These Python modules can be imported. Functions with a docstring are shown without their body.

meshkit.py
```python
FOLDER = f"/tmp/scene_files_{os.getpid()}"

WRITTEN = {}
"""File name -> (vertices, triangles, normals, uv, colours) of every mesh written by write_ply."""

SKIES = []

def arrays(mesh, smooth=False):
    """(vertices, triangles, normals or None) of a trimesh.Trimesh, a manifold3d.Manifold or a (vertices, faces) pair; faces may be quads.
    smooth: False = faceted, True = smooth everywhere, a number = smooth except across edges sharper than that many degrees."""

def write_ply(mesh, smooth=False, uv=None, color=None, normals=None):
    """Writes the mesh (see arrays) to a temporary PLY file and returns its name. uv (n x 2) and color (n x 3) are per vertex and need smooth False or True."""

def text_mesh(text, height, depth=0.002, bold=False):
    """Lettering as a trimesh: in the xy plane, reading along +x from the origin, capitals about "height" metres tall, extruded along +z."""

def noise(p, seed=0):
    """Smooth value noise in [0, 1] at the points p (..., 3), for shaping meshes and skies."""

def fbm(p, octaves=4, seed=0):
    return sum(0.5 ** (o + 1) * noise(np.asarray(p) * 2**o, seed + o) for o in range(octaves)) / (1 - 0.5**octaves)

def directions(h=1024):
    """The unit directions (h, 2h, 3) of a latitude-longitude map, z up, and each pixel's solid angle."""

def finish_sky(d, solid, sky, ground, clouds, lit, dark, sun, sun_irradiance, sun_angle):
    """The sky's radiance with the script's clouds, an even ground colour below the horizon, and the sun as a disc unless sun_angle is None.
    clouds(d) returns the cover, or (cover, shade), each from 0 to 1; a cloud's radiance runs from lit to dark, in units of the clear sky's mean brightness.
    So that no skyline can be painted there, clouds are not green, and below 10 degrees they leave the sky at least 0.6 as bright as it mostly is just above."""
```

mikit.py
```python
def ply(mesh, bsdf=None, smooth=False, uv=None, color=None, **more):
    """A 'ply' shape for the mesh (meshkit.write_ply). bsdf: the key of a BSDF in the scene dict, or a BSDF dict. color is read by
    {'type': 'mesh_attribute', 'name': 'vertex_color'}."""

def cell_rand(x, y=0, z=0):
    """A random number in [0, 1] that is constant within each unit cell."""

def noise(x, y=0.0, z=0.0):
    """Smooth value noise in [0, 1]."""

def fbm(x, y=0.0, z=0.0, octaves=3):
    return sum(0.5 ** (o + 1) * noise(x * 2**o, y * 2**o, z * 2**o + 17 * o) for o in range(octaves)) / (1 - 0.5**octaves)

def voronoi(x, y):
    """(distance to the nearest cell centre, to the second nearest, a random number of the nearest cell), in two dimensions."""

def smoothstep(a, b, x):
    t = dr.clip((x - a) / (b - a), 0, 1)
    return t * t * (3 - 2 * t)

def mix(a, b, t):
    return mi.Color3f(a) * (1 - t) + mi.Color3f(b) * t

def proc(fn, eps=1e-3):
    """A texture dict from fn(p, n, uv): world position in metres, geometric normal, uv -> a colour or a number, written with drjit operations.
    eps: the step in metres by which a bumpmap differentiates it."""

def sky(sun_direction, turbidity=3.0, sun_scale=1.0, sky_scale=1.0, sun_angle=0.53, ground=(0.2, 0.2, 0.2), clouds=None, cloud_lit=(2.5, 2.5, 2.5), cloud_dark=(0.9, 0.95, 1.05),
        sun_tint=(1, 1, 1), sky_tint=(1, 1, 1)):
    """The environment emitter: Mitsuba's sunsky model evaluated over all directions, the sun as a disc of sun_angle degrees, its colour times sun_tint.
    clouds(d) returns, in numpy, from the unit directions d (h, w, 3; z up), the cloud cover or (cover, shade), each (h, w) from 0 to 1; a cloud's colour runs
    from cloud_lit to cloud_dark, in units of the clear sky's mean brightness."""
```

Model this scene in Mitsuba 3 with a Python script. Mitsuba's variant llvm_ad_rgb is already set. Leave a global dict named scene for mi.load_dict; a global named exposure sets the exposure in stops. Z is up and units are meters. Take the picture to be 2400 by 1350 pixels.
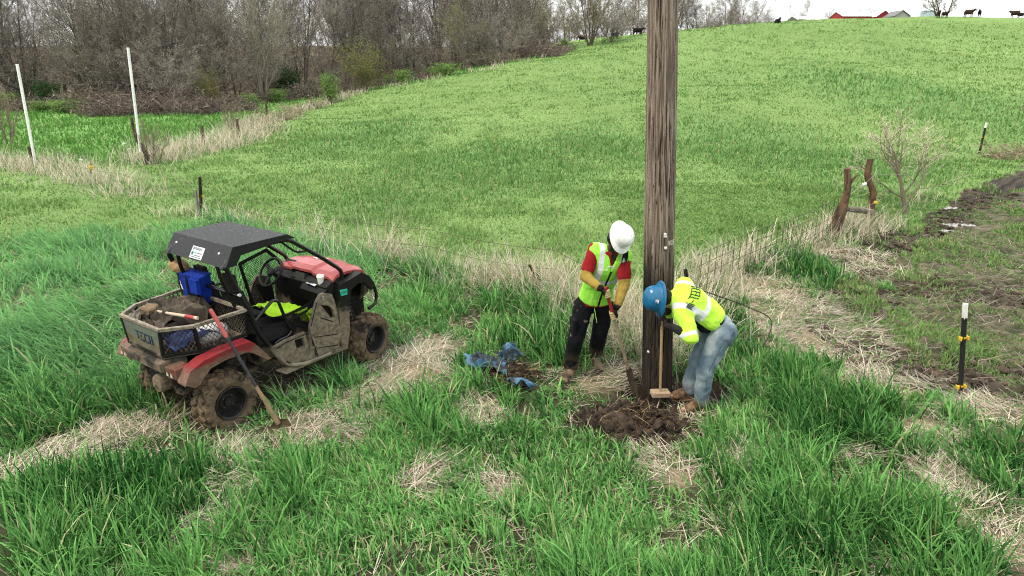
import math, random
import numpy as np, trimesh, manifold3d as m3
import mitsuba as mi, mikit, meshkit
from scipy.interpolate import RBFInterpolator
from shapely import contains_xy, Polygon, LineString
import shapely

# ---------------------------------------------------------------- camera, sky, exposure
T = mi.ScalarTransform4f
scene, labels = {}, {}
PITCH, CAM = math.radians(18.0), np.array([0.0, 0.0, 3.45])
scene['camera'] = {'type': 'perspective', 'fov': 2 * math.degrees(math.atan(1200 / 1600)), 'fov_axis': 'x',
                   'to_world': T().look_at(origin=CAM.tolist(), target=[0, math.cos(PITCH), 3.45 - math.sin(PITCH)], up=[0, 0, 1]),
                   'near_clip': 0.1, 'far_clip': 3000.0}


def overcast(d):
    """closed cloud layer, brightest overhead, a little uneven"""
    s = np.clip(d[..., 2], 0, 1)
    n = meshkit.fbm(np.stack([d[..., 0] / (s + 0.25), d[..., 1] / (s + 0.25), s * 0], -1) * 1.3, 3, 5)
    return np.ones(d.shape[:2]), np.clip(0.80 - 0.80 * s + 0.35 * (n - 0.5), 0, 1)


scene['sky'] = mikit.sky([-0.45, -0.30, 0.84], turbidity=3, sun_scale=0.3, sun_angle=10, clouds=overcast,
                         cloud_lit=(3.3, 3.32, 3.3), cloud_dark=(1.9, 1.92, 1.93), ground=(0.1, 0.13, 0.07))
exposure = 2.82

# ---------------------------------------------------------------- helpers
rng = np.random.default_rng(7)
random.seed(7)


def fbm(v, s=1.0, oct=3, seed=0):
    return meshkit.fbm(np.asarray(v, float) * s, oct, seed)


def sst(a, b, x):
    t = np.clip((np.asarray(x, float) - a) / (b - a), 0, 1)
    return t * t * (3 - 2 * t)


def lerp(a, b, t):
    t = np.asarray(t)[..., None]
    return np.asarray(a, float) * (1 - t) + np.asarray(b, float) * t


USED = set()


def key_for(name):
    k, n = name, 0
    while k in USED:
        n += 1
        k = f'{name}_{n:03d}'
    USED.add(k)
    return k


def sub(parent, name):
    return key_for(parent + '__' + name)


def label(key, text=None, cat=None, group=None, kind=None):
    d = labels.setdefault(key, {})
    for a, b in (('label', text), ('category', cat), ('group', group), ('kind', kind)):
        if b:
            d[a] = b
    return key


VC = {'type': 'mesh_attribute', 'name': 'vertex_color'}


def pbr(rough, spec=0.5, **k):
    return {'type': 'twosided', 'bsdf': {'type': 'principled', 'base_color': dict(VC), 'roughness': rough, 'specular': spec, **k}}


scene['matte'] = pbr(0.85, 0.25)
scene['satin'] = pbr(0.5, 0.28)
scene['gloss'] = pbr(0.22, 0.5)
scene['metal'] = pbr(0.35, 0.5, metallic=0.85)
scene['cloth'] = pbr(0.95, 0.12, sheen=0.4)
scene['blade'] = {'type': 'principledthin', 'base_color': dict(VC), 'roughness': 0.42, 'diff_trans': 0.45, 'eta': 1.4, 'spec_trans': 0.0}
scene['wet'] = pbr(0.12, 0.6)


def tm(x):
    """anything -> trimesh"""
    if hasattr(x, 'to_mesh'):
        m = x.to_mesh()
        return trimesh.Trimesh(np.array(m.vert_properties[:, :3]), np.array(m.tri_verts), process=False)
    if isinstance(x, (tuple, list)) and not isinstance(x[0], trimesh.Trimesh):
        v, f = np.asarray(x[0], float), np.asarray(x[1], int)
        if f.shape[1] == 4:
            f = np.vstack([f[:, [0, 1, 2]], f[:, [0, 2, 3]]])
        return trimesh.Trimesh(v, f, process=False)
    if isinstance(x, (tuple, list)):
        return trimesh.util.concatenate([tm(y) for y in x])
    return x


def put(key, mesh, color, mat='matte', ang=40, edge=None, xf=None, var=0.0):
    """adds one mesh entry; color = rgb or fn(points) -> rgb per vertex, evaluated in the mesh's own space"""
    m = tm(mesh)
    if edge:
        v, f = trimesh.remesh.subdivide_to_size(m.vertices, m.faces, edge, max_iter=8)
        m = trimesh.Trimesh(v, f)
        m.merge_vertices()
    if ang is not None:
        m = trimesh.graph.smooth_shade(m, angle=math.radians(ang), facet_minarea=None)
    v = np.array(m.vertices)
    c = color(v) if callable(color) else np.tile(np.asarray(color, float), (len(v), 1))
    if var:
        c = c * (1 + var * (2 * fbm(v, 9.0, 3, 5) - 1))[:, None]
    if xf is not None:
        v = xf(v)
    scene[key] = mikit.ply((v, np.array(m.faces)), mat, smooth=ang is not None, color=np.clip(c, 0, 1))
    return key


def tube_arr(points, radii, sides=6, cap=True):
    p = np.asarray(points, float)
    n = len(p)
    t = np.gradient(p, axis=0)
    t /= np.linalg.norm(t, axis=1, keepdims=True) + 1e-12
    ref = np.array([0.31, 0.17, 0.94]) if abs(t[:, 2]).mean() < 0.8 else np.array([0.95, 0.3, 0.1])
    a = np.cross(t, ref)
    a /= np.linalg.norm(a, axis=1, keepdims=True) + 1e-12
    b = np.cross(t, a)
    an = np.arange(sides) * 2 * np.pi / sides
    r = np.broadcast_to(np.asarray(radii, float), (n,))
    v = (p[:, None] + r[:, None, None] * (np.cos(an)[None, :, None] * a[:, None] + np.sin(an)[None, :, None] * b[:, None])).reshape(-1, 3)
    i, j = np.meshgrid(np.arange(n - 1), np.arange(sides), indexing='ij')
    q = np.stack([i * sides + j, i * sides + (j + 1) % sides, (i + 1) * sides + (j + 1) % sides, (i + 1) * sides + j], -1).reshape(-1, 4)
    f = np.vstack([q[:, [0, 1, 2]], q[:, [0, 2, 3]]])
    if cap:
        v = np.vstack([v, p[:1], p[-1:]])
        k = np.arange(sides)
        f = np.vstack([f, np.stack([(k + 1) % sides, k, np.full(sides, n * sides)], 1), np.stack([(n - 1) * sides + k, (n - 1) * sides + (k + 1) % sides, np.full(sides, n * sides + 1)], 1)])
    return v, f


def tube(points, radii, sides=8):
    v, f = tube_arr(points, radii, sides)
    return trimesh.Trimesh(v, f[:, ::-1], process=False)


def round_path(pts, r=0.06, n=4):
    """polyline with rounded corners"""
    pts = [np.asarray(p, float) for p in pts]
    out = [pts[0]]
    for a, b, c in zip(pts, pts[1:], pts[2:]):
        u, w = a - b, c - b
        lu, lw = np.linalg.norm(u), np.linalg.norm(w)
        d = min(r, lu * 0.45, lw * 0.45)
        p, q = b + u / lu * d, b + w / lw * d
        for s in np.linspace(0, 1, n):
            out.append((1 - s) ** 2 * p + 2 * s * (1 - s) * b + s * s * q)
    return np.array(out + [pts[-1]])


def box(c, s, rot=None, bev=0.0):
    s = np.asarray(s, float)
    if bev > 0:
        h = s / 2
        pts = []
        for k in range(3):
            d = np.array([bev if j != k else 0.0 for j in range(3)])
            for sg in np.ndindex(2, 2, 2):
                sg = np.array(sg) * 2 - 1
                pts.append(sg * (h - d))
        m = trimesh.convex.convex_hull(np.array(pts))
    else:
        m = trimesh.creation.box(extents=s)
    if rot is not None:
        m.apply_transform(trimesh.transformations.euler_matrix(*rot))
    m.apply_translation(c)
    return m


def hull(pts):
    return trimesh.convex.convex_hull(np.asarray(pts, float))


def prism(poly, y0, y1, axis=1):
    """extrudes a polygon given in the two other axes along an axis: axis 1 -> poly is (x, z)"""
    m = trimesh.creation.extrude_polygon(Polygon(poly).buffer(0), abs(y1 - y0), engine='earcut')
    v = np.array(m.vertices)
    lo = min(y0, y1)
    if axis == 1:
        w = np.c_[v[:, 0], lo + v[:, 2], v[:, 1]]
    elif axis == 0:
        w = np.c_[lo + v[:, 2], v[:, 0], v[:, 1]]
    else:
        w = np.c_[v[:, 0], v[:, 1], lo + v[:, 2]]
    out = trimesh.Trimesh(w, m.faces, process=False)
    out.fix_normals()
    return out


def lathe(profile, n=32):
    """profile: (radius, z)"""
    return trimesh.creation.revolve(np.asarray(profile, float), sections=n)


def place(m, loc=(0, 0, 0), rot=(0, 0, 0), scale=1.0):
    m = tm(m).copy()
    M = trimesh.transformations.euler_matrix(*rot)
    M[:3, :3] *= scale
    M[:3, 3] = loc
    m.apply_transform(M)
    return m


def align(m, a, b):
    """moves a mesh built along +z from the origin so that +z points from a to b, origin at a"""
    d = np.asarray(b, float) - np.asarray(a, float)
    M = trimesh.geometry.align_vectors([0, 0, 1], d / np.linalg.norm(d))
    M[:3, 3] = a
    m = m.copy()
    m.apply_transform(M)
    return m


def bumpy(m, amp, s, seed=0, oct=3):
    m = tm(m).copy()
    v = np.array(m.vertices)
    n = np.array(m.vertex_normals)
    m.vertices = v + n * (amp * (2 * fbm(v, s, oct, seed) - 1))[:, None]
    return m


def ribbon(points, width, side):
    """thin strap with thickness"""
    p = np.asarray(points, float)
    s = np.asarray(side, float)
    s = s / np.linalg.norm(s)
    out = []
    for a, b in zip(p[:-1], p[1:]):
        t = (b - a) / np.linalg.norm(b - a)
        n = np.cross(t, s)
        n /= np.linalg.norm(n) + 1e-9
        q = [c + i * s * width / 2 + j * n * 0.002 for c in (a - t * width * 0.2, b + t * width * 0.2) for i in (-1, 1) for j in (-1, 1)]
        out.append(hull(q))
    return trimesh.util.concatenate(out)

# ---------------------------------------------------------------- terrain
CTRL = np.array([(25.41, 42.0, 1.16), (38.6, 65.0, 3.64), (52.77, 90.0, 7.22), (64.03, 110.0, 10.46), (30.49, 42.0, 1.16), (45.61, 64.0, 3.64), (61.97, 88.0, 6.89), (75.47, 108.0, 10.22), (15.24, 42.0, 1.16), (23.52, 66.0, 3.64), (31.72, 90.0, 6.72), (36.08, 103.0, 9.06), (10.16, 42.0, 1.16), (15.92, 67.0, 3.64), (20.26, 86.0, 5.86), (23.44, 100.0, 7.86), (3.71, 38.0, 0.25), (5.47, 57.0, 1.99), (7.94, 84.0, 5.11), (9.42, 100.0, 6.37), (-0.47, 38.5, 0.21), (-0.72, 60.0, 1.92), (-0.9, 76.0, 3.67), (-4.7, 38.5, 0.21), (-7.9, 66.0, 2.03), (-9.77, 40.0, 0.08), (-14.48, 60.0, 0.63), (17.76, 108.0, 7.5), (8.83, 150.0, 7.83), (25.48, 155.0, 9.26), (4.5, 95.0, 4.9), (-13.74, 35.0, -0.02), (-15.37, 44.0, 0.01), (-16.51, 58.0, 0.11), (-15.94, 78.0, 0.78), (-24.77, 48.0, 0.27), (-23.57, 60.0, 0.35), (-56.2, 85.0, 0.54), (-56.84, 80.0, 0.25), (90.0, 140.0, 9.5), (45.0, 135.0, 9.5), (70.0, 180.0, 6.0), (130.0, 150.0, 9.5), (20.0, 220.0, 5.0), (-20.0, 130.0, 6.0), (-60.0, 120.0, 5.0), (-110.0, 120.0, 5.0), (-40.0, 200.0, 8.0), (100.0, 260.0, 3.0), (40.0, 300.0, 3.0), (-80.0, 300.0, 8.0), (150.0, 60.0, 6.0), (110.0, 40.0, 3.0), (200.0, 150.0, 8.0), (200.0, 300.0, 2.0), (-200.0, 100.0, 4.0), (-200.0, 300.0, 6.0), (-120.0, 40.0, 1.0), (0.0, 500.0, 0.0), (300.0, 500.0, 0.0), (-300.0, 500.0, 0.0), (0.0, -60.0, 0.0), (80.0, -40.0, 0.0), (-80.0, -40.0, 0.0), (200.0, -100.0, 0.0), (-200.0, -100.0, 0.0), (0.0, -300.0, 0.0), (-24.0, -12.0, 0.0), (-24.0, -6.0, 0.0), (-24.0, 0.0, 0.0), (-24.0, 6.0, 0.0), (-24.0, 12.0, 0.0), (-24.0, 18.0, 0.0), (-24.0, 24.0, 0.0), (-24.0, 30.0, 0.0), (-18.0, -12.0, 0.0), (-18.0, -6.0, 0.0), (-18.0, 0.0, 0.0), (-18.0, 6.0, 0.0), (-18.0, 12.0, 0.0), (-18.0, 18.0, 0.0), (-18.0, 24.0, 0.0), (-18.0, 30.0, 0.0), (-12.0, -12.0, 0.0), (-12.0, -6.0, 0.0), (-12.0, 0.0, 0.0), (-12.0, 6.0, 0.0), (-12.0, 12.0, 0.0), (-12.0, 18.0, 0.0), (-12.0, 24.0, 0.0), (-12.0, 30.0, 0.0), (-6.0, -12.0, 0.0), (-6.0, -6.0, 0.0), (-6.0, 0.0, 0.0), (-6.0, 6.0, 0.0), (-6.0, 12.0, 0.0), (-6.0, 18.0, 0.0), (-6.0, 24.0, 0.0), (-6.0, 30.0, 0.0), (0.0, -12.0, 0.0), (0.0, -6.0, 0.0), (0.0, 0.0, 0.0), (0.0, 6.0, 0.0), (0.0, 12.0, 0.0), (0.0, 18.0, 0.0), (0.0, 24.0, 0.0), (0.0, 30.0, 0.0), (6.0, -12.0, 0.0), (6.0, -6.0, 0.0), (6.0, 0.0, 0.0), (6.0, 6.0, 0.0), (6.0, 12.0, 0.0), (6.0, 18.0, 0.0), (6.0, 24.0, 0.0), (6.0, 30.0, 0.0), (12.0, -12.0, 0.0), (12.0, -6.0, 0.0), (12.0, 0.0, 0.0), (12.0, 6.0, 0.0), (12.0, 12.0, 0.0), (12.0, 18.0, 0.0), (12.0, 24.0, 0.0), (12.0, 30.0, 0.0), (18.0, -12.0, 0.0), (18.0, -6.0, 0.0), (18.0, 0.0, 0.0), (18.0, 6.0, 0.0), (18.0, 12.0, 0.0), (18.0, 18.0, 0.0), (18.0, 24.0, 0.0), (18.0, 30.0, 0.0), (24.0, -12.0, 0.0), (24.0, -6.0, 0.0), (24.0, 0.0, 0.0), (24.0, 6.0, 0.0), (24.0, 12.0, 0.0), (24.0, 18.0, 0.0), (24.0, 24.0, 0.0), (24.0, 30.0, 0.0), (100, 212, 13.6), (108, 204, 13.7), (77, 190, 12.6), (113, 200, 14.2), (95, 240, 12.5), (120, 230, 12.5)])
_rbf = RBFInterpolator(CTRL[:, :2], CTRL[:, 2], kernel='thin_plate_spline', smoothing=3)
STRAW = np.array([(-4.33, 5.28, 0.34, 0.27), (-4.13, 5.64, 0.44, 0.3), (-3.86, 6.03, 0.38, 0.25), (-1.72, 6.12, 0.52, 0.39), (-1.85, 5.94, 0.25, 0.25), (-1.54, 6.78, 0.47, 0.41), (-1.22, 7.44, 0.46, 0.48), (-1.04, 8.08, 0.38, 0.42), (-0.75, 5.21, 0.23, 0.26), (-2.39, 5.09, 0.33, 0.25), (-2.59, 5.48, 0.16, 0.18), (-2.41, 4.52, 0.2, 0.26), (-2.02, 4.12, 0.16, 0.14), (1.45, 5.5, 0.27, 0.36), (1.82, 6.03, 0.17, 0.33), (3.83, 5.16, 0.22, 0.39), (3.78, 4.54, 0.4, 0.47), (4.15, 5.88, 0.25, 0.4), (3.21, 5.63, 0.24, 0.15), (2.16, 5.48, 0.2, 0.18), (4.06, 8.85, 0.87, 1.44), (4.07, 10.39, 0.81, 1.08), (6.24, 12.1, 0.78, 1.14), (4.14, 7.08, 0.73, 0.28), (5.09, 6.47, 0.41, 0.28), (1.24, 7.25, 0.75, 0.34), (-0.36, 6.38, 0.31, 0.28), (-0.07, 5.02, 0.22, 0.19)])
DARKG = np.array([(10.97, 29.68, 4.22, 8.6), (-0.74, 25.39, 3.7, 6.5), (26.29, 46.7, 5.01, 16.5), (3.72, 31.57, 2.23, 6.71), (-3.35, 17.95, 1.67, 2.35), (-7.26, 35.7, 3.11, 8.42)])
TRAMP = np.array([(1.17, 6.8, 0.84, 0.61), (0.24, 7.11, 0.39, 0.55), (1.85, 6.69, 0.55, 0.5)])
MUDG = np.array([(6.08, 10.61, 0.76, 1.12), (8.56, 12.77, 0.98, 1.56), (4.6, 8.23, 0.5, 0.57), (6.56, 8.74, 0.52, 0.95), (6.99, 10.14, 0.53, 0.83), (5.86, 7.32, 0.3, 0.47), (7.67, 12.96, 0.58, 0.81), (11.23, 15.72, 0.7, 1.38)])
MUD = Polygon([(3.66, 7.67), (4.29, 8.97), (5.68, 10.97), (5.96, 12.61), (7.92, 14.54), (9.1, 15.17), (11.75, 18.26), (15.47, 21.91), (19.4, 25.62), (22.8, 26.26), (6.01, 6.1), (5.38, 6.42), (4.86, 6.66), (4.35, 7.02), (3.91, 7.3)])
FENCE_L = [(1.73, 7.3), (1.32, 8.97), (0.67, 10.08), (-1.42, 11.47), (-4.11, 13.59), (-7.51, 16.23), (-11.07, 19.58), (-16.85, 24.33), (-20.35, 26.04)]
FENCE_R = [(1.85, 7.54), (2.7, 9.68), (3.67, 11.47), (6.61, 13.7), (8.29, 15.47), (9.78, 16.58), (19.68, 29.16), (26.85, 36.71)]
FENCE_F = [(-13.56, 25.1), (-13.46, 30.24), (-13.5, 34.36), (-15.37, 44.0), (-16.43, 57.72), (-15.12, 61.14), (-13.47, 65.91), (-9.96, 66.45), (-5.01, 70.01), (3.8, 80.2)]
NEAR = Polygon([(x, y) for x, y in FENCE_L[::-1]] + [(x, y) for x, y in FENCE_R] + [(40, -20), (-40, -20)])
MEADOW = Polygon([(x, y) for x, y in FENCE_F] + [(-2, 90), (-60, 110), (-70, 20), (-20.3, 26), (-16.8, 24.3), (-13.6, 25)])
POLE = np.array([1.66, 7.02])


def base_z(xy):
    xy = np.asarray(xy, float).reshape(-1, 2)
    r = np.linalg.norm(xy, axis=1)
    out = np.zeros(len(xy))
    k = r < 520
    if k.any():
        q = xy[k]
        out[k] = np.concatenate([_rbf(q[i:i + 20000]) for i in range(0, len(q), 20000)])
    return out * (1 - sst(380, 520, r))


def in_el(xy, E, soft=0.35):
    """0..1 membership of soft-edged patches"""
    out = np.zeros(len(xy))
    wob = 0.55 * (fbm(np.c_[xy, np.zeros(len(xy))], 2.3, 3, 11) - 0.5)
    for cx, cy, rx, ry in E:
        d = np.hypot((xy[:, 0] - cx) / rx, (xy[:, 1] - cy) / ry) + wob
        out = np.maximum(out, 1 - sst(1 - soft, 1 + soft, d))
    return out


def mud_amt(xy):
    """1 inside the muddy yard, fading over its edge"""
    w = np.c_[xy, np.zeros(len(xy))]
    j = xy + np.c_[fbm(w, 0.9, 3, 3) - 0.5, fbm(w, 0.9, 3, 4) - 0.5] * 0.9
    k = (xy[:, 0] > 3) & (xy[:, 1] > 5) & (xy[:, 1] < 30)
    out = np.zeros(len(xy))
    if k.any():
        out[k] = contains_xy(MUD, j[k, 0], j[k, 1])
    return out


TRACK = [LineString([(5.0, 9.9), (6.0, 11.4), (7.3, 13.2), (9.3, 15.2), (11.8, 17.8), (15.5, 21.3), (20, 25)]), LineString([(4.0, 8.4), (4.6, 7.6), (5.4, 7.2), (6.4, 6.9)]), LineString([(7.2, 10.6), (8.2, 9.6), (8.0, 8.4)])]


def track(xy):
    """1 on the poached strips of the yard"""
    pts = shapely.points(xy)
    w = np.c_[xy, np.zeros(len(xy))]
    out = np.zeros(len(xy))
    for l, wd in zip(TRACK, (0.75, 0.6, 0.6)):
        out = np.maximum(out, 1 - sst(0.5, 1.3, shapely.distance(l, pts) / wd + (fbm(w, 1.5, 3, 99) - 0.5) * 1.4))
    return out


PIT = (1.66, 6.93, 0.30)
HEAPS = [(1.27, 6.14, 0.58, 0.38, 0.22), (0.02, 7.25, 0.26, 0.20, 0.17)]


def ground_z(xy, fine=True):
    xy = np.asarray(xy, float).reshape(-1, 2)
    z = base_z(xy)
    if fine:
        w = np.c_[xy, np.zeros(len(xy))]
        r = np.hypot(xy[:, 0], xy[:, 1])
        near = 1 - sst(20, 40, r)
        z = z + near * (fbm(w, 1.3, 2, 21) - 0.5) * 0.12 + (fbm(w, 0.22, 2, 22) - 0.5) * 0.5 * sst(18, 45, r)
        k = r < 32
        m = np.zeros(len(xy))
        m[k] = mud_amt(xy[k])
        z = z + m * ((fbm(w, 2.6, 3, 23) - 0.5) * 0.16 + (fbm(w, 9.0, 3, 24) - 0.5) * 0.13 * sst(14, 6, r * 0.5) - 0.02)
        d = np.hypot(xy[:, 0] - PIT[0], xy[:, 1] - PIT[1])
        d = np.minimum(d, np.hypot((xy[:, 0] - 1.93) / 1.25, xy[:, 1] - 7.0))
        z = z - 0.30 * (1 - sst(0.22, 0.50, d))
    return z


def on(x, y, dz=0.0):
    return np.array([x, y, ground_z([[x, y]])[0] + dz])


# polar sheet: fine in front of the camera, reaching the horizon
ang = np.radians(np.concatenate([np.linspace(-45, 45, 430), np.linspace(45, 315, 55)[1:-1]]))
rad = [0.4, 1.2, 2.0]
r = 2.6
while r < 24:
    rad.append(r)
    r *= 1.0050
while r < 500:
    rad.append(r)
    r *= 1.022
rad = np.array(rad + [700, 1000, 1500, 2200])
A, Rr = np.meshgrid(ang, rad)
xy = np.c_[(Rr * np.sin(A)).ravel(), (Rr * np.cos(A)).ravel()]
nr, na = Rr.shape
gzv = ground_z(xy)
gv = np.c_[xy, gzv]
ii, jj = np.meshgrid(np.arange(nr - 1), np.arange(na), indexing='ij')
q = np.stack([ii * na + jj, ii * na + (jj + 1) % na, (ii + 1) * na + (jj + 1) % na, (ii + 1) * na + jj], -1).reshape(-1, 4)
gf = np.vstack([q[:, [0, 2, 1]], q[:, [0, 3, 2]]])
gv = np.vstack([gv, [[0, 0, 0]]])
k = np.arange(na)
gf = np.vstack([gf, np.stack([np.full(na, len(gv) - 1), (k + 1) % na, k], 1)])


def ground_color(xy):
    w = np.c_[xy, np.zeros(len(xy))]
    r = np.hypot(xy[:, 0], xy[:, 1])
    n1, n2, n3 = fbm(w, 1.1, 3, 31), fbm(w, 6.0, 2, 32), fbm(w, 0.12, 3, 33)
    past = lerp((0.075, 0.14, 0.034), (0.125, 0.20, 0.062), np.clip(n3 * 0.7 + 0.15 + (n1 - 0.5) * 0.8, 0, 1))
    past = lerp(past, (0.07, 0.16, 0.045), 0.5 * in_el(xy, DARKG, 0.6))
    soil = lerp((0.014, 0.012, 0.008), (0.06, 0.05, 0.03), n1)
    near = contains_xy(NEAR, xy[:, 0], xy[:, 1]).astype(float)
    c = lerp(past, soil, near * (1 - sst(11, 17, r)) * 0.95)
    mead = contains_xy(MEADOW, xy[:, 0], xy[:, 1]).astype(float)
    c = lerp(c, lerp((0.07, 0.18, 0.04), (0.12, 0.24, 0.06), n1), mead * 0.9)
    st = in_el(xy, STRAW)
    c = lerp(c, lerp((0.13, 0.10, 0.06), (0.34, 0.28, 0.19), n2), st * 0.85)
    k = r < 32
    m = np.zeros(len(xy))
    m[k] = mud_amt(xy[k])
    mg = np.zeros(len(xy))
    mg[k] = np.maximum(in_el(xy[k], MUDG, 0.7), 0.7 * (1 - sst(0.4, 0.8, track(xy[k]))))
    n5 = fbm(w, 9.0, 3, 24)
    mc = lerp((0.014, 0.010, 0.008), (0.125, 0.10, 0.074), np.clip((n5 - 0.5) * 2.6 + 0.15 + n1 * 0.6, 0, 1))
    mc = lerp(mc, (0.07, 0.095, 0.04), 0.35 * mg)
    tk = np.zeros(len(xy))
    tk[k] = track(xy[k])
    mc = lerp(mc, mc * 0.42, tk)
    c = lerp(c, mc, m)
    # the wood's floor: leaf litter
    wood = sst(0, 12, xy[:, 1] - np.interp(xy[:, 0], [-60, -28, -23, -16, -9, -3, 1.5, 5, 12], [62, 52, 66, 76, 82, 84, 86, 100, 150])) * (xy[:, 0] < 12)
    c = lerp(c, lerp((0.07, 0.055, 0.04), (0.12, 0.10, 0.06), n1), wood)
    for cx, cy, rx, ry, h in HEAPS:
        d = np.hypot((xy[:, 0] - cx) / (rx + 0.18), (xy[:, 1] - cy) / (ry + 0.18))
        c = lerp(c, (0.035, 0.025, 0.018), 1 - sst(0.8, 1.25, d))
    d = np.hypot(xy[:, 0] - PIT[0], xy[:, 1] - PIT[1])
    d = np.minimum(d, np.hypot((xy[:, 0] - 1.93) / 1.25, xy[:, 1] - 7.0))
    c = lerp(c, lerp((0.014, 0.010, 0.007), (0.045, 0.034, 0.024), n2), 1 - sst(0.42, 0.66, d))
    return c


gc = np.vstack([ground_color(xy), [[0.05, 0.05, 0.03]]])
scene['ground'] = mikit.ply((gv, gf), 'matte', smooth=True, color=gc)
label('ground', 'rolling green pasture with a muddy trodden yard and rough grass by the fence', kind='structure')

# puddles lying in the muddy yard
for n, (px_, py_, rx, ry) in enumerate([(10.35, 15.7, 0.36, 0.62), (9.75, 14.75, 0.28, 0.34), (11.35, 17.1, 0.3, 0.5)]):
    a = np.linspace(0, 2 * np.pi, 40, endpoint=False)
    rr = 1 + 0.5 * (fbm(np.c_[np.cos(a), np.sin(a), np.full(40, n * 7.0)], 1.6, 3, 9) - 0.5)
    ring = np.c_[px_ + rx * rr * np.cos(a), py_ + ry * rr * np.sin(a)]
    zt = np.quantile(ground_z(np.c_[px_ + rx * rr * 0.6 * np.cos(a), py_ + ry * rr * 0.6 * np.sin(a)]), 0.40)
    v = np.vstack([np.c_[ring, np.full(40, zt)], [[px_, py_, zt]]])
    f = np.stack([np.full(40, 40), np.arange(40), (np.arange(40) + 1) % 40], 1)
    kk = put(key_for('puddle'), (v, f), (0.10, 0.095, 0.085), 'wet', ang=None)
    label(kk, kind='structure')

# ---------------------------------------------------------------- grass


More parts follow.
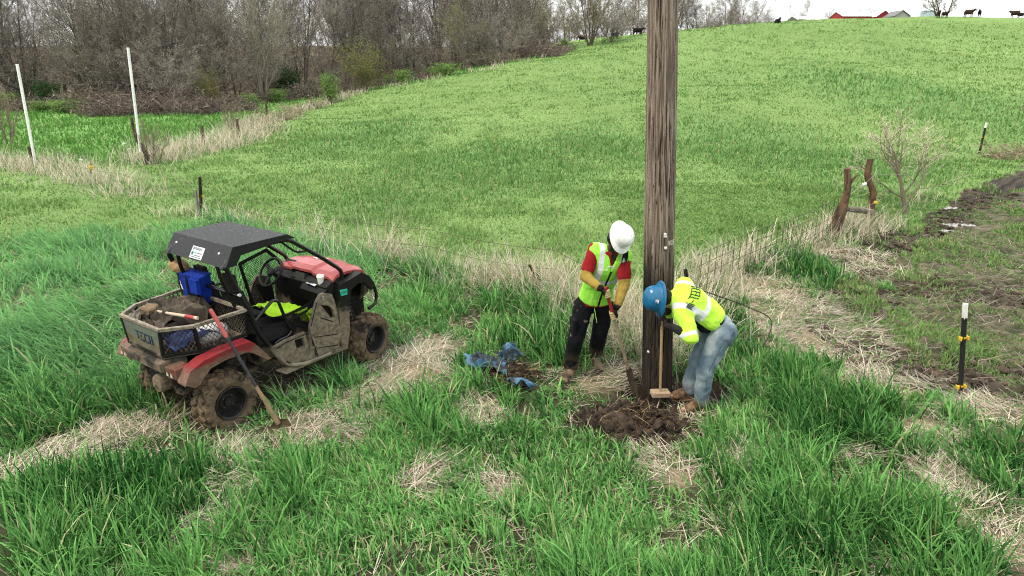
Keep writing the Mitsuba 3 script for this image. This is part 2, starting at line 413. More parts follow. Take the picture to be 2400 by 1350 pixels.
def blade_mesh(base, L, W, az, lean, curl, seg=3, twist=None):
    """n blades as tapering strips: vertices (n*(2seg+1)), faces"""
    n = len(base)
    d = np.c_[np.cos(az), np.sin(az)]
    tw = az + np.pi / 2 + (rng.normal(0, 0.6, n) if twist is None else twist)
    s = np.c_[np.cos(tw), np.sin(tw), np.zeros(n)]
    t = np.linspace(0, 1, seg + 1)
    pos = [base]
    for k in range(seg):
        th = lean + curl * (t[k] + t[k + 1]) / 2
        step = np.c_[d * (np.sin(th) * L / seg)[:, None], np.cos(th) * L / seg]
        pos.append(pos[-1] + step)
    wid = [1.0, 0.95, 0.7, 0.5, 0.3][:seg] if seg > 1 else [1.0]
    vs = []
    for k in range(seg):
        o = s * (W * wid[k] / 2)[:, None]
        vs += [pos[k] - o, pos[k] + o]
    vs.append(pos[seg])
    v = np.stack(vs, 1).reshape(-1, 3)
    f = []
    for k in range(seg - 1):
        a = 2 * k
        f += [[a, a + 1, a + 3], [a, a + 3, a + 2]]
    a = 2 * (seg - 1)
    f.append([a, a + 1, a + 2])
    f = np.array(f)
    nv = 2 * seg + 1
    F = (f[None] + (np.arange(n) * nv)[:, None, None]).reshape(-1, 3)
    return v, F, nv


def grass(key, base, L, W, az, lean, curl, col, seg=3, mat='blade'):
    v, F, nv = blade_mesh(base, L, W, az, lean, curl, seg)
    scene[key] = mikit.ply((v, F), mat, smooth=False, color=np.clip(np.repeat(col, nv, 0), 0, 1))
    return key


def view_points(n, dmin, dmax, power, half=41):
    """ground points spread over the view, density falling as distance**-power"""
    u = rng.random(n)
    e = 2 - power
    r = (dmin ** e + u * (dmax ** e - dmin ** e)) ** (1 / e) if abs(e) > 1e-6 else dmin * (dmax / dmin) ** u
    a = np.radians(rng.uniform(-half, half, n))
    return np.c_[r * np.sin(a), r * np.cos(a)]


def w3(xy, z=0.0):
    return np.c_[xy, np.full(len(xy), z)]


UTV_RECT = None


def utv_gap(xy):
    """1 under the vehicle and in its wheel ruts"""
    d = xy - np.array([-3.311, 6.506])
    c, s = math.cos(0.942), math.sin(0.942)
    lx, ly = d[:, 0] * c + d[:, 1] * s, -d[:, 0] * s + d[:, 1] * c
    return ((lx > -0.3) & (lx < 2.15) & (np.abs(ly) < 0.6)).astype(float)


# near tall grass in clumps that spread outwards
cl = view_points(17000, 3.0, 17.0, 1.25)
inn = contains_xy(NEAR, cl[:, 0], cl[:, 1])
pm = mud_amt(cl)
ps = in_el(cl, STRAW)
pt = in_el(cl, TRAMP)
hd = np.zeros(len(cl))
for cx, cy, rx, ry, h in HEAPS:
    hd = np.maximum(hd, (np.hypot((cl[:, 0] - cx) / (rx + 0.1), (cl[:, 1] - cy) / (ry + 0.1)) < 1).astype(float))
hd = np.maximum(hd, (np.hypot(cl[:, 0] - PIT[0], cl[:, 1] - PIT[1]) < 0.48).astype(float))
hd = np.maximum(hd, (np.hypot((cl[:, 0] - 1.93) / 1.25, cl[:, 1] - 6.95) < 0.42).astype(float))
keep = inn & (rng.random(len(cl)) > 0.74 * ps) & (rng.random(len(cl)) > pm * 0.995) & (rng.random(len(cl)) > 0.55 * pt) & (hd < 0.5) & (utv_gap(cl) < 0.5)
thin = fbm(w3(cl), 1.4, 3, 41)
keep &= rng.random(len(cl)) < sst(0.34, 0.56, thin) * 0.72 + 0.28
cl = cl[keep]
dist = np.hypot(cl[:, 0], cl[:, 1])
nb = rng.integers(9, 27, len(cl))
ci = np.repeat(np.arange(len(cl)), nb)
n = len(ci)
th = rng.uniform(0, 2 * np.pi, n)
rr = 0.085 * np.sqrt(rng.random(n)) * (0.6 + 0.9 * rng.random(len(cl))[ci])
bxy = cl[ci] + np.c_[np.cos(th), np.sin(th)] * rr[:, None]
hgt = (0.13 + 0.36 * fbm(w3(cl), 1.1, 3, 42)) * (0.7 + 0.65 * rng.random(len(cl)))
tier = sst(0.40, 0.56, fbm(w3(cl), 0.85, 3, 47) + rng.normal(0, 0.03, len(cl)))          # tall rank clumps / short pale grass between
hgt *= 0.52 + 0.58 * tier
hgt *= 1 - 0.58 * in_el(cl + [0, 0.15], STRAW, 0.6)
tr_c = np.maximum(in_el(cl, TRAMP), in_el(cl, np.array([(-2.62, 5.92, .42, .38), (-2.2, 6.2, .45, .35), (-3.2, 5.75, .3, .4), (-1.5, 7.35, .4, .35)])))
hgt *= 1 - 0.45 * tr_c
lush = sst(-0.8, -3.0, cl[:, 0]) * sst(6.0, 8.0, cl[:, 1])          # wind-laid long grass on the left
hgt *= 1 + 0.25 * lush
L = hgt[ci] * rng.uniform(0.5, 1.3, n)
wind = 2.6 + 1.2 * (fbm(w3(cl), 0.5, 2, 43) - 0.5) * 2
az = np.where(rng.random(n) < 0.35 + 0.5 * lush[ci], wind[ci] + rng.normal(0, 0.5, n), th + rng.normal(0, 0.7, n))
lean = np.abs(rng.normal(0.15, 0.22, n)) + 0.8 * (rng.random(n) < 0.10) + 0.25 * lush[ci] + 0.9 * tr_c[ci] * rng.random(n)
curl = np.abs(rng.normal(0.75, 0.75, n)) + 0.45 * lush[ci]
W = (rng.uniform(0.009, 0.0185, n) + 0.007 * (rng.random(n) < 0.25)) * (0.85 + 0.04 * dist[ci])
tone = np.clip(0.75 * fbm(w3(cl), 1.0, 2, 44)[ci] + 0.5 * rng.random(len(cl))[ci] - 0.15 + (0.5 - tier[ci]) * 0.16 + rng.normal(0, 0.27, n), 0, 1)
col = lerp((0.014, 0.068, 0.016), (0.195, 0.46, 0.130), tone ** 1.1)
yel = (rng.random(n) < 0.03 + 0.09 * (1 - tier[ci]))
col[yel] = lerp((0.24, 0.33, 0.12), (0.50, 0.46, 0.30), rng.random(yel.sum()))
blue = lush[ci] * 0.42
col = lerp(col, (0.17, 0.37, 0.16), blue)
g3 = np.c_[bxy, ground_z(bxy) - 0.01]
grass('tall_grass', g3, L, W, az, lean, curl, col, 4)
label('tall_grass', 'tall rough green grass growing in tufts around the vehicle and workers', 'grass', kind='stuff')
print('tall grass', n)

# straw: flattened dead grass, thick in the pale patches and thin everywhere else
sp = np.vstack([view_points(90000, 3.0, 17.0, 1.0)] + [np.c_[cx + rx * 1.25 * q_ * np.cos(t_), cy + ry * 1.25 * q_ * np.sin(t_)] for cx, cy, rx, ry in STRAW for q_, t_ in [(np.sqrt(rng.random(int(900 + 2400 * rx * ry))), rng.uniform(0, 6.28, int(900 + 2400 * rx * ry)))]])
st = in_el(sp, STRAW)
nearm = contains_xy(NEAR, sp[:, 0], sp[:, 1])
pmud = mud_amt(sp)
pr = np.where(nearm, 0.16 + 0.40 * sst(0.5, 0.62, fbm(w3(sp), 1.7, 3, 82)) + 0.50 * st * sst(0.34, 0.58, fbm(w3(sp), 2.6, 3, 81)), 0.9 * st)
pr = np.where(pmud > 0.5, 0.45 + 0.4 * st, pr)
ug = utv_gap(sp)
sp = sp[(rng.random(len(sp)) < pr) & (np.hypot(sp[:, 0] - PIT[0], sp[:, 1] - PIT[1]) > 0.40) & (np.hypot((sp[:, 0] - 1.93) / 1.25, sp[:, 1] - 6.95) > 0.36)]
n = len(sp)
az = 0.9 + 2.2 * (fbm(w3(sp), 1.5, 2, 51) - 0.5) * 3 + rng.normal(0, 0.8, n)
stp = in_el(sp, STRAW)
mm = mud_amt(sp)
col = lerp((0.17, 0.14, 0.10), (0.72, 0.66, 0.55), np.clip(rng.normal(0.52, 0.34, n), 0, 1))
grn_ = rng.random(n) < 0.16
col[grn_] = (0.10, 0.22, 0.06)
col = np.where((mm * (stp < 0.3))[:, None] > 0.5, col * 0.55, col)
L = rng.uniform(0.10, 0.34, n)
grass('dead_grass', np.c_[sp, ground_z(sp) + rng.uniform(0.0, 0.06, n) * (0.4 + 0.6 * stp)], L, rng.uniform(0.003, 0.0085, n) * (0.8 + 0.06 * np.hypot(sp[:, 0], sp[:, 1])), az,
      np.clip(rng.normal(1.47, 0.13, n), 0.9, 1.68), rng.normal(0.05, 0.22, n), col, 3)
label('dead_grass', 'flattened straw coloured dead grass lying in pale patches', 'straw', kind='stuff')
print('straw', n)

# standing dry stalks along the fences
lines = []


def along(poly, s0, s1, n, spread, h0, h1):
    ls = LineString(poly)
    s = rng.uniform(s0, s1, n)
    p = shapely.get_coordinates(shapely.line_interpolate_point(ls, s * ls.length))
    p = p + rng.normal(0, spread, (n, 2))
    lines.append(np.c_[p, rng.uniform(h0, h1, n)])


along(FENCE_L, 0.0, 0.14, 6500, 0.34, 0.35, 0.95)
along(FENCE_L, 0.10, 0.40, 2600, 0.32, 0.30, 0.80)
along(FENCE_L, 0.22, 0.32, 1500, 0.25, 0.6, 1.25)
along(FENCE_L, 0.40, 0.66, 700, 0.40, 0.25, 0.6)
along(FENCE_L, 0.60, 0.98, 3000, 0.6, 0.35, 0.95)
along(FENCE_R, 0.02, 0.27, 6000, 0.34, 0.30, 0.75)
along(FENCE_R, 0.12, 0.40, 700, 0.30, 0.25, 0.55)
along(FENCE_F, 0.0, 0.25, 5000, 0.65, 0.5, 1.2)
along(FENCE_F, 0.22, 0.6, 2600, 0.5, 0.4, 1.0)
along(FENCE_F, 0.6, 1.0, 900, 0.6, 0.4, 0.9)
sk = np.vstack(lines)
dpole = np.hypot(sk[:, 0] - 1.66, sk[:, 1] - 6.9)
near_ = contains_xy(NEAR, sk[:, 0], sk[:, 1])
patchy = sst(0.40, 0.56, fbm(w3(sk[:, :2]), 0.55, 2, 95)) + (np.hypot(sk[:, 0] - 1.4, sk[:, 1] - 8.2) < 1.6) + (np.hypot(sk[:, 0] + 13.5, sk[:, 1] - 30) < 7)
sk = sk[(rng.random(len(sk)) < 0.12 + 0.88 * patchy) & (dpole > 0.42) & ~((sk[:, 1] < 7.6) & (sk[:, 0] < 1.5)) & ~((sk[:, 0] > 1.72) & (sk[:, 0] < 2.5) & (sk[:, 1] < 7.3))]
cp = sk[:, :2] + 0.0
clump = np.round(sk[:, :2] / 0.22)
crand = np.modf(np.abs(np.sin(clump[:, 0] * 12.9898 + clump[:, 1] * 78.233) * 43758.5453))[0]
cp += (clump * 0.22 - cp) * 0.55
n = len(cp)
dd = np.hypot(cp[:, 0], cp[:, 1])
col = lerp((0.34, 0.285, 0.20), (0.84, 0.78, 0.66), np.clip(0.4 * crand + 0.6 * rng.random(n), 0, 1))
grn = rng.random(n) < 0.22
col[grn] = (0.14, 0.26, 0.08)
az = crand * 6.28 + rng.normal(0, 0.9, n)
grass('dry_stalks', np.c_[cp, ground_z(cp) - 0.01], sk[:, 2] * rng.uniform(0.6, 1.1, n), rng.uniform(0.004, 0.008, n) * (0.7 + 0.07 * dd), az,
      np.abs(rng.normal(0.25, 0.28, n)), np.abs(rng.normal(0.7, 0.7, n)), col, 3)
label('dry_stalks', 'pale dry grass stalks standing thick along the fence lines', 'dry grass', kind='stuff')
print('stalks', n)

# pasture sward, short, coarser with distance
pp = np.vstack([view_points(285000, 9.0, 118.0, 2.05), (lambda t: t[t[:, 0] > 2.5])(view_points(240000, 5.5, 22.0, 1.6))])
d = np.hypot(pp[:, 0], pp[:, 1])
nearm = contains_xy(NEAR, pp[:, 0], pp[:, 1])
pm = np.zeros(len(pp))
k = d < 32
pm[k] = mud_amt(pp[k])
mg = np.zeros(len(pp))
mg[k] = np.maximum(in_el(pp[k], MUDG, 0.7), 0.75) - 0.9 * sst(0.35, 0.75, track(pp[k]))
wood = pp[:, 1] > np.interp(pp[:, 0], [-60, -28, -23, -16, -9, -3, 1.5, 5, 12], [62, 50, 64, 74, 80, 82, 84, 98, 150])
inmud = (pm > 0.5) & (fbm(w3(pp), 2.2, 3, 71) + 0.16 * (mg - 0.4) > 0.445)
keep = ((~nearm & (pm < 0.5)) | ((d > 15) & (pm < 0.5)) | inmud) & ~wood
pp, d, pm, mg = pp[keep], d[keep], pm[keep], mg[keep]
n = len(pp)
w = w3(pp)
dk = in_el(pp, DARKG, 0.6)
mead = contains_xy(MEADOW, pp[:, 0], pp[:, 1]).astype(float)
n3 = fbm(w, 0.12, 3, 33)
n4 = fbm(w, 0.9, 3, 61)
n5 = fbm(w * (1 / (1 + d / 30))[:, None], 4.0, 2, 63)
tone = np.clip(n3 * 0.5 + 0.28 + (n4 - 0.5) * 0.45 + (n5 - 0.5) * 0.55 + rng.normal(0, 0.15, n), 0, 1)
col = lerp((0.068, 0.160, 0.038), (0.21, 0.35, 0.12), tone)
col = lerp(col, lerp((0.045, 0.13, 0.04), (0.13, 0.28, 0.10), tone), dk * 0.34)
col = lerp(col, lerp((0.05, 0.16, 0.03), (0.13, 0.28, 0.07), tone), mead * 0.9)
col = lerp(col, lerp((0.06, 0.15, 0.035), (0.22, 0.35, 0.12), tone), pm)
dry = rng.random(n) < 0.035 + 0.06 * sst(0.55, 0.7, fbm(w, 0.35, 2, 62))
col[dry] = lerp((0.30, 0.28, 0.14), (0.42, 0.40, 0.24), rng.random(dry.sum()))
hgt = (0.06 + 0.10 * sst(0.42, 0.68, n4) + 0.09 * dk + 0.10 * mead) * (1 - 0.28 * pm)
L = hgt * rng.uniform(0.6, 1.3, n) * (1 + d / 160)
W = 0.0045 + 0.00105 * d * rng.uniform(0.6, 1.2, n)
az = rng.uniform(0, 6.28, n)
grass('pasture_grass', np.c_[pp, ground_z(pp) - 0.015], L, W, az, np.abs(rng.normal(0.3, 0.3, n)), np.abs(rng.normal(0.5, 0.4, n)), col, 2)
label('pasture_grass', 'short bright green pasture grass covering the hill', 'grass', kind='stuff')
print('pasture', n)

# loose clods strewn over the trodden yard
cp_ = (lambda t: t[(t[:, 0] > 2.8)])(view_points(16000, 6.0, 24.0, 1.5))
kd = (mud_amt(cp_) > 0.5) & (track(cp_) > 0.35)
cp_ = cp_[kd][:1500]
ico = trimesh.creation.icosphere(1, 1.0)
nv0 = len(ico.vertices)
cv, cf, cc = [], [], []
for k, (x, y) in enumerate(cp_):
    s_ = rng.uniform(.02, .055)
    v_ = ico.vertices * rng.uniform(.6, 1.4, 3) * rng.uniform(.75, 1.25, (nv0, 1)) * s_ * [1, 1, .7]
    cv.append(v_ + [x, y, 0])
    cf.append(ico.faces + k * nv0)
    cc.append(np.tile(np.array((0.05, 0.037, 0.027)) * rng.uniform(.5, 1.8), (nv0, 1)))
cv = np.vstack(cv)
cv[:, 2] += np.repeat(ground_z(cp_) + .012, nv0)
scene['soil_clods'] = mikit.ply((cv, np.vstack(cf)), 'matte', smooth=True, color=np.vstack(cc))
label('soil_clods', 'dark clods of trodden soil strewn over the muddy yard', 'soil', kind='stuff')

# ---------------------------------------------------------------- trees and shrubs
class Br:
    """collects tubes of one tree in three parts"""

    def __init__(self):
        self.p = {}

    def add(self, part, arr, col):
        self.p.setdefault(part, []).append((arr[0], arr[1], col))

    def mesh(self, part):
        vs, fs, cs, o = [], [], [], 0
        for v, f, c in self.p[part]:
            vs.append(v)
            fs.append(f + o)
            cs.append(np.tile(c, (len(v), 1)))
            o += len(v)
        return np.vstack(vs), np.vstack(fs), np.vstack(cs)


def rot_about(d, ang, az):
    d = d / np.linalg.norm(d)
    a = np.cross(d, [0.3, 0.9, 0.31])
    a /= np.linalg.norm(a)
    b = np.cross(d, a)
    s = math.cos(az) * a + math.sin(az) * b
    return math.cos(ang) * d + math.sin(ang) * s


def branch_path(R, p, d, L, seg, wob, up):
    pts = [p]
    d = d / np.linalg.norm(d)
    for k in range(seg):
        d = d + R.normal(0, wob, 3) + np.array([0, 0, up])
        d /= np.linalg.norm(d)
        pts.append(pts[-1] + d * L / seg)
    return np.array(pts)


def tree_mesh(seed, H=14.0, r0=0.2, stems=1, kids=(10, 8, 7, 6), start=0.22, spread=0.9, up=0.06, bark=(0.15, 0.125, 0.105), twig=(0.2, 0.17, 0.145),
              leaf=None, leaf_n=0, leaf_size=0.09, twr=0.009, ratio=(0.5, 0.5, 0.5, 0.55), stem_lean=0.25):
    R = np.random.default_rng(seed)
    B = Br()
    bark, twig = np.array(bark), np.array(twig)
    tips = []

    def rec(p, d, L, r, lev):
        seg = (7, 5, 4, 3)[lev] if lev < 4 else 2
        pts = branch_path(R, p, d, L, seg, (0.06, 0.14, 0.18, 0.2, 0.22)[lev], up * (0.3 if lev == 0 else 1))
        rad = np.linspace(r, r * (0.25 if lev else 0.3), len(pts))
        if lev == 0:
            rad[0] *= 1.35
            B.add('trunk', tube_arr(pts, rad, 7, False), bark * R.uniform(0.8, 1.15))
        elif lev < 3:
            B.add('branches', tube_arr(pts, rad, (5, 4)[lev - 1], False), bark * R.uniform(0.8, 1.25))
        else:
            # twigs: slim tapering blades of wood, three-sided for the thicker ones
            if lev == 3:
                B.add('twigs', tube_arr(pts, np.maximum(rad, twr * 0.7), 3, False), twig * R.uniform(0.75, 1.25))
            else:
                s = np.cross(pts[-1] - pts[0], R.normal(size=3))
                s /= np.linalg.norm(s) + 1e-9
                s *= twr
                v = np.array([pts[0] - s, pts[0] + s, pts[1] + s * 0.8, pts[1] - s * 0.8, pts[2]])
                B.add('twigs', (v, np.array([[0, 1, 2], [0, 2, 3], [3, 2, 4]])), twig * R.uniform(0.75, 1.25))
                tips.append(pts[1])
                tips.append(pts[2])
        if lev >= len(kids):
            return
        n = max(2, int(round(kids[lev] * R.uniform(0.8, 1.2))))
        s0 = start if lev == 0 else 0.2
        for k in range(n):
            s = s0 + (1 - s0) * ((k + R.random()) / n)
            x = s * seg
            i = min(int(x), seg - 1)
            q = pts[i] + (pts[i + 1] - pts[i]) * (x - i)
            t = pts[i + 1] - pts[i]
            a = R.uniform(0.45, 1.0) * spread * (1.15 - 0.45 * s)
            dd = rot_about(t, a, R.uniform(0, 6.28))
            LL = L * ratio[lev] * R.uniform(0.65, 1.2) * (1.15 - 0.55 * s)
            rec(q, dd, LL, max(np.interp(x, np.arange(len(rad)), rad) * 0.55, 0.004), lev + 1)

    for k in range(stems):
        a = 6.28 * k / stems + R.uniform(-0.4, 0.4)
        lean = 0.04 if stems == 1 else stem_lean * R.uniform(0.5, 1.3)
        d = np.array([math.cos(a) * lean, math.sin(a) * lean, 1.0])
        o = np.array([math.cos(a), math.sin(a), 0]) * (0 if stems == 1 else r0 * 1.2)
        rec(o + np.array([0, 0, -0.15]), d, H * 0.72 * R.uniform(0.85, 1.1), r0 * (1 if stems == 1 else 0.8), 0)
    if leaf is not None and leaf_n:
        tp = np.array(tips)
        c = tp[R.integers(0, len(tp), leaf_n)] + R.normal(0, 0.10, (leaf_n, 3))
        B.p['leaves'] = [leaf_cards(R, c, leaf_size, leaf)]
    return B


def leaf_cards(R, c, size, col):
    n = len(c)
    u = R.normal(size=(n, 3))
    u /= np.linalg.norm(u, axis=1, keepdims=True)
    w = np.cross(u, R.normal(size=(n, 3)))
    w /= np.linalg.norm(w, axis=1, keepdims=True)
    L = (size * R.uniform(0.6, 1.3, n))[:, None]
    v = np.stack([c - u * L, c + w * L * 0.45, c + u * L, c - w * L * 0.45], 1).reshape(-1, 3)
    f = (np.array([[0, 1, 2], [0, 2, 3]])[None] + (np.arange(n) * 4)[:, None, None]).reshape(-1, 3)
    colr = lerp(np.asarray(col[0]), np.asarray(col[1]), R.random(n))
    return v, f, np.repeat(colr, 4, 0)


def make_kind(name, B):
    g = {'type': 'shapegroup'}
    for part in B.p:
        if part == 'leaves':
            v, f, c = B.p[part][0]
            g['leaves'] = mikit.ply((v, f), 'blade', smooth=False, color=c)
        else:
            v, f, c = B.mesh(part)
            g[part] = mikit.ply((v, f), 'matte', smooth=part == 'trunk', color=np.clip(c, 0, 1))
    scene[name] = g
    return name


def plant(name, kind, x, y, rz=None, s=1.0, text=None, cat='tree', group=None, kind_=None, dz=-0.05, tilt=(0, 0), z=None):
    key = key_for(name)
    p = [x, y, z + dz] if z is not None else on(x, y, dz).tolist()
    rz = random.uniform(0, 360) if rz is None else rz
    sx, sz = s if isinstance(s, tuple) else (s, s)
    scene[key] = {'type': 'instance', 'to_world': T().translate(p).rotate([1, 0, 0], tilt[0]).rotate([0, 1, 0], tilt[1]).rotate([0, 0, 1], rz).scale([sx, sx, sz]),
                  'g': {'type': 'ref', 'id': kind}}
    label(key, text, cat, group, kind_)
    for part in scene[kind]:
        if part in ('twigs', 'branches', 'leaves', 'canes'):
            labels[key + '__' + part] = {'kind': 'stuff'}
    return key


GREY = dict(bark=(0.075, 0.067, 0.060), twig=(0.165, 0.150, 0.136))
BROWN = dict(bark=(0.085, 0.073, 0.063), twig=(0.195, 0.172, 0.145))
OLIVE = dict(bark=(0.13, 0.11, 0.085), twig=(0.22, 0.20, 0.13))
KINDS = [make_kind('kind_a', tree_mesh(1, 15, 0.15, kids=(13, 9, 7, 6), start=0.12, **GREY)), make_kind('kind_b', tree_mesh(2, 13, 0.12, kids=(14, 9, 7, 6), start=0.06, spread=1.05, **GREY)),
         make_kind('kind_c', tree_mesh(3, 14, 0.11, stems=2, kids=(11, 8, 6, 6), start=0.08, **BROWN)), make_kind('kind_d', tree_mesh(4, 12, 0.09, stems=3, kids=(10, 7, 6, 5), start=0.05, spread=1.0, **BROWN)),
         make_kind('kind_e', tree_mesh(5, 13, 0.12, kids=(12, 8, 7, 6), start=0.06, leaf=((0.13, 0.15, 0.05), (0.22, 0.22, 0.09)), leaf_n=2600, leaf_size=0.06, **OLIVE))]
THICK = [make_kind('kind_thicket', tree_mesh(71, 6.0, 0.045, stems=6, kids=(9, 7, 6, 5), start=0.05, spread=0.95, up=0.03, stem_lean=0.5, bark=(0.14, 0.12, 0.10), twig=(0.20, 0.175, 0.15), twr=0.010)),
         make_kind('kind_thicket2', tree_mesh(72, 7.5, 0.05, stems=5, kids=(9, 7, 6, 5), start=0.05, spread=0.85, up=0.05, stem_lean=0.4, bark=(0.16, 0.145, 0.125), twig=(0.26, 0.235, 0.205), twr=0.010))]
KINDS_PALE = [make_kind('kind_f', tree_mesh(6, 13, 0.13, stems=3, start=0.12, kids=(9, 7, 7, 5), spread=0.75, bark=(0.2, 0.18, 0.15), twig=(0.29, 0.26, 0.21)))]

# the wood's edge runs from far left to the far hilltop
EDGE = np.array([(-62, 70), (-45, 61), (-31, 51.5), (-25.5, 54), (-24, 63), (-19.5, 70), (-16.8, 79), (-9.5, 81), (-3.1, 79), (1.4, 83), (5.2, 97), (4.5, 118)])
el = LineString(EDGE)


def edge_point(s, back):
    a = np.array(el.interpolate(s * el.length).coords[0])
    b = np.array(el.interpolate(min(1, s + 0.01) * el.length).coords[0])
    c = np.array(el.interpolate(max(0, s - 0.01) * el.length).coords[0])
    t = (b - c) / np.linalg.norm(b - c)
    return a + np.array([-t[1], t[0]]) * back


R2 = np.random.default_rng(77)
GT = 'bare trees of the wood'
TXT = 'bare grey brown deciduous tree in the dense wood along the meadow'
for k in range(46):                                    # two front rows
    s = (k + R2.uniform(-0.3, 0.3) + 0.5) / 46
    p = edge_point(s, 2.0 + 7.0 * (k % 2) + R2.uniform(-1.0, 2.0))
    plant('bare_tree', KINDS[R2.integers(0, 4)], p[0], p[1], s=R2.uniform(0.75, 1.12), text=TXT, group=GT)
for k in range(38):                                    # tall bare brush filling the edge
    s = 0.12 + 0.86 * (k + R2.uniform(-0.4, 0.4) + 0.5) / 38
    p = edge_point(s, R2.uniform(0.5, 6.0))
    plant('bare_brush', THICK[k % 2], p[0], p[1], s=(R2.uniform(0.8, 1.2), R2.uniform(0.65, 1.15)), text='tall bare twiggy brush filling the edge of the wood', cat='shrub', group='bare brush of the wood edge')
for k in range(88):                                   # the mass of the wood behind them
    s = R2.random()
    p = edge_point(s, R2.uniform(12, 44))
    kk = f'woods__{k + 1:03d}'
    scene[kk] = {'type': 'instance', 'to_world': T().translate(on(p[0], p[1], -0.1).tolist()).rotate([0, 0, 1], R2.uniform(0, 360)).scale(R2.uniform(0.85, 1.35)),
                 'g': {'type': 'ref', 'id': KINDS[R2.integers(0, 4)]}}
label('woods', 'deep leafless wood of grey trees behind the first trees', 'wood', kind='stuff')
# singled-out trees of the wood's edge
plant('pale_tree', 'kind_f', -22.3, 63.5, 40, (1.05, 1.1), 'pale tan bare tree with many thin upright branches behind the second white pole', 'tree')
plant('olive_tree', 'kind_e', -5.2, 77.0, 10, 0.9, 'bare tree with an olive green flush at the wood edge', 'tree')
plant('olive_tree', 'kind_e', 3.0, 90.0, 100, (1.0, 0.95), 'olive tinged tree at the hill end of the wood beside the far field', 'tree')

# brambles and bare brush under the edge of the wood
def cane_mesh(seed, n, spread, h, col, r=0.011):
    R = np.random.default_rng(seed)
    B = Br()
    col = np.array(col)
    for k in range(n):
        a = R.uniform(0, 6.28)
        rr = spread * math.sqrt(R.random())
        p = np.array([rr * math.cos(a), rr * math.sin(a) * 0.7, -0.05])
        b = R.uniform(0, 6.28)
        d = np.array([math.cos(b) * 0.6, math.sin(b) * 0.6, 1.0])
        L = h * R.uniform(0.7, 1.7) * (1.15 - 0.5 * rr / spread)
        pts = [p]
        d /= np.linalg.norm(d)
        for i in range(5):
            d = d + np.array([math.cos(b) * 0.13, math.sin(b) * 0.13, -0.17 * i * 0.6]) + R.normal(0, 0.16, 3)
            d /= np.linalg.norm(d)
            pts.append(pts[-1] + d * L / 5)
        c = col * R.uniform(0.6, 1.4)
        B.add('canes', tube_arr(pts, np.linspace(r * R.uniform(0.8, 1.5), r * 0.4, 6), 3, False), c)
        for j in range(5):
            q = pts[R.integers(1, 6)]
            dd = d * 0.3 + R.normal(0, 0.6, 3)
            e = q + dd * 0.22 * L
            s = R.normal(0, 1, 3)
            s *= r * 0.8 / np.linalg.norm(s)
            B.add('canes', (np.array([q - s, q + s, (q + e) / 2 + s + R.normal(0, 0.03, 3), e]), np.array([[0, 1, 2], [0, 2, 3]])), c * 1.15)
    return B


make_kind('kind_bramble', cane_mesh(21, 420, 2.3, 1.25, (0.115, 0.093, 0.08), 0.013))
make_kind('kind_bramble2', cane_mesh(22, 380, 2.0, 1.6, (0.15, 0.13, 0.10), 0.012))
make_kind('kind_weed', cane_mesh(23, 90, 0.8, 1.0, (0.20, 0.17, 0.12), 0.007))
for k in range(15):
    s = 0.14 + 0.72 * (k + R2.uniform(-0.3, 0.3)) / 15
    p = edge_point(s, -1.2 + R2.uniform(-1.0, 1.6))
    plant('bramble_thicket', ('kind_bramble', 'kind_bramble2')[k % 2], p[0], p[1], s=(R2.uniform(0.9, 1.5), R2.uniform(0.9, 1.55)), text='brown leafless bramble thicket at the foot of the wood', cat='shrub', group='bramble thickets along the wood')
for k, (x, y, sc) in enumerate([(-27.0, 49.0, 1.0), (-24.3, 50.5, 1.25), (-21.4, 53.5, 0.9), (-29.6, 51.2, 0.8)]):
    plant('bramble_thicket', 'kind_bramble', x, y, s=(sc * 1.15, sc * 1.25), text=('large brown bramble mound bulging onto the lawn behind the taller white pole', 'tallest brown bramble mound, right of the taller white pole at the wood edge', 'rightmost brown bramble mound at the back corner of the lawn', 'leftmost low brown bramble mound between the two white poles')[k], cat='shrub', group='bramble mounds on the lawn')

# leafy shrubs
def leafy(seed, H, W, n, cols, size, stems=7):
    R = np.random.default_rng(seed)
    B = Br()
    for k in range(stems * 5):
        a = R.uniform(0, 6.28)
        d = np.array([math.cos(a) * W / H * R.uniform(0.1, 1.1), math.sin(a) * W / H * R.uniform(0.1, 1.1), 1.0])
        pts = branch_path(R, np.array([0, 0, -0.05]) + R.normal(0, 0.12, 3) * [1, 1, 0], d, H * R.uniform(0.6, 1.0), 5, 0.12, 0.02)
        B.add('branches', tube_arr(pts, np.linspace(0.02, 0.006, 6), 4, False), np.array([0.14, 0.11, 0.08]) * R.uniform(0.7, 1.2))
        B.p.setdefault('_t', []).append(pts[2:])
    tp = np.vstack(B.p.pop('_t'))
    c = tp[R.integers(0, len(tp), n)] + R.normal(0, 0.09 * H ** 0.7 + 0.05, (n, 3)) * [1, 1, 0.8]
    c = c[fbm(c, 2.2 / max(H, 0.8) * 2, 2, seed) > 0.40]
    B.p['leaves'] = [leaf_cards(R, c, size, cols)]
    return B


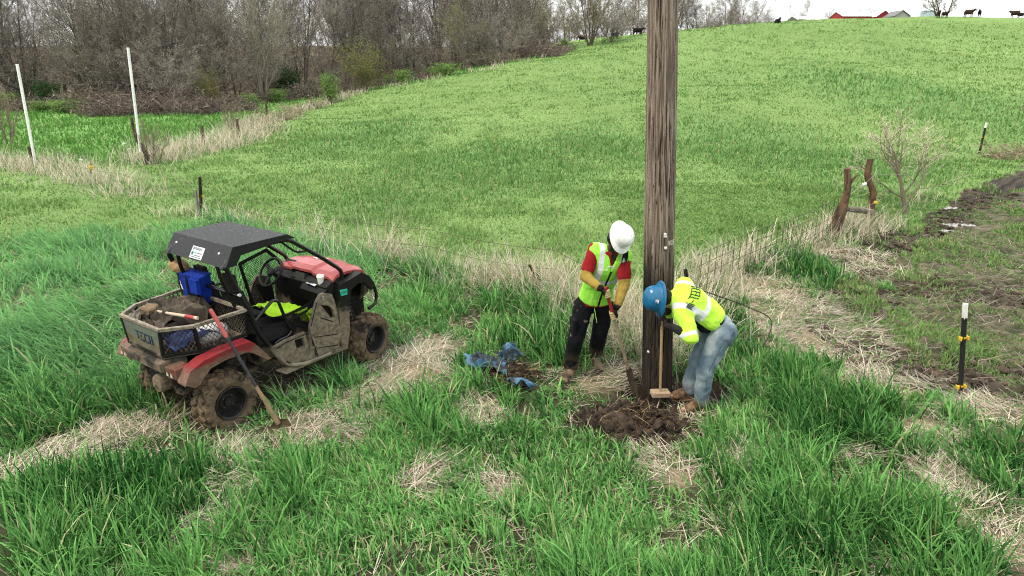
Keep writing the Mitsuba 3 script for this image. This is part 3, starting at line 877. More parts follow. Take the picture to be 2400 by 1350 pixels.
make_kind('kind_olive_bush', leafy(31, 5.0, 3.6, 5200, ((0.12, 0.14, 0.045), (0.24, 0.24, 0.09)), 0.075, 11))
make_kind('kind_green_bush', leafy(32, 2.0, 1.3, 2600, ((0.10, 0.20, 0.05), (0.22, 0.34, 0.11)), 0.07))
make_kind('kind_cedar', leafy(33, 3.0, 2.2, 6500, ((0.02, 0.06, 0.022), (0.05, 0.11, 0.04)), 0.085, 9))
plant('leafy_bush', 'kind_olive_bush', -13.9, 67.0, 20, (1.0, 1.05), 'large olive green bush newly in leaf at the corner of the wood', 'bush')
plant('leafy_bush', 'kind_green_bush', -15.5, 60.0, 50, (0.9, 1.35), 'slim pale green bush on the far fence line', 'bush')
plant('leafy_bush', 'kind_green_bush', -10.6, 69.0, 90, (1.1, 0.8), 'rounded green bush right of the large olive bush', 'bush')
plant('leafy_bush', 'kind_green_bush', -6.4, 71.5, 130, (1.5, 0.75), 'low spreading green bush where the far fence climbs', 'bush')
plant('leafy_bush', 'kind_cedar', -22.2, 70.0, 0, (1.0, 1.1), 'dark evergreen bush among the grey brush', 'bush')
plant('leafy_bush', 'kind_cedar', -36.5, 55.5, 70, (0.8, 0.7), 'dark evergreen bush on the lawn at the far left', 'bush')
plant('leafy_bush', 'kind_olive_bush', -24.6, 57.5, 70, (0.5, 0.7), 'yellow green bush behind the taller white pole', 'bush')
plant('leafy_bush', 'kind_green_bush', -31.0, 48.6, 70, (1.2, 0.5), 'low green tangle at the left foot of the bramble mound', 'bush')
for k in range(14):
    p = edge_point(0.2 + 0.7 * (k + 0.5) / 14, -2.2 + R2.uniform(-1.2, 1.2))
    plant('green_undershrub', 'kind_green_bush', p[0], p[1], s=(R2.uniform(0.5, 1.0), R2.uniform(0.35, 0.8)), text='small green undershrub leafing among the brambles', cat='shrub', group='undershrubs of the wood edge')

# saplings near the fences
make_kind('kind_sapling', tree_mesh(41, 2.1, 0.03, stems=4, kids=(9, 7, 5), start=0.15, spread=0.55, up=0.05, bark=(0.16, 0.13, 0.10), twig=(0.27, 0.22, 0.16), twr=0.003, stem_lean=0.35, ratio=(0.5, 0.45, 0.4)))
make_kind('kind_sapling2', tree_mesh(44, 3.6, 0.055, stems=1, kids=(13, 9, 7), start=0.22, spread=0.85, up=0.07, bark=(0.13, 0.11, 0.08), twig=(0.42, 0.39, 0.29), twr=0.0060, ratio=(0.85, 0.55, 0.45)))
plant('sapling', 'kind_sapling', -12.95, 25.0, 15, (1.0, 0.95), 'twiggy brown sapling right of the taller white pole', 'tree')
plant('sapling', 'kind_sapling', -23.6, 32.6, 70, (1.3, 1.5), 'bare grey sapling at the left edge of the meadow', 'tree')
plant('sapling', 'kind_sapling2', 9.75, 16.6, 120, (1.2, 0.72), 'leaning bare sapling with pale thin twigs right of the braced posts', 'tree', tilt=(0, -9))
plant('sapling', 'kind_sapling', 25.2, 33.5, 0, (1.4, 2.2), 'thin bare sapling at the right edge of the pasture', 'tree')
plant('sapling', 'kind_sapling', -14.6, 36.5, 0, (0.9, 1.1), 'small bare sapling among the stalks of the far fence', 'tree')
for k, (x, y) in enumerate([(19.9, 28.0), (21.2, 28.6)]):
    plant('weedy_shrub', 'kind_weed', x, y, s=(0.8, 0.75), text=('brown weedy shrub left at the foot of the far right steel post', 'brown weedy shrub right of the far right steel post')[k], cat='shrub', group='weedy shrubs by the far right post')
for k, (x, y) in enumerate([(-15.3, 43.2), (-15.0, 46.0), (-14.2, 38.5), (-16.2, 52.0), (-15.9, 56.5)]):
    plant('weedy_shrub', 'kind_weed', x, y, s=(1.0, R2.uniform(0.9, 1.3)), text='brown leafless weedy shrub along the far fence, ' + ('third from the white poles', 'fourth from the white poles', 'nearest to the white poles', 'second last before the slim green bush', 'last before the slim green bush')[k], cat='shrub', group='weedy shrubs along the far fence')

# trees on the hill and behind its crest
make_kind('kind_hill', tree_mesh(51, 9, 0.11, stems=7, kids=(9, 7, 7, 6), start=0.15, spread=0.95, up=0.05, stem_lean=0.55, bark=(0.10, 0.085, 0.07), twig=(0.23, 0.21, 0.14), twr=0.012))
plant('hill_tree', 'kind_hill', 10.2, 94.5, 30, (1.0, 1.15), 'many stemmed bare tree standing on the hillside left of the pole', 'tree')
plant('hill_tree', 'kind_thicket2', 13.3, 97.0, 80, (1.3, 0.75), 'olive grey bare bush tree right of the many stemmed hill tree', 'tree')
plant('hill_tree', 'kind_d', 12.0, 97.5, 30, (0.45, 0.35), 'low broken limbs of a fallen tree beside the many stemmed hill tree', 'tree', tilt=(25, 40))
R3 = np.random.default_rng(5)
for k in range(46):
    px_ = 1270 + (1770 - 1270) * (k + R3.uniform(-0.3, 0.3) + 0.5) / 46
    y = R3.uniform(135, 175)
    x = (px_ - 1200) / 1600 * y * 0.97
    g = k % 3 == 1
    plant('far_tree', 'kind_e' if g else (KINDS[:4] + THICK)[R3.integers(0, 6)], x, y, s=(R3.uniform(0.95, 1.3), R3.uniform(0.72, 1.0)),
          text=('far tree with an olive green flush in the row behind the pasture hill' if g else 'far bare grey tree in the row behind the pasture hill'), group=('olive trees behind the hill' if g else 'bare trees behind the hill'))
for px_, y, sc, kd, tx in [(1783, 165, 0.62, 'kind_a', 'single slender bare tree at the end of the tree row behind the hill'), (1838, 190, 0.62, 'kind_c', 'first bare tree right of the slender tree, behind the lying cow'),
                           (1858, 195, 0.55, 'kind_e', 'greenish far tree behind the lying cow'), (1905, 220, 0.6, 'kind_d', 'faint low bare tree behind the silver roofed shed'), (1990, 235, 0.9, 'kind_d', 'broad bare tree directly behind the red barn'),
                           (1960, 250, 0.6, 'kind_c', 'faint far tree left of the red barn'), (2025, 235, 0.7, 'kind_b', 'bare tree behind the right half of the red barn'), (2300, 250, 0.42, 'kind_e', 'small round tree behind the standing cows')]:
    x = (px_ - 1200) / 1600 * y * 0.975
    plant('far_tree', kd, x, y, s=sc, text=tx, z=max(base_z([[x, y]])[0], 0))
make_kind('kind_gnarled', tree_mesh(61, 8, 0.22, stems=3, kids=(7, 6, 5, 3), start=0.2, spread=0.95, up=0.03, stem_lean=0.5, bark=(0.10, 0.095, 0.075), twig=(0.16, 0.17, 0.10), twr=0.02, leaf=((0.13, 0.16, 0.06), (0.2, 0.24, 0.1)), leaf_n=900, leaf_size=0.09))
plant('gnarled_tree', 'kind_gnarled', 74.4, 127.0, 0, (1.0, 0.9), 'gnarled spreading tree on the hilltop between the red barn and the blue bin', 'tree', z=10.7)

# ---------------------------------------------------------------- utility vehicle (x forward from the rear axle, y left, z up)
def _utv_matrix():
    yaw, vp = 0.942, 0.022
    cy, sy, cp, sp = math.cos(yaw), math.sin(yaw), math.cos(vp), math.sin(vp)
    return np.array([[cy, -sy, 0], [sy, cy, 0], [0, 0, 1]]) @ np.array([[cp, 0, -sp], [0, 1, 0], [sp, 0, cp]])


UM, UT = _utv_matrix(), np.array([-3.311, 6.506, -0.032])


def UX(v):
    return np.asarray(v, float) @ UM.T + UT


U = 'utility_vehicle'
label(U, 'muddy red and black two seat utility vehicle with a black roof and mesh cargo bed', 'utility vehicle')
MUDC, MUDD = np.array((0.20, 0.168, 0.12)), np.array((0.075, 0.056, 0.037))


def muddy(base, amt=0.5, zlo=0.3, zhi=1.1, grad=0.6, mudc=None, sc=7.0, seed=0):
    """base paint under dried splashes of mud that are thicker low down"""
    base = np.asarray(base, float)

    def fn(v):
        a = fbm(v, sc, 4, 3 + seed)
        b = fbm(v, sc * 4.5, 3, 13 + seed)
        lvl = amt + grad * (sst(zhi, zlo, v[:, 2]) - 0.5)
        t = sst(0.62, 0.40, (0.65 * a + 0.35 * b) + 0.55 - lvl)
        m = lerp(MUDD, MUDC if mudc is None else mudc, np.clip(1.6 * b - 0.3, 0, 1))
        c = lerp(np.tile(base, (len(v), 1)) * (0.85 + 0.3 * a)[:, None], m, t * 0.93)
        return c
    return fn


BLK = (0.0045, 0.0045, 0.005)
BLK2 = (0.009, 0.0095, 0.010)
RED = (0.17, 0.016, 0.020)


def up(parent, name, mesh, color, mat='satin', ang=35, edge=None, **k):
    key = sub(parent, name)
    return put(key, mesh, color, mat, ang, edge, xf=UX, **k)


# wheels
def tyre_mesh(R, w, seed):
    prof = [(0.165, -w * 0.40), (0.175, -w * 0.47), (R - 0.085, -w * 0.54), (R - 0.045, -w * 0.50), (R - 0.025, -w * 0.40), (R - 0.018, 0), (R - 0.025, w * 0.40), (R - 0.045, w * 0.50), (R - 0.085, w * 0.54), (0.175, w * 0.47), (0.165, w * 0.40), (0.160, 0), (0.165, -w * 0.40)]
    m = lathe(prof, 56)
    m = place(m, rot=(math.pi / 2, 0, 0))
    parts = [bumpy(m, 0.006, 14, seed)]
    n = 18
    for k in range(n):
        for s in (-1, 1):
            a = 2 * math.pi * (k + (0.25 if s > 0 else -0.25)) / n
            lug = box((0, 0, 0), (0.052, w * 0.36, 0.030), bev=0.007)
            lug = place(lug, rot=(0, 0, s * 0.5))
            lug = place(lug, (0, s * w * 0.22, R - 0.012))
            lug2 = place(box((0, 0, 0), (0.048, 0.03, 0.06), bev=0.008), (0, s * w * 0.49, R - 0.050))
            for q in (lug, lug2):
                q = place(q, rot=(0, a, 0))
                parts.append(q)
    return trimesh.util.concatenate(parts)


def rim_mesh(w, side):
    # outer dish faces -y for side=-1
    prof = [(0.0, 0.055), (0.045, 0.055), (0.05, 0.03), (0.085, 0.03), (0.095, 0.018), (0.14, 0.012), (0.150, 0.04), (0.156, 0.095), (0.172, 0.105), (0.172, 0.11), (0.166, 0.115), (0.150, 0.10), (0.14, -0.02), (0.0, -0.02)]
    m = lathe(prof[::-1], 40)
    m = place(m, rot=(math.pi / 2 if side < 0 else -math.pi / 2, 0, 0))
    return m


def wheel(x, y, side, w, steer=0.0, seed=0, R=0.305):
    wk = sub(U, 'wheel')
    rot = np.array([[math.cos(steer), -math.sin(steer), 0], [math.sin(steer), math.cos(steer), 0], [0, 0, 1]])
    c = np.array([x, y, R - 0.02])

    def xf(v):
        return UX(v @ rot.T + c)
    tcol = muddy((0.012, 0.011, 0.010), 0.62, 0, 0, 0.0, (0.17, 0.125, 0.075), 9.0, seed)
    put(sub(wk, 'tyre'), tyre_mesh(R, w, seed), tcol, 'matte', 35, 0.03, xf=xf)
    off = side * (w / 2 - 0.105)
    rm = place(rim_mesh(w, side), (0, off, 0))
    put(sub(wk, 'rim'), rm, muddy((0.014, 0.014, 0.014), 0.36, 0, 0, 0.0, (0.10, 0.085, 0.06), 12, seed), 'satin', 35, 0.03, xf=xf)
    for k in range(4):
        a = math.pi / 4 + k * math.pi / 2
        nut = lathe([(0, 0.012), (0.010, 0.012), (0.013, 0), (0, 0)][::-1], 6)
        nut = place(nut, rot=(math.pi / 2 if side < 0 else -math.pi / 2, 0, 0))
        nut = place(nut, (0.066 * math.cos(a), off + side * 0.03, 0.066 * math.sin(a)))
        put(sub(wk, 'lug_nut'), nut, (0.05, 0.045, 0.04), 'satin', None, xf=xf)
    # ring of vent holes: dark plugs sunk into the disc
    holes = []
    for k in range(12):
        a = 2 * math.pi * k / 12
        h = place(lathe([(0, 0.002), (0.012, 0.002), (0.012, -0.004), (0, -0.004)][::-1], 10), rot=(math.pi / 2 if side < 0 else -math.pi / 2, 0, 0))
        holes.append(place(h, (0.118 * math.cos(a), off + side * 0.0155, 0.118 * math.sin(a))))
    put(sub(wk, 'vent_hole'), trimesh.util.concatenate(holes), (0.003, 0.003, 0.003), 'matte', None, xf=xf)
    scene_stuff.append(wk)


scene_stuff = []
WB = 1.93
wheel(0.0, -0.52, -1, 0.25, 0, 1)
wheel(0.0, 0.50, 1, 0.25, 0, 2)
wheel(WB, -0.52, -1, 0.23, 0.16, 3)
wheel(WB, 0.50, 1, 0.23, 0.16, 4)

# underbody, axles, muffler, springs
chassis = [box((0.95, 0, 0.40), (2.1, 0.62, 0.12), bev=0.02), box((0.05, 0, 0.52), (0.75, 0.66, 0.26), bev=0.03), box((1.95, 0, 0.62), (0.45, 0.50, 0.36), bev=0.04)]
up(U, 'chassis', trimesh.util.concatenate(chassis), muddy(BLK, 0.5, 0.2, 0.7, 0.3), 'matte', 30, 0.05)
for x in (0.0, WB):
    up(U, 'axle', tube([(x, -0.42, 0.29), (x, -0.15, 0.33), (x, 0.15, 0.33), (x, 0.42, 0.29)], 0.03, 8), muddy(BLK, 0.6), 'matte')
    for s in (-1, 1):
        up(U, 'suspension_arm', trimesh.util.concatenate([tube([(x - 0.12, s * 0.18, 0.36), (x, s * 0.44, 0.27)], 0.016, 6), tube([(x + 0.14, s * 0.18, 0.36), (x, s * 0.44, 0.27)], 0.016, 6)]), muddy(BLK, 0.55), 'matte')
        th = np.linspace(0, 2 * math.pi * 8, 120)
        a, b = np.array([x - 0.06, s * 0.36, 0.36]), np.array([x - 0.10, s * 0.30, 0.78])
        coil = np.outer(1 - th / th[-1], a) + np.outer(th / th[-1], b) + 0.036 * np.c_[np.cos(th), np.sin(th), 0 * th]
        sk_ = up(U, 'spring', tube(coil, 0.0075, 5), (0.02, 0.02, 0.02), 'satin')
        up(sk_, 'damper', tube([a - (0, 0, 0.05), b + (0, 0, 0.04)], 0.02, 8), muddy((0.05, 0.05, 0.05), 0.4), 'satin')
muf = place(lathe([(0, -0.02), (0.02, -0.02), (0.025, 0.0), (0.085, 0.01), (0.095, 0.04), (0.095, 0.30), (0.07, 0.33), (0, 0.33)][::-1], 20), rot=(0, math.pi / 2, 0))
up(U, 'muffler', place(muf, (-0.44, -0.10, 0.52)), muddy((0.06, 0.05, 0.04), 0.85), 'matte', 35, 0.03)

# rear panel below the bed with tail lamps
rp = hull([(-0.40, y, z) for y in (-0.34, 0.34) for z in (0.70, 0.83)] + [(-0.47, y, z) for y in (-0.32, 0.32) for z in (0.72, 0.80)] + [(-0.25, y, z) for y in (-0.42, 0.42) for z in (0.66, 0.84)])
up(U, 'rear_panel', rp, muddy((0.02, 0.02, 0.02), 0.62), 'matte', 30, 0.03)
for s in (-1, 1):
    lk = up(U, 'tail_lamp', hull([(-0.43, s * 0.36, 0.66), (-0.43, s * 0.52, 0.68), (-0.45, s * 0.36, 0.78), (-0.43, s * 0.53, 0.78), (-0.30, s * 0.36, 0.66), (-0.30, s * 0.54, 0.68), (-0.30, s * 0.36, 0.80), (-0.30, s * 0.54, 0.80)]), muddy((0.10, 0.02, 0.015), 0.75, mudc=(0.16, 0.10, 0.07)), 'satin', 30, 0.02)
    for j in (0, 1):
        up(lk, 'reflector', hull([(-0.455, s * (0.385 + 0.07 * j), 0.705), (-0.455, s * (0.43 + 0.07 * j), 0.705), (-0.458, s * (0.405 + 0.07 * j), 0.75), (-0.44, s * (0.40 + 0.07 * j), 0.72)]), (0.55, 0.5, 0.42), 'gloss', None)

# rear fenders
outer = [(-0.43, 0.665), (-0.36, 0.78), (-0.22, 0.835), (0.02, 0.86), (0.28, 0.855), (0.33, 0.82), (0.49, 0.60), (0.46, 0.585), (0.30, 0.72), (0.24, 0.755), (0.0, 0.76), (-0.16, 0.735), (-0.29, 0.62), (-0.34, 0.60)]
for s in (-1, 1):
    band = prism([(x, z) for x, z in outer], s * 0.66, s * 0.615)
    top = []
    line = [(-0.43, 0.665), (-0.36, 0.78), (-0.22, 0.835), (0.02, 0.86), (0.28, 0.855), (0.33, 0.82), (0.49, 0.60)]
    for (xa, za), (xb, zb) in zip(line, line[1:]):
        top.append(hull([(xa, s * 0.66, za), (xb, s * 0.66, zb), (xa, s * 0.525, za + 0.01), (xb, s * 0.525, zb + 0.01), (xa, s * 0.66, za - 0.018), (xb, s * 0.66, zb - 0.018), (xa, s * 0.525, za - 0.01), (xb, s * 0.525, zb - 0.01)]))
    up(U, 'rear_fender', trimesh.util.concatenate([band] + top), muddy(RED, 0.66, 0.6, 0.92, 0.85, (0.19, 0.125, 0.09)), 'satin', 25, 0.025)

# cargo bed: hexagonal tubes, tailgate plate, expanded metal sides
bed = sub(U, 'cargo_bed')
ZT, ZB = 1.15, 0.875
topR = [(-0.43, -0.36), (-0.19, -0.535), (0.35, -0.555)]
topL = [(-0.44, 0.34), (-0.22, 0.515), (0.36, 0.60)]
botR = [(-0.425, -0.33), (-0.15, -0.49), (0.36, -0.50)]
botL = [(-0.425, 0.31), (-0.17, 0.47), (0.36, 0.52)]
ring_t = [(*p, ZT) for p in topR] + [(*p, ZT) for p in topL[::-1]]
ring_b = [(*p, ZB) for p in botR] + [(*p, ZB) for p in botL[::-1]]


def sq_tube(a, b, w=0.028):
    a, b = np.asarray(a, float), np.asarray(b, float)
    d = b - a
    m = box((0, 0, np.linalg.norm(d) / 2), (w, w, np.linalg.norm(d) + w * 0.6), bev=0.004)
    return align(m, a, b)


FRM = muddy((0.02, 0.02, 0.019), 0.58, 0.85, 1.2, -0.25, (0.33, 0.295, 0.235), 9.0)
fr = [sq_tube(ring_t[i], ring_t[(i + 1) % 6], 0.034) for i in range(6)]
up(bed, 'top_rail', trimesh.util.concatenate(fr), FRM, 'satin', 30, 0.03)
fr = [sq_tube(ring_b[i], ring_b[(i + 1) % 6], 0.032) for i in range(6)]
up(bed, 'bottom_rail', trimesh.util.concatenate(fr), muddy(BLK, 0.6), 'satin', 30, 0.03)
for i in range(6):
    up(bed, 'post', sq_tube(ring_b[i], ring_t[i], 0.03), muddy(BLK, 0.45), 'satin', 30, 0.04)
up(bed, 'bed_floor', hull([(*p, z) for p in botR + botL for z in (ZB - 0.03, ZB - 0.01)]), muddy((0.03, 0.03, 0.03), 0.8), 'matte', 30, 0.05)


def expanded(a0, a1, b0, b1, nx, nz, off=0.0, w=0.0032):
    """diamond mesh filling the quad a0 a1 (bottom) b0 b1 (top)"""
    a0, a1, b0, b1 = (np.asarray(p, float) for p in (a0, a1, b0, b1))

    def P(u, v):
        return (a0 * (1 - u) + a1 * u) * (1 - v) + (b0 * (1 - u) + b1 * u) * v
    vs, fs, o = [], [], 0
    nrm = np.cross(a1 - a0, b0 - a0)
    nrm /= np.linalg.norm(nrm)
    for s in (-1, 1):
        for k in range(-nz, nx + nz + 1):
            # strand from the bottom at column k going up with slope s
            u0, u1 = k / nx, (k + s * nz * 0.5 * 2 / 2) / nx
            seg = []
            for t in np.linspace(0, 1, nz + 1):
                u = u0 + (u1 - u0) * t
                if -1e-6 <= u <= 1 + 1e-6:
                    seg.append(P(np.clip(u, 0, 1), t))
            if len(seg) < 2:
                continue
            p = np.array([seg[0], seg[-1]])
            d = p[1] - p[0]
            d /= np.linalg.norm(d)
            side = np.cross(d, nrm) * w
            n3_ = nrm * w * 0.7
            v = np.array([p[0] - side, p[0] + n3_, p[0] + side, p[0] - n3_, p[1] - side, p[1] + n3_, p[1] + side, p[1] - n3_])
            f = np.array([[i, (i + 1) % 4, (i + 1) % 4 + 4, i + 4] for i in range(4)])
            vs.append(v)
            fs.append(np.vstack([f[:, [0, 1, 2]], f[:, [0, 2, 3]]]) + o)
            o += 8
    return trimesh.Trimesh(np.vstack(vs), np.vstack(fs), process=False)


EXM = muddy((0.012, 0.012, 0.012), 0.50, 0.8, 1.2, 0.2, (0.27, 0.235, 0.18), 8)
for a, b in ((0, 1), (1, 2), (2, 3), (3, 4), (4, 5)):
    lw = np.linalg.norm(np.subtract(ring_b[a], ring_b[b]))
    kk = up(bed, 'mesh_panel', expanded(ring_b[a], ring_b[b], ring_t[a], ring_t[b], max(5, int(lw / 0.042)), 9), EXM, 'satin', None)
    label(kk, kind='stuff')
tg0, tg1, tg2, tg3 = np.array(ring_b[5]), np.array(ring_b[0]), np.array(ring_t[0]), np.array(ring_t[5])
tgn = np.array([-1, 0, 0.05])
plate = hull([p + tgn * o for p in (tg0, tg1, tg2, tg3) for o in (-0.004, 0.006)])
tgk = up(bed, 'tailgate', plate, muddy((0.10, 0.125, 0.10), 0.45, 0.85, 1.15, 0.7, (0.16, 0.15, 0.105), 4.0), 'satin', 30, 0.03)
labels[tgk] = {'label': 'muddy grey green tailgate with worn lettering'}
# lettering reads from the vehicle's left to its right, seen from behind; the worn strokes are built as bars
ex = (tg1 - tg0) / np.linalg.norm(tg1 - tg0)
ez = (tg2 - tg1) / np.linalg.norm(tg2 - tg1)
ezp = np.array([0, 0, 1.0])


def strokes(segs, org, h, w, t=0.004):
    out = []
    for (x0, y0), (x1, y1) in segs:
        a, b = org + ex * x0 * h + ezp * y0 * h, org + ex * x1 * h + ezp * y1 * h
        d = (b - a) / np.linalg.norm(b - a)
        nn = np.cross(d, tgn / np.linalg.norm(tgn))
        out.append(hull([p + nn * w / 2 * i + tgn * j for p in (a - d * w * 0.4, b + d * w * 0.4) for i in (-1, 1) for j in (0.010, 0.017)]))
    return out


GL = {'T': [((0, 1), (0.7, 1)), ((0.35, 1), (0.35, 0.12))], 'E': [((0.0, 1), (0.62, 1)), ((0.0, 0), (0.62, 0)), ((0.05, 0.55), (0.2, 0.55))], 'C': [((0, 0), (0, 1)), ((0, 1), (0.62, 1)), ((0, 0), (0.62, 0))], 'H': [((0, 0), (0, 1)), ((0.62, 0), (0.62, 1)), ((0, 0.5), (0.62, 0.5))]}
org = tg0 + ex * 0.215 + ezp * 0.095
let = []
for ch in 'TECH':
    let += strokes(GL[ch], org, 0.078, 0.016)
    org = org + ex * 0.082
up(tgk, 'lettering', trimesh.util.concatenate(let), (0.018, 0.035, 0.06), 'satin', None) if False else put(sub(bed, 'lettering'), trimesh.util.concatenate(let), (0.015, 0.03, 0.05), 'satin', None, xf=UX)

# roll cage
CAGE = muddy(BLK, 0.16, 0.4, 1.1, 0.5, (0.30, 0.26, 0.2), 12)


def bar(name, pts, r=0.022, rr=0.08, col=CAGE):
    return up(U, name, tube(round_path(pts, rr), r, 10), col, 'gloss' if name != 'side_bar' else 'satin', 40)


for s in (-1, 1):
    bar('roof_bar', [(0.20, s * 0.50, 1.60), (0.34, s * 0.50, 1.755), (0.98, s * 0.50, 1.735), (1.35, s * 0.50, 1.46), (1.645, s * 0.50, 1.215), (1.625, s * 0.50, 1.03)], 0.024, 0.07)
    bar('side_bar', [(0.22, s * 0.53, 1.63), (0.32, s * 0.55, 1.30), (0.40, s * 0.555, 1.07), (0.45, s * 0.56, 0.87), (0.59, s * 0.57, 0.61), (0.72, s * 0.58, 0.40), (0.95, s * 0.58, 0.33), (1.30, s * 0.58, 0.33)], 0.026, 0.10, muddy(BLK, 0.42, 0.4, 1.0, 1.0, (0.33, 0.29, 0.22), 9))
    bar('rear_brace', [(0.235, s * 0.36, 1.62), (0.245, s * 0.37, 1.48), (0.37, s * 0.40, 1.05), (0.42, s * 0.42, 0.86)], 0.02, 0.09)
    bar('hip_guard', [(0.46, s * 0.5, 0.97), (0.70, s * 0.5, 1.135), (0.765, s * 0.5, 1.11), (0.84, s * 0.5, 0.84), (0.895, s * 0.5, 0.735), (0.84, s * 0.5, 0.685), (0.68, s * 0.5, 0.67), (0.63, s * 0.5, 0.59)], 0.017, 0.05)
bar('grab_bar', [(0.93, -0.44, 1.71), (1.10, -0.44, 1.555), (1.22, -0.44, 1.535)], 0.013, 0.04)
for x, z in ((0.29, 1.68), (0.98, 1.735)):
    bar('cross_bar', [(x, -0.50, z), (x, 0.50, z)], 0.022)
bar('cross_bar', [(0.33, -0.52, 1.30), (0.33, 0.52, 1.30)], 0.02)
bar('cross_bar', [(0.41, -0.55, 1.02), (0.41, 0.55, 1.02)], 0.02)
bar('cross_bar', [(1.52, -0.50, 1.10), (1.52, 0.50, 1.10)], 0.018)

# roof: flat sheet with turned-down rear flap and sides
z0, rw = 1.805, 0.535
sheet = []
sheet.append(hull([(0.324, s * rw, z0 + o) for s in (-1, 1) for o in (0, -0.012)] + [(0.95, s * rw, z0 - 0.005 + o) for s in (-1, 1) for o in (0, -0.012)]))
sheet.append(hull([(0.324, s * rw, z0) for s in (-1, 1)] + [(0.334, s * rw, z0 - 0.012) for s in (-1, 1)] + [(0.205, s * 0.55, 1.615) for s in (-1, 1)] + [(0.215, s * 0.55, 1.612) for s in (-1, 1)]))
sheet.append(hull([(0.95, s * rw, z0 - 0.005) for s in (-1, 1)] + [(0.95, s * rw, z0 - 0.017) for s in (-1, 1)] + [(1.055, s * 0.50, 1.738) for s in (-1, 1)] + [(1.05, s * 0.50, 1.732) for s in (-1, 1)]))
rfk = up(U, 'roof', trimesh.util.concatenate(sheet), lambda v: np.array([[0.019, 0.021, 0.024]]) * (0.9 + 0.25 * fbm(v, 4, 3, 2))[:, None] + (sst(0.80, 0.86, fbm(v, 60, 2, 6)) * 0.08)[:, None], 'satin', 20, 0.02)
for s in (-1, 1):
    sk_p = [(0.207, 1.615), (0.332, 1.618), (0.395, 1.705), (0.95, 1.752), (1.055, 1.735), (0.95, 1.795), (0.326, 1.800)]
    up(U, 'roof_skirt', prism(sk_p, s * (rw + 0.006), s * (rw - 0.004)), lambda v: np.array([[0.010, 0.0105, 0.0115]]) * (0.85 + 0.3 * fbm(v, 6, 2, 2))[:, None], 'satin', 20, 0.03)
fn_ = np.array([-0.85, 0, 0.53])
fn_ /= np.linalg.norm(fn_)


def on_flap(u, t):
    """point on the rear flap: u across, t down from the fold"""
    a, b = np.array([0.324, 0, z0]), np.array([0.205, 0, 1.615])
    return a + (b - a) * t + np.array([0, u * (1 + 0.03 * t), 0])


fd = np.array([0.205 - 0.324, 0, 1.615 - z0])
fd /= np.linalg.norm(fd)
fnn = np.cross(fd, [0, 1, 0])
fnn = fnn if fnn[0] < 0 else -fnn
for u in (0.41, -0.36):
    p = on_flap(u, 0.42)
    up(rfk, 'bolt', hull([p + fd * a * 0.014 + np.array([0, b, 0]) * 0.014 + fnn * h for a, b in ((1, 0), (-1, 0), (0, 1), (0, -1)) for h in (-0.001, 0.006)]), (0.75, 0.76, 0.74), 'gloss', None)
stk = up(rfk, 'sticker', hull([on_flap(u, t) + fnn * h for u in (0.10, -0.115) for t in (0.36, 0.93) for h in (0.001, 0.003)]), (0.50, 0.53, 0.55), 'satin', None)
mk = []
for i in range(9):
    c = on_flap(0.075 - 0.018 * i, 0.49)
    mk.append(hull([c + fd * a + np.array([0, b, 0]) + fnn * h for a in (-0.018, 0.014 - 0.006 * (i % 3)) for b in (-0.006 + 0.003 * (i % 2), 0.006) for h in (0.003, 0.0045)]))
for t, u0, u1 in ((0.66, 0.035, -0.095), (0.78, 0.035, -0.075), (0.86, 0.085, -0.095)):
    mk.append(hull([on_flap(u, t + o) + fnn * h for u in (u0, u1) for o in (-0.018, 0.018) for h in (0.003, 0.0045)]))
put(sub(rfk, 'print'), trimesh.util.concatenate(mk), (0.10, 0.13, 0.16), 'matte', None, xf=UX)
dc = on_flap(0.066, 0.70)
put(sub(rfk, 'emblem'), hull([dc + fd * 0.019 * math.cos(a) + np.array([0, 0.019 * math.sin(a), 0]) + fnn * h for a in np.linspace(0, 6.28, 16) for h in (0.003, 0.005)]), (0.01, 0.16, 0.15), 'matte', None, xf=UX)

# hood (red), cowl and dashboard
def patch(P, th=0.02):
    """thick quad-grid sheet from a (m, n, 3) array, thickened downwards"""
    P = np.asarray(P, float)
    m, n = P.shape[:2]
    v = np.vstack([P.reshape(-1, 3), P.reshape(-1, 3) - [0, 0, th]])
    i, j = np.meshgrid(np.arange(m - 1), np.arange(n - 1), indexing='ij')
    a = (i * n + j).ravel()
    qd = np.stack([a, a + 1, a + n + 1, a + n], 1)
    N = m * n
    quads = [qd, (qd + N)[:, ::-1]]
    bd = [k for k in range(n)] + [k * n + n - 1 for k in range(1, m)] + [(m - 1) * n + k for k in range(n - 2, -1, -1)] + [k * n for k in range(m - 2, 0, -1)]
    bd = np.array(bd)
    nx_ = np.roll(bd, -1)
    quads.append(np.stack([nx_, bd, bd + N, nx_ + N], 1))
    qd = np.vstack(quads)
    t = trimesh.Trimesh(v, np.vstack([qd[:, [0, 1, 2]], qd[:, [0, 2, 3]]]), process=False)
    t.fix_normals()
    return t


rows = []
for x, zc, hw in ((1.50, 1.185, 0.50), (1.56, 1.228, 0.50), (1.72, 1.24, 0.49), (1.88, 1.215, 0.46), (2.02, 1.165, 0.42), (2.10, 1.09, 0.38)):
    ys = np.array([-1, -0.86, -0.62, -0.40, -0.34, 0, 0.34, 0.40, 0.62, 0.86, 1]) * hw
    dz = np.array([-0.055, -0.02, -0.012, -0.008, 0.018, 0.022, 0.018, -0.008, -0.012, -0.02, -0.055])
    rows.append([(x - 0.05 * (1 - abs(y) / hw), y, zc + d) for y, d in zip(ys, dz)])
hdk = up(U, 'hood', patch(rows, 0.03), lambda v: lerp(muddy((0.25, 0.035, 0.04), 0.22, 0.9, 1.25, 0.6, (0.26, 0.19, 0.15), 6)(v), (0.36, 0.13, 0.13), 0.5 * fbm(v, 5, 3, 8)), 'gloss', 22, 0.03)
labels[hdk] = {'label': 'glossy red hood'}
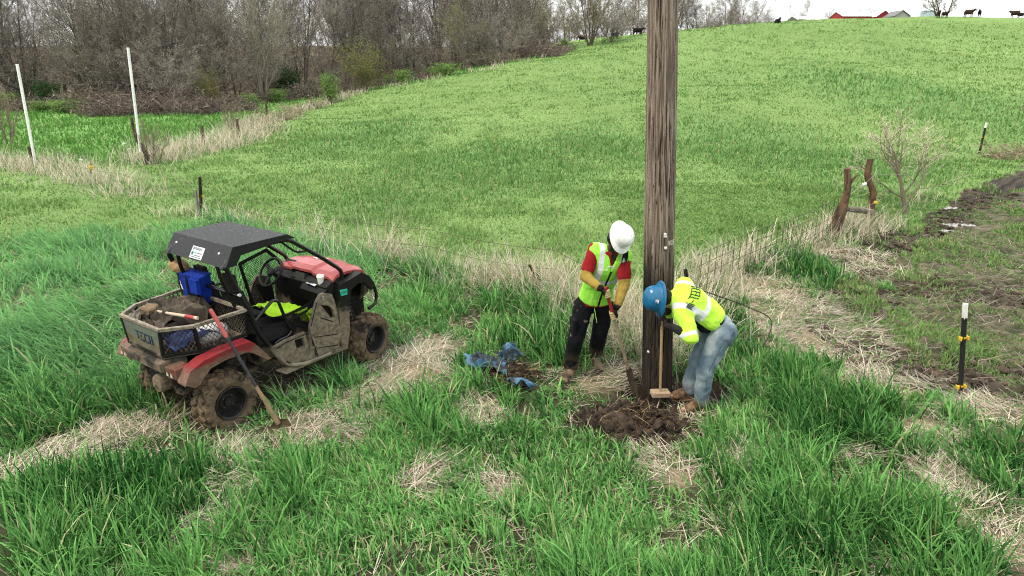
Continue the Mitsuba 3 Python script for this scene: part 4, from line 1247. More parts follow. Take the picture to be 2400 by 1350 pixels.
for y in (0.07, -0.03):
    p = [(1.70, y, 1.263), (1.70, y - 0.07, 1.263), (1.80, y - 0.07, 1.252), (1.80, y, 1.252)]
    up(hdk, 'hood_decal', hull([np.array(q) + (0, 0, h) for q in p for h in (-0.004, 0.0015)]), (0.62, 0.52, 0.5), 'satin', None)
up(U, 'grille', hull([(2.16, s * 0.33, 0.99) for s in (-1, 1)] + [(2.20, s * 0.28, 0.75) for s in (-1, 1)] + [(2.05, s * 0.36, 1.03) for s in (-1, 1)] + [(2.05, s * 0.3, 0.7) for s in (-1, 1)]), muddy(BLK, 0.5), 'satin', 30, 0.04)
for s in (-1, 1):
    up(U, 'headlight', hull([(2.13, s * 0.36, 1.0), (2.02, s * 0.49, 1.05), (2.06, s * 0.48, 0.95), (2.17, s * 0.34, 0.93), (2.05, s * 0.36, 0.98)]), (0.5, 0.52, 0.52), 'gloss', 30)
# front fenders: wide black plastic with arch
fo = [(1.47, 0.34), (1.46, 0.60), (1.50, 1.02), (1.53, 1.10), (1.66, 1.115), (1.85, 1.155), (1.95, 1.09), (2.03, 0.98), (2.04, 0.90), (1.97, 0.90), (1.88, 1.02), (1.78, 1.04), (1.67, 0.985), (1.615, 0.75), (1.60, 0.52), (1.55, 0.33)]
for s in (-1, 1):
    side = prism(fo, s * 0.60, s * 0.565)
    tp = [(1.53, 1.10), (1.66, 1.115), (1.85, 1.155), (1.95, 1.09), (2.03, 0.98)]
    top = [hull([(xa, s * 0.60, za), (xb, s * 0.60, zb), (xa, s * 0.46, za - 0.005), (xb, s * 0.44, zb - 0.01), (xa, s * 0.60, za - 0.02), (xb, s * 0.60, zb - 0.02), (xa, s * 0.44, za), (xb, s * 0.42, zb)]) for (xa, za), (xb, zb) in zip(tp, tp[1:])]
    inner = hull([(1.46, s * 0.60, 0.34), (1.46, s * 0.60, 0.62), (1.52, s * 0.60, 1.08), (1.46, s * 0.3, 0.34), (1.46, s * 0.3, 0.62), (1.52, s * 0.3, 1.08), (1.50, s * 0.3, 0.34), (1.56, s * 0.3, 1.08)])
    fk = up(U, 'front_fender', trimesh.util.concatenate([side, inner] + top), muddy(BLK, 0.52, 0.4, 1.2, 0.75, (0.22, 0.185, 0.135), 9), 'satin', 25, 0.025)
    if s < 0:
        gs = up(fk, 'sticker', hull([(x, y, z) for x, z in ((1.505, 1.035), (1.61, 1.025), (1.61, 0.955), (1.515, 0.96)) for y in (-0.601, -0.6035)]), (0.03, 0.40, 0.26), 'satin', None)
        t = meshkit.text_mesh('2023', 0.034, 0.001, bold=True)
        tv = np.array(t.vertices)
        t.vertices = np.c_[1.513 + tv[:, 0] * 0.95, -0.604 - tv[:, 2], 0.975 + tv[:, 1]]
        put(sub(fk, 'sticker_number'), t, (0.01, 0.07, 0.05), 'matte', None, xf=UX)
up(U, 'front_bumper', tube(round_path([(2.06, -0.42, 0.60), (2.20, -0.40, 0.62), (2.24, -0.39, 0.72), (2.20, -0.38, 0.90), (2.20, 0.38, 0.90), (2.24, 0.39, 0.72), (2.20, 0.40, 0.62), (2.06, 0.42, 0.60)], 0.06), 0.02, 10), muddy(BLK, 0.3), 'satin')

# dashboard and its fittings
dash = [hull([(1.53, s * 0.50, 1.15) for s in (-1, 1)] + [(1.62, s * 0.50, 1.13) for s in (-1, 1)] + [(1.42, s * 0.48, 1.06) for s in (-1, 1)] + [(1.46, s * 0.48, 0.82) for s in (-1, 1)] + [(1.60, s * 0.48, 0.80) for s in (-1, 1)]),
        hull([(1.43, -0.05, 1.05), (1.43, -0.48, 1.04), (1.55, -0.05, 1.06), (1.55, -0.48, 1.05), (1.36, -0.07, 1.00), (1.36, -0.46, 0.99), (1.50, -0.1, 0.90), (1.50, -0.46, 0.90)])]
dk_ = up(U, 'dashboard', trimesh.util.concatenate(dash), muddy(BLK2, 0.12, 0.8, 1.2, 0.3), 'satin', 28, 0.03)
up(dk_, 'gauge_pod', hull([(1.50, 0.18, 1.17), (1.50, 0.40, 1.17), (1.57, 0.18, 1.235), (1.57, 0.40, 1.235), (1.60, 0.18, 1.16), (1.60, 0.40, 1.16)]), BLK2, 'satin', 25)
up(dk_, 'glove_box', hull([(1.455, -0.06, 1.155), (1.455, 0.10, 1.155), (1.44, -0.06, 1.075), (1.44, 0.10, 1.075), (1.52, 0.10, 1.13), (1.52, -0.06, 1.13)]), (0.05, 0.052, 0.056), 'gloss', 25)
for y in (0.14, 0.17):
    up(dk_, 'switch', box((1.43, y, 1.09), (0.02, 0.018, 0.03), bev=0.004), (0.06, 0.06, 0.06), 'satin', None)
up(U, 'firewall', box((1.52, 0, 0.62), (0.05, 0.96, 0.55), bev=0.01), muddy(BLK, 0.3, 0.3, 1.0, 0.5), 'matte', 30, 0.05)
up(U, 'floor', box((1.12, 0, 0.40), (0.84, 1.06, 0.04), bev=0.01), muddy(BLK, 0.6), 'matte', 30, 0.05)
# steering wheel
sc_, sn = np.array([1.24, 0.28, 1.165]), np.array([-0.80, 0, 0.60])
sn /= np.linalg.norm(sn)
su, sv = np.array([0, 1.0, 0]), np.cross(sn, [0, 1.0, 0])
th = np.linspace(0, 2 * math.pi, 41)
ringp = sc_ + 0.175 * (np.cos(th)[:, None] * su + np.sin(th)[:, None] * sv)
swk = sub(U, 'steering_wheel')
up(swk, 'rim', trimesh.util.concatenate([tube(ringp, 0.016, 10)]), BLK, 'satin', 50)
for a in (math.pi * 0.5, math.pi * 1.17, math.pi * 1.83):
    d = math.cos(a) * su + math.sin(a) * sv
    up(swk, 'spoke', hull([sc_ + d * r_ + np.cross(d, sn) * w_ * sgn + sn * h for r_, w_ in ((0.02, 0.03), (0.168, 0.016)) for sgn in (-1, 1) for h in (-0.012, 0.002)]), BLK, 'satin', 30)
up(swk, 'hub', align(lathe([(0, 0.0), (0.05, 0.0), (0.055, 0.015), (0.04, 0.035), (0, 0.038)][::-1], 16), sc_ - sn * 0.01, sc_ + sn), BLK2, 'satin', 40)
up(swk, 'column', tube([sc_, sc_ - sn * 0.36], 0.025, 8), BLK, 'satin')

# seats
for y in (0.26, -0.26):
    sk_ = sub(U, 'seat')
    base = hull([(x, y + s * w_, z) for x, z, w_ in ((0.48, 0.76, 0.20), (0.50, 0.82, 0.18), (0.95, 0.80, 0.20), (0.98, 0.74, 0.21), (0.97, 0.68, 0.20), (0.5, 0.68, 0.2)) for s in (-1, 1)])
    up(sk_, 'cushion', base, muddy((0.009, 0.009, 0.010), 0.12), 'matte', 40, 0.05)
    back = hull([(x, y + s * w_, z) for x, z, w_ in ((0.50, 0.80, 0.20), (0.56, 0.82, 0.2), (0.44, 1.30, 0.15), (0.37, 1.30, 0.15), (0.40, 0.86, 0.20)) for s in (-1, 1)])
    up(sk_, 'seat_back', back, muddy((0.008, 0.008, 0.009), 0.10), 'matte', 40, 0.05)
    up(sk_, 'head_rest', hull([(x, y + s * w_, z) for x, z, w_ in ((0.37, 1.33, 0.10), (0.43, 1.33, 0.10), (0.37, 1.46, 0.09), (0.42, 1.46, 0.09)) for s in (-1, 1)]), (0.006, 0.006, 0.007), 'matte', 40)
eng = [box((0.72, 0, 0.56), (0.52, 0.86, 0.24), bev=0.03)]
up(U, 'engine_cover', trimesh.util.concatenate(eng), muddy(BLK, 0.35), 'matte', 30, 0.05)

# side panels: seat side panel and the tall guard in front of it
def cut_panel(outer, holes, y0, y1):
    m = trimesh.creation.extrude_polygon(Polygon(outer, holes), abs(y1 - y0), engine='earcut')
    v = np.array(m.vertices)
    t = trimesh.Trimesh(np.c_[v[:, 0], min(y0, y1) + v[:, 2], v[:, 1]], m.faces, process=False)
    t.fix_normals()
    return t


PAN = muddy((0.035, 0.035, 0.034), 0.86, 0.3, 1.05, 0.25, (0.225, 0.195, 0.145), 7)
for s in (-1, 1):
    sp_o = [(0.585, 0.66), (0.72, 0.69), (0.985, 0.70), (1.00, 0.62), (1.075, 0.50), (1.085, 0.37), (0.98, 0.37), (0.72, 0.40), (0.63, 0.55)]
    hole = [(0.84, 0.655), (0.955, 0.65), (0.965, 0.54), (0.86, 0.535)]
    pk = up(U, 'seat_side_panel', trimesh.util.concatenate([cut_panel(sp_o, [hole], s * 0.595, s * 0.555), 
                                                            prism([(0.70, 0.47), (0.76, 0.52), (0.80, 0.45), (0.75, 0.42)], s * 0.603, s * 0.59)]), PAN, 'satin', 25, 0.025)
    up(pk, 'latch', trimesh.util.concatenate([box((1.03, s * 0.605, 0.56), (0.035, 0.02, 0.17), bev=0.004), box((1.03, s * 0.61, 0.64), (0.06, 0.02, 0.03), bev=0.004), box((1.04, s * 0.61, 0.49), (0.06, 0.02, 0.03), bev=0.004)]), muddy((0.05, 0.045, 0.04), 0.4), 'satin', 30)
    dp = [(1.285, 1.065), (1.235, 1.06), (1.17, 0.99), (1.055, 0.74), (1.045, 0.62), (1.11, 0.36), (1.40, 0.37), (1.455, 0.45), (1.455, 0.58), (1.42, 0.92), (1.39, 1.02)]
    win = [(1.225, 0.945), (1.33, 0.90), (1.375, 0.85), (1.395, 0.745), (1.345, 0.745)]
    ribs = [hull([(x, s * y, z) for x, z, in ((1.09, 0.635), (1.41, 0.565), (1.41, 0.54), (1.09, 0.61)) for y in (0.60, 0.615)]), hull([(x, s * y, z) for x, z, in ((1.10, 0.72), (1.24, 0.875), (1.22, 0.885), (1.085, 0.73)) for y in (0.60, 0.612)]),
            hull([(x, s * y, z) for x, z, in ((1.10, 0.50), (1.40, 0.43), (1.40, 0.405), (1.10, 0.475)) for y in (0.60, 0.612)]), ]
    up(U, 'side_guard', trimesh.util.concatenate([cut_panel(dp, [win], s * 0.605, s * 0.565)] + ribs), PAN, 'satin', 25, 0.025)
    shade_strips = []  # black strips: shadow and mud lines along ribs and edges, put into colour
    for (xa, za), (xb, zb) in (((1.09, 0.605), (1.41, 0.532)), ((1.10, 0.47), (1.40, 0.398)), ((1.09, 0.725), (1.225, 0.88)), ((1.06, 0.74), (1.17, 0.985)), ((1.11, 0.37), (1.05, 0.62)), ((0.60, 0.645), (0.72, 0.672)), ((0.72, 0.672), (0.98, 0.682)), ((0.70, 0.46), (0.755, 0.415)), ((1.20, 0.80), (1.36, 0.70))):
        shade_strips.append(tube([(xa, s * 0.6065, za), (xb, s * 0.6065, zb)], 0.0055, 5))
    for q_ in shade_strips:
        up(U, 'panel_seam', q_, (0.008, 0.008, 0.008), 'matte', 40)
    for lp_ in ([(1.20, 0.97), (1.40, 0.93), (1.42, 0.70), (1.30, 0.72)], [(0.83, 0.66), (0.96, 0.66), (0.97, 0.53), (0.85, 0.53)]):
        up(U, 'panel_liner', prism(lp_, s * 0.55, s * 0.54), (0.006, 0.006, 0.006), 'matte', None)  # added near-black sheet behind each cut-out, the shade of the recess as colour
    up(U, 'sill', hull([(x, s * y, z) for x, z in ((0.62, 0.36), (1.56, 0.36), (1.56, 0.29), (0.70, 0.30)) for y in (0.50, 0.575)]), muddy(BLK, 0.85, mudc=(0.30, 0.265, 0.2)), 'matte', 30, 0.04)
for j in (0, 1):
    up(U, 'bolt', align(lathe([(0, 0.006), (0.008, 0.006), (0.010, 0), (0, 0)][::-1], 8), (1.262 + 0.004 * j, -0.605, 1.03 - 0.035 * j), (1.262, -1.0, 1.03 - 0.035 * j)), (0.30, 0.30, 0.28), 'satin', None)


# side nets: webbing frame and knotted netting
def net(corners, s_y, step, r=0.0022):
    c = np.array([(x, s_y, z) for x, z in corners])
    pg = Polygon(corners)
    out = []
    x0, z0_, x1, z1 = pg.bounds
    for sg in (-1, 1):
        k = x0 - (z1 - z0_)
        while k < x1 + (z1 - z0_):
            l = LineString([(k, z0_ if sg > 0 else z1), (k + (z1 - z0_), z1 if sg > 0 else z0_)]).intersection(pg)
            for g in getattr(l, 'geoms', [l]):
                q = shapely.get_coordinates(g)
                if len(q) >= 2:
                    v, f = tube_arr([(q[0][0], s_y, q[0][1]), (q[-1][0], s_y, q[-1][1])], r, 3, False)
                    out.append(trimesh.Trimesh(v, f, process=False))
            k += step
    return trimesh.util.concatenate(out)


netL = [(1.03, 1.27), (1.40, 1.35), (1.56, 1.18), (1.62, 0.92), (1.52, 0.62), (1.14, 0.66)]
nk = sub(U, 'side_net')
label(up(nk, 'netting', net(netL, 0.555, 0.030, 0.0026), BLK, 'matte', None), kind='stuff')
for a, b in zip(netL, netL[1:] + netL[:1]):
    up(nk, 'strap', ribbon([(a[0], 0.555, a[1]), (b[0], 0.555, b[1])], 0.042, (b[1] - a[1], 0, -(b[0] - a[0]))), BLK, 'matte', None)
netR = [(0.80, 0.91), (1.10, 0.94), (1.34, 1.00), (1.30, 0.86), (1.16, 0.74), (1.02, 0.72), (0.84, 0.77)]
nk = sub(U, 'side_net')
label(up(nk, 'netting', net(netR, -0.49, 0.028, 0.0024), BLK, 'matte', None), kind='stuff')
for a, b in list(zip(netR, netR[1:]))[:5]:
    up(nk, 'strap', ribbon([(a[0], -0.49, a[1]), (b[0], -0.49, b[1])], 0.034, (b[1] - a[1], 0, -(b[0] - a[0]))), BLK, 'matte', None)
up(nk, 'strap', ribbon([(0.50, -0.47, 0.88), (0.82, -0.49, 0.84), (1.10, -0.49, 0.88), (1.38, -0.50, 1.02)], 0.03, (0.1, 0, 1)), BLK, 'matte', None)
# rear screen net between the braces
nk = sub(U, 'rear_net')
rn = net([(-0.36, 1.12), (0.36, 1.12), (0.36, 1.62), (-0.36, 1.62)], 0.0, 0.05, 0.003)
rn.vertices = np.c_[np.full(len(rn.vertices), 0.56) - 0.25 * (rn.vertices[:, 2] - 1.12), rn.vertices[:, 0], rn.vertices[:, 2]]
label(put(nk, rn, BLK, 'matte', None, xf=UX), kind='stuff')

# number plate hung behind the left brace
pl = hull([(0.275 + dx, y, z) for y, z in ((0.50, 1.375), (0.335, 1.375), (0.335, 1.195), (0.50, 1.195)) for dx in (-0.002, 0.003)])
pkk = up(U, 'number_plate', pl, (0.62, 0.64, 0.64), 'satin', None)
t = meshkit.text_mesh('1195 VH', 0.055, 0.0015, bold=True)
tv = np.array(t.vertices)
wd = tv[:, 0].max()
t.vertices = np.c_[0.2725 - tv[:, 2], 0.49 - tv[:, 0] / wd * 0.145, 1.255 + tv[:, 1]]
t.fix_normals()
put(sub(pkk, 'characters'), t, (0.02, 0.02, 0.025), 'matte', None, xf=UX)
up(pkk, 'header_bar', hull([(0.2725 + dx, y, z) for y in (0.46, 0.375) for z in (1.345, 1.357) for dx in (0, -0.0015)]), (0.15, 0.15, 0.16), 'matte', None)
up(U, 'hook', align(lathe([(0, 0.02), (0.016, 0.02), (0.018, 0), (0, 0)][::-1], 8), (0.30, -0.56, 1.325), (0.30, -1, 1.34)), (0.5, 0.5, 0.5), 'gloss', 40)

# ---------------------------------------------------------------- things lying in and on the vehicle
def crumple(nx, ny, size, seed, amp, fold=3.0, drape=0.0):
    """a crumpled sheet of cloth, (nx*ny) grid, with thickness"""
    u, v = np.meshgrid(np.linspace(-0.5, 0.5, nx), np.linspace(-0.5, 0.5, ny), indexing='ij')
    p = np.stack([u, v, u * 0], -1).reshape(-1, 3)
    w = np.stack([fbm(p + 3.1, fold, 3, seed) - 0.5, fbm(p + 7.7, fold, 3, seed + 1) - 0.5], -1)
    q = p.copy()
    q[:, :2] += w * 0.55
    ridge = np.abs(fbm(p, fold * 1.3, 3, seed + 2) - 0.5) * 2
    ridge2 = np.abs(fbm(p + 1.3, fold * 3.0, 2, seed + 3) - 0.5) * 2
    q[:, 2] = amp * (1.25 - 2.2 * ridge) + amp * 0.45 * (0.7 - 1.5 * ridge2) - drape * (p[:, 0] ** 2 + p[:, 1] ** 2)
    q[:, 0] *= size[0]
    q[:, 1] *= size[1]
    t = patch(q.reshape(nx, ny, 3), 0.006)
    return t


def loose(name, mesh, color, mat, text, cat, ang=40, edge=None, xf=UX, **k):
    key = key_for(name)
    put(key, mesh, color, mat, ang, edge, xf=xf, **k)
    label(key, text, cat)
    return key


def heap_tarp(seed, c, size, h):
    m = crumple(70, 60, size, seed, h, 3.2, 0.25)
    m.vertices = m.vertices + np.asarray(c)
    return m


tarp_c = lambda v: lerp((0.016, 0.013, 0.011), (0.125, 0.105, 0.085), np.clip(fbm(v, 7, 4, 4) * 2.2 - 0.7, 0, 1))
loose('muddy_tarp', heap_tarp(5, (-0.05, 0.12, 1.09), (0.62, 0.74), 0.115), tarp_c, 'cloth', 'crumpled dark brown muddy tarp heaped in the cargo bed', 'tarp')
loose('canvas_sack', heap_tarp(9, (-0.24, 0.30, 1.10), (0.30, 0.30), 0.05), lambda v: lerp((0.12, 0.11, 0.09), (0.27, 0.25, 0.21), fbm(v, 8, 3, 2)), 'cloth', 'grey muddy canvas sack in the far rear corner of the cargo bed', 'sack')
loose('white_bag', bumpy(place(trimesh.creation.icosphere(4, 0.5), (0.06, -0.33, 0.975), scale=1.0), 0.0, 1), None, 'satin', '', '') if False else None
wb = trimesh.creation.icosphere(4, 0.5)
wb.vertices = wb.vertices * [0.40, 0.26, 0.20]
wb = bumpy(wb, 0.035, 8, 3)
wb.apply_translation((0.06, -0.34, 0.955))
loose('white_bag', wb, lambda v: lerp((0.22, 0.22, 0.23), (0.60, 0.61, 0.62), fbm(v, 9, 3, 2)), 'satin', 'crumpled white bag seen through the mesh side of the cargo bed', 'bag')
bc = crumple(34, 28, (0.5, 0.34), 15, 0.05, 3.0, 0.1)
bc.vertices += (-0.12, -0.30, 0.98)
loose('navy_cloth', bc, lambda v: lerp((0.012, 0.02, 0.06), (0.04, 0.06, 0.14), fbm(v, 9, 3, 2)), 'cloth', 'navy blue cloth stuffed in the near rear corner of the cargo bed', 'cloth')
# hand tool lying across the bed rail: pale handle, red end, muddy head
hA, hB = np.array([-0.26, 0.045, 1.205]), np.array([-0.11, -0.48, 1.195])
hk = key_for('pick_tool')
label(hk, 'muddy headed hand tool with a pale wooden handle lying across the cargo bed', 'tool')
put(sub(hk, 'handle'), tube(np.linspace(hA, hB, 8), np.linspace(0.014, 0.018, 8), 10), lambda v: lerp((0.35, 0.29, 0.2), (0.52, 0.46, 0.36), fbm(v, 20, 2, 2)), 'matte', 40, xf=UX)
d_ = (hB - hA) / np.linalg.norm(hB - hA)
put(sub(hk, 'grip'), tube([hA + d_ * 0.40, hA + d_ * 0.51], 0.0195, 10), (0.30, 0.04, 0.045), 'satin', 40, xf=UX)
put(sub(hk, 'head'), bumpy(box(hA - d_ * 0.05, (0.13, 0.16, 0.09), (0, 0, 0.3), bev=0.02).subdivide().subdivide().subdivide(), 0.025, 14, 3), lambda v: lerp((0.06, 0.045, 0.03), (0.22, 0.16, 0.1), fbm(v, 14, 3, 2)), 'matte', 60, xf=UX)

# blue tool bag and tan cap behind the seats
bg = key_for('tool_bag')
label(bg, 'bright blue and black tool bag with outer pockets hung behind the seats', 'bag')
body = hull([(x, y, z) for x, w_, z in ((0.27, 0.17, 1.13), (0.36, 0.17, 1.10), (0.24, 0.20, 1.40), (0.38, 0.19, 1.42), (0.25, 0.19, 1.27)) for y in (0.24 - w_, 0.24 + w_)])
BAGC = lambda v: lerp((0.003, 0.015, 0.15), (0.007, 0.035, 0.27), fbm(v, 10, 2, 2))
put(sub(bg, 'body'), bumpy(body.subdivide().subdivide().subdivide().subdivide(), 0.012, 9, 5), BAGC, 'cloth', 45, xf=UX)
for y0_, y1_, z0_, z1_, x_ in ((0.03, 0.20, 1.22, 1.39, 0.222), (0.25, 0.34, 1.14, 1.36, 0.232)):
    pk_ = hull([(x_ + 0.02, y0_, z0_), (x_ + 0.02, y1_, z0_), (x_ + 0.02, y0_, z1_), (x_ + 0.02, y1_, z1_), (x_ - 0.02, y0_ + 0.015, z0_ + 0.015), (x_ - 0.02, y1_ - 0.015, z0_ + 0.015), (x_ - 0.014, y0_ + 0.015, z1_ - 0.01), (x_ - 0.014, y1_ - 0.015, z1_ - 0.01)])
    put(sub(bg, 'pocket'), bumpy(pk_.subdivide().subdivide().subdivide(), 0.006, 12, 8), BAGC, 'cloth', 45, xf=UX)
put(sub(bg, 'lower_band'), hull([(x, y, z) for x, y in ((0.215, 0.05), (0.215, 0.24), (0.26, 0.05), (0.26, 0.24)) for z in (1.09, 1.21)]), (0.01, 0.01, 0.012), 'cloth', 30, xf=UX)
for y in (0.215, 0.36):
    put(sub(bg, 'strap'), ribbon([(0.20, y, 1.41), (0.195, y, 1.30), (0.215, y - 0.01, 1.15)], 0.03, (0, 1, 0)), (0.008, 0.008, 0.01), 'cloth', None, xf=UX)
cap = trimesh.creation.icosphere(4, 0.5)
cap.vertices = cap.vertices * [0.17, 0.24, 0.16]
loose('tan_gloves', bumpy(place(cap, (0.30, 0.50, 1.44), (0.2, 0.1, 0.3)), 0.03, 9, 4), lambda v: lerp((0.16, 0.105, 0.05), (0.34, 0.245, 0.13), fbm(v, 11, 3, 2)), 'cloth', 'tan work gloves bundled above the blue tool bag', 'gloves', 50)
# hi-vis jacket on the seat, white cup and papers on the dash
vj = crumple(46, 40, (0.62, 0.44), 33, 0.07, 2.6, 0.15)
vj.vertices = vj.vertices @ np.array([[0.93, 0, -0.34], [0, 1, 0], [0.34, 0, 0.93]]) + (1.00, -0.24, 0.85)
loose('safety_jacket', vj, lambda v: lerp((0.28, 0.55, 0.02), (0.47, 0.78, 0.04), fbm(v, 8, 3, 2)), 'cloth', 'fluorescent yellow green jacket dropped on the near seat behind the net', 'jacket')
vj2 = crumple(30, 34, (0.20, 0.30), 38, 0.05, 2.4, 0.1)
vj2.vertices = vj2.vertices @ np.array([[0.6, 0, -0.8], [0, 1, 0], [0.8, 0, 0.6]]) + (1.17, -0.44, 0.74)
v0 = scene
kk = sub('safety_jacket', 'sleeve')
put(kk, vj2, lambda v: lerp((0.28, 0.55, 0.02), (0.47, 0.78, 0.04), fbm(v, 8, 3, 4)), 'cloth', 40, xf=UX)
cu = key_for('paper_cup')
label(cu, 'white lidded cup standing in the dashboard tray', 'cup')
put(sub(cu, 'cup'), place(lathe([(0, 0), (0.034, 0), (0.042, 0.10), (0, 0.10)][::-1], 24), (1.47, -0.33, 1.05)), (0.68, 0.69, 0.66), 'satin', 40, xf=UX)
put(sub(cu, 'lid'), place(lathe([(0, 0.10), (0.046, 0.10), (0.047, 0.112), (0.042, 0.116), (0.040, 0.13), (0.0, 0.13)][::-1], 24), (1.47, -0.33, 1.05)), (0.8, 0.8, 0.78), 'satin', 40, xf=UX)
pp_ = patch(np.array([[(1.40 + 0.13 * i / 5, -0.13 - 0.17 * j / 5, 1.062 + 0.02 * i / 5 + 0.006 * math.sin(3 * i + j)) for j in range(6)] for i in range(6)]), 0.003)
loose('paper_sheet', pp_, (0.62, 0.68, 0.70), 'satin', 'pale printed papers lying in the dashboard tray beside the cup', 'papers')

# shovel leaning on the bed rail
S0 = UX(np.array([[-0.03, -0.585, 1.285]]))[0]
S1 = np.array([-2.235, 6.02, -0.02])
S1[2] = ground_z([[S1[0], S1[1]]])[0] - 0.10
sd = (S1 - S0) / np.linalg.norm(S1 - S0)
SL = np.linalg.norm(S1 - S0)
shk = key_for('shovel')
label(shk, 'long shovel with a red grip and muddy blade leaning against the vehicle', 'shovel')
put(sub(shk, 'grip'), tube([S0, S0 + sd * 0.02, S0 + sd * 0.30, S0 + sd * 0.31], [0.016, 0.020, 0.020, 0.017], 12), lambda v: lerp((0.30, 0.045, 0.05), (0.46, 0.14, 0.12), fbm(v, 16, 3, 2)), 'satin', 40)
put(sub(shk, 'shaft'), tube([S0 + sd * 0.30, S0 + sd * (SL - 0.62)], 0.0155, 10), lambda v: lerp((0.025, 0.026, 0.032), (0.10, 0.10, 0.11), sst(0.5, 0.75, fbm(v, 24, 3, 2))), 'satin', 40, 0.05)
put(sub(shk, 'socket'), bumpy(tube(np.linspace(S0 + sd * (SL - 0.64), S0 + sd * (SL - 0.20), 9), np.linspace(0.017, 0.026, 9), 10), 0.004, 20, 2), lambda v: lerp((0.10, 0.07, 0.04), (0.30, 0.22, 0.13), fbm(v, 18, 3, 2)), 'matte', 50)
sw = np.cross(sd, [0.2, -0.9, 0.3])
sw /= np.linalg.norm(sw)
sn2 = np.cross(sw, sd)
rows = []
for t, w_, dish in ((0, 0.035, 0.02), (0.04, 0.10, 0.02), (0.14, 0.11, 0.025), (0.22, 0.095, 0.02), (0.29, 0.03, 0.0)):
    rows.append([S0 + sd * (SL - 0.24 + t) + sw * w_ * u + sn2 * dish * (u * u - 0.5) for u in np.linspace(-1, 1, 7)])
put(sub(shk, 'blade'), patch(np.array(rows), 0.006), lambda v: lerp((0.04, 0.028, 0.017), (0.16, 0.115, 0.07), fbm(v, 14, 3, 2)), 'matte', 40, 0.03)

# ---------------------------------------------------------------- people
V = lambda *a: np.array(a, float)


def unit(a):
    a = np.asarray(a, float)
    return a / np.linalg.norm(a)


def ball(p, r):
    s = m3.Manifold.sphere(1.0, 20)
    r = (r, r, r) if np.isscalar(r) else r
    return s.scale(tuple(r)).translate(tuple(np.asarray(p, float)))


def bone(*pr):
    return m3.Manifold.batch_hull([ball(p, r) for p, r in pr])


def skin(parts, edge=0.02, it=10, cut=()):
    m = m3.Manifold.batch_boolean(list(parts), m3.OpType.Add)
    for c in cut:
        m = m - c
    m = m.refine_to_length(edge)
    t = tm(m)
    t.merge_vertices()
    trimesh.smoothing.filter_taubin(t, 0.55, 0.53, it)
    return t


def wrinkle(t, amp, s, seed, stretch=(1, 1, 1)):
    t = t.copy()
    v = np.array(t.vertices)
    a = np.abs(fbm(v * np.asarray(stretch), s, 2, seed) - 0.5) * 2
    t.vertices = v + np.array(t.vertex_normals) * (amp * (0.45 - a) + amp * 0.5 * (fbm(v, s * 2.5, 2, seed + 1) - 0.5))[:, None]
    return t


def solid(t):
    return m3.Manifold(m3.Mesh(np.asarray(t.vertices, np.float32), np.asarray(t.faces, np.uint32)))


def frame_head(c, up_, face):
    u = unit(up_)
    f = unit(np.asarray(face, float) - np.dot(face, u) * u)
    r = np.cross(f, u)
    return lambda v: np.asarray(c) + v[:, :1] * r + v[:, 1:2] * f + v[:, 2:3] * u


def head_parts(neck_to_local=None):
    """head in its own frame: x right, y face, z crown"""
    P = [ball((0, 0.0, 0.03), (0.074, 0.094, 0.098)), ball((0, 0.02, -0.045), (0.060, 0.075, 0.070)), ball((0, 0.045, -0.085), (0.036, 0.042, 0.030)),
         bone(((0, 0.09, 0.01), 0.010), ((0, 0.112, -0.028), 0.014), ((0, 0.09, -0.034), 0.016)), bone(((-0.02, 0.088, -0.062), 0.008), ((0.02, 0.088, -0.062), 0.008)),
         bone(((-0.045, 0.082, 0.03), 0.012), ((0.045, 0.082, 0.03), 0.012))]
    for s in (-1, 1):
        P.append(bone(((s * 0.076, -0.01, 0.02), 0.010), ((s * 0.080, -0.005, -0.03), 0.008)))
        P.append(ball((s * 0.03, 0.082, 0.005), 0.012))
    return P


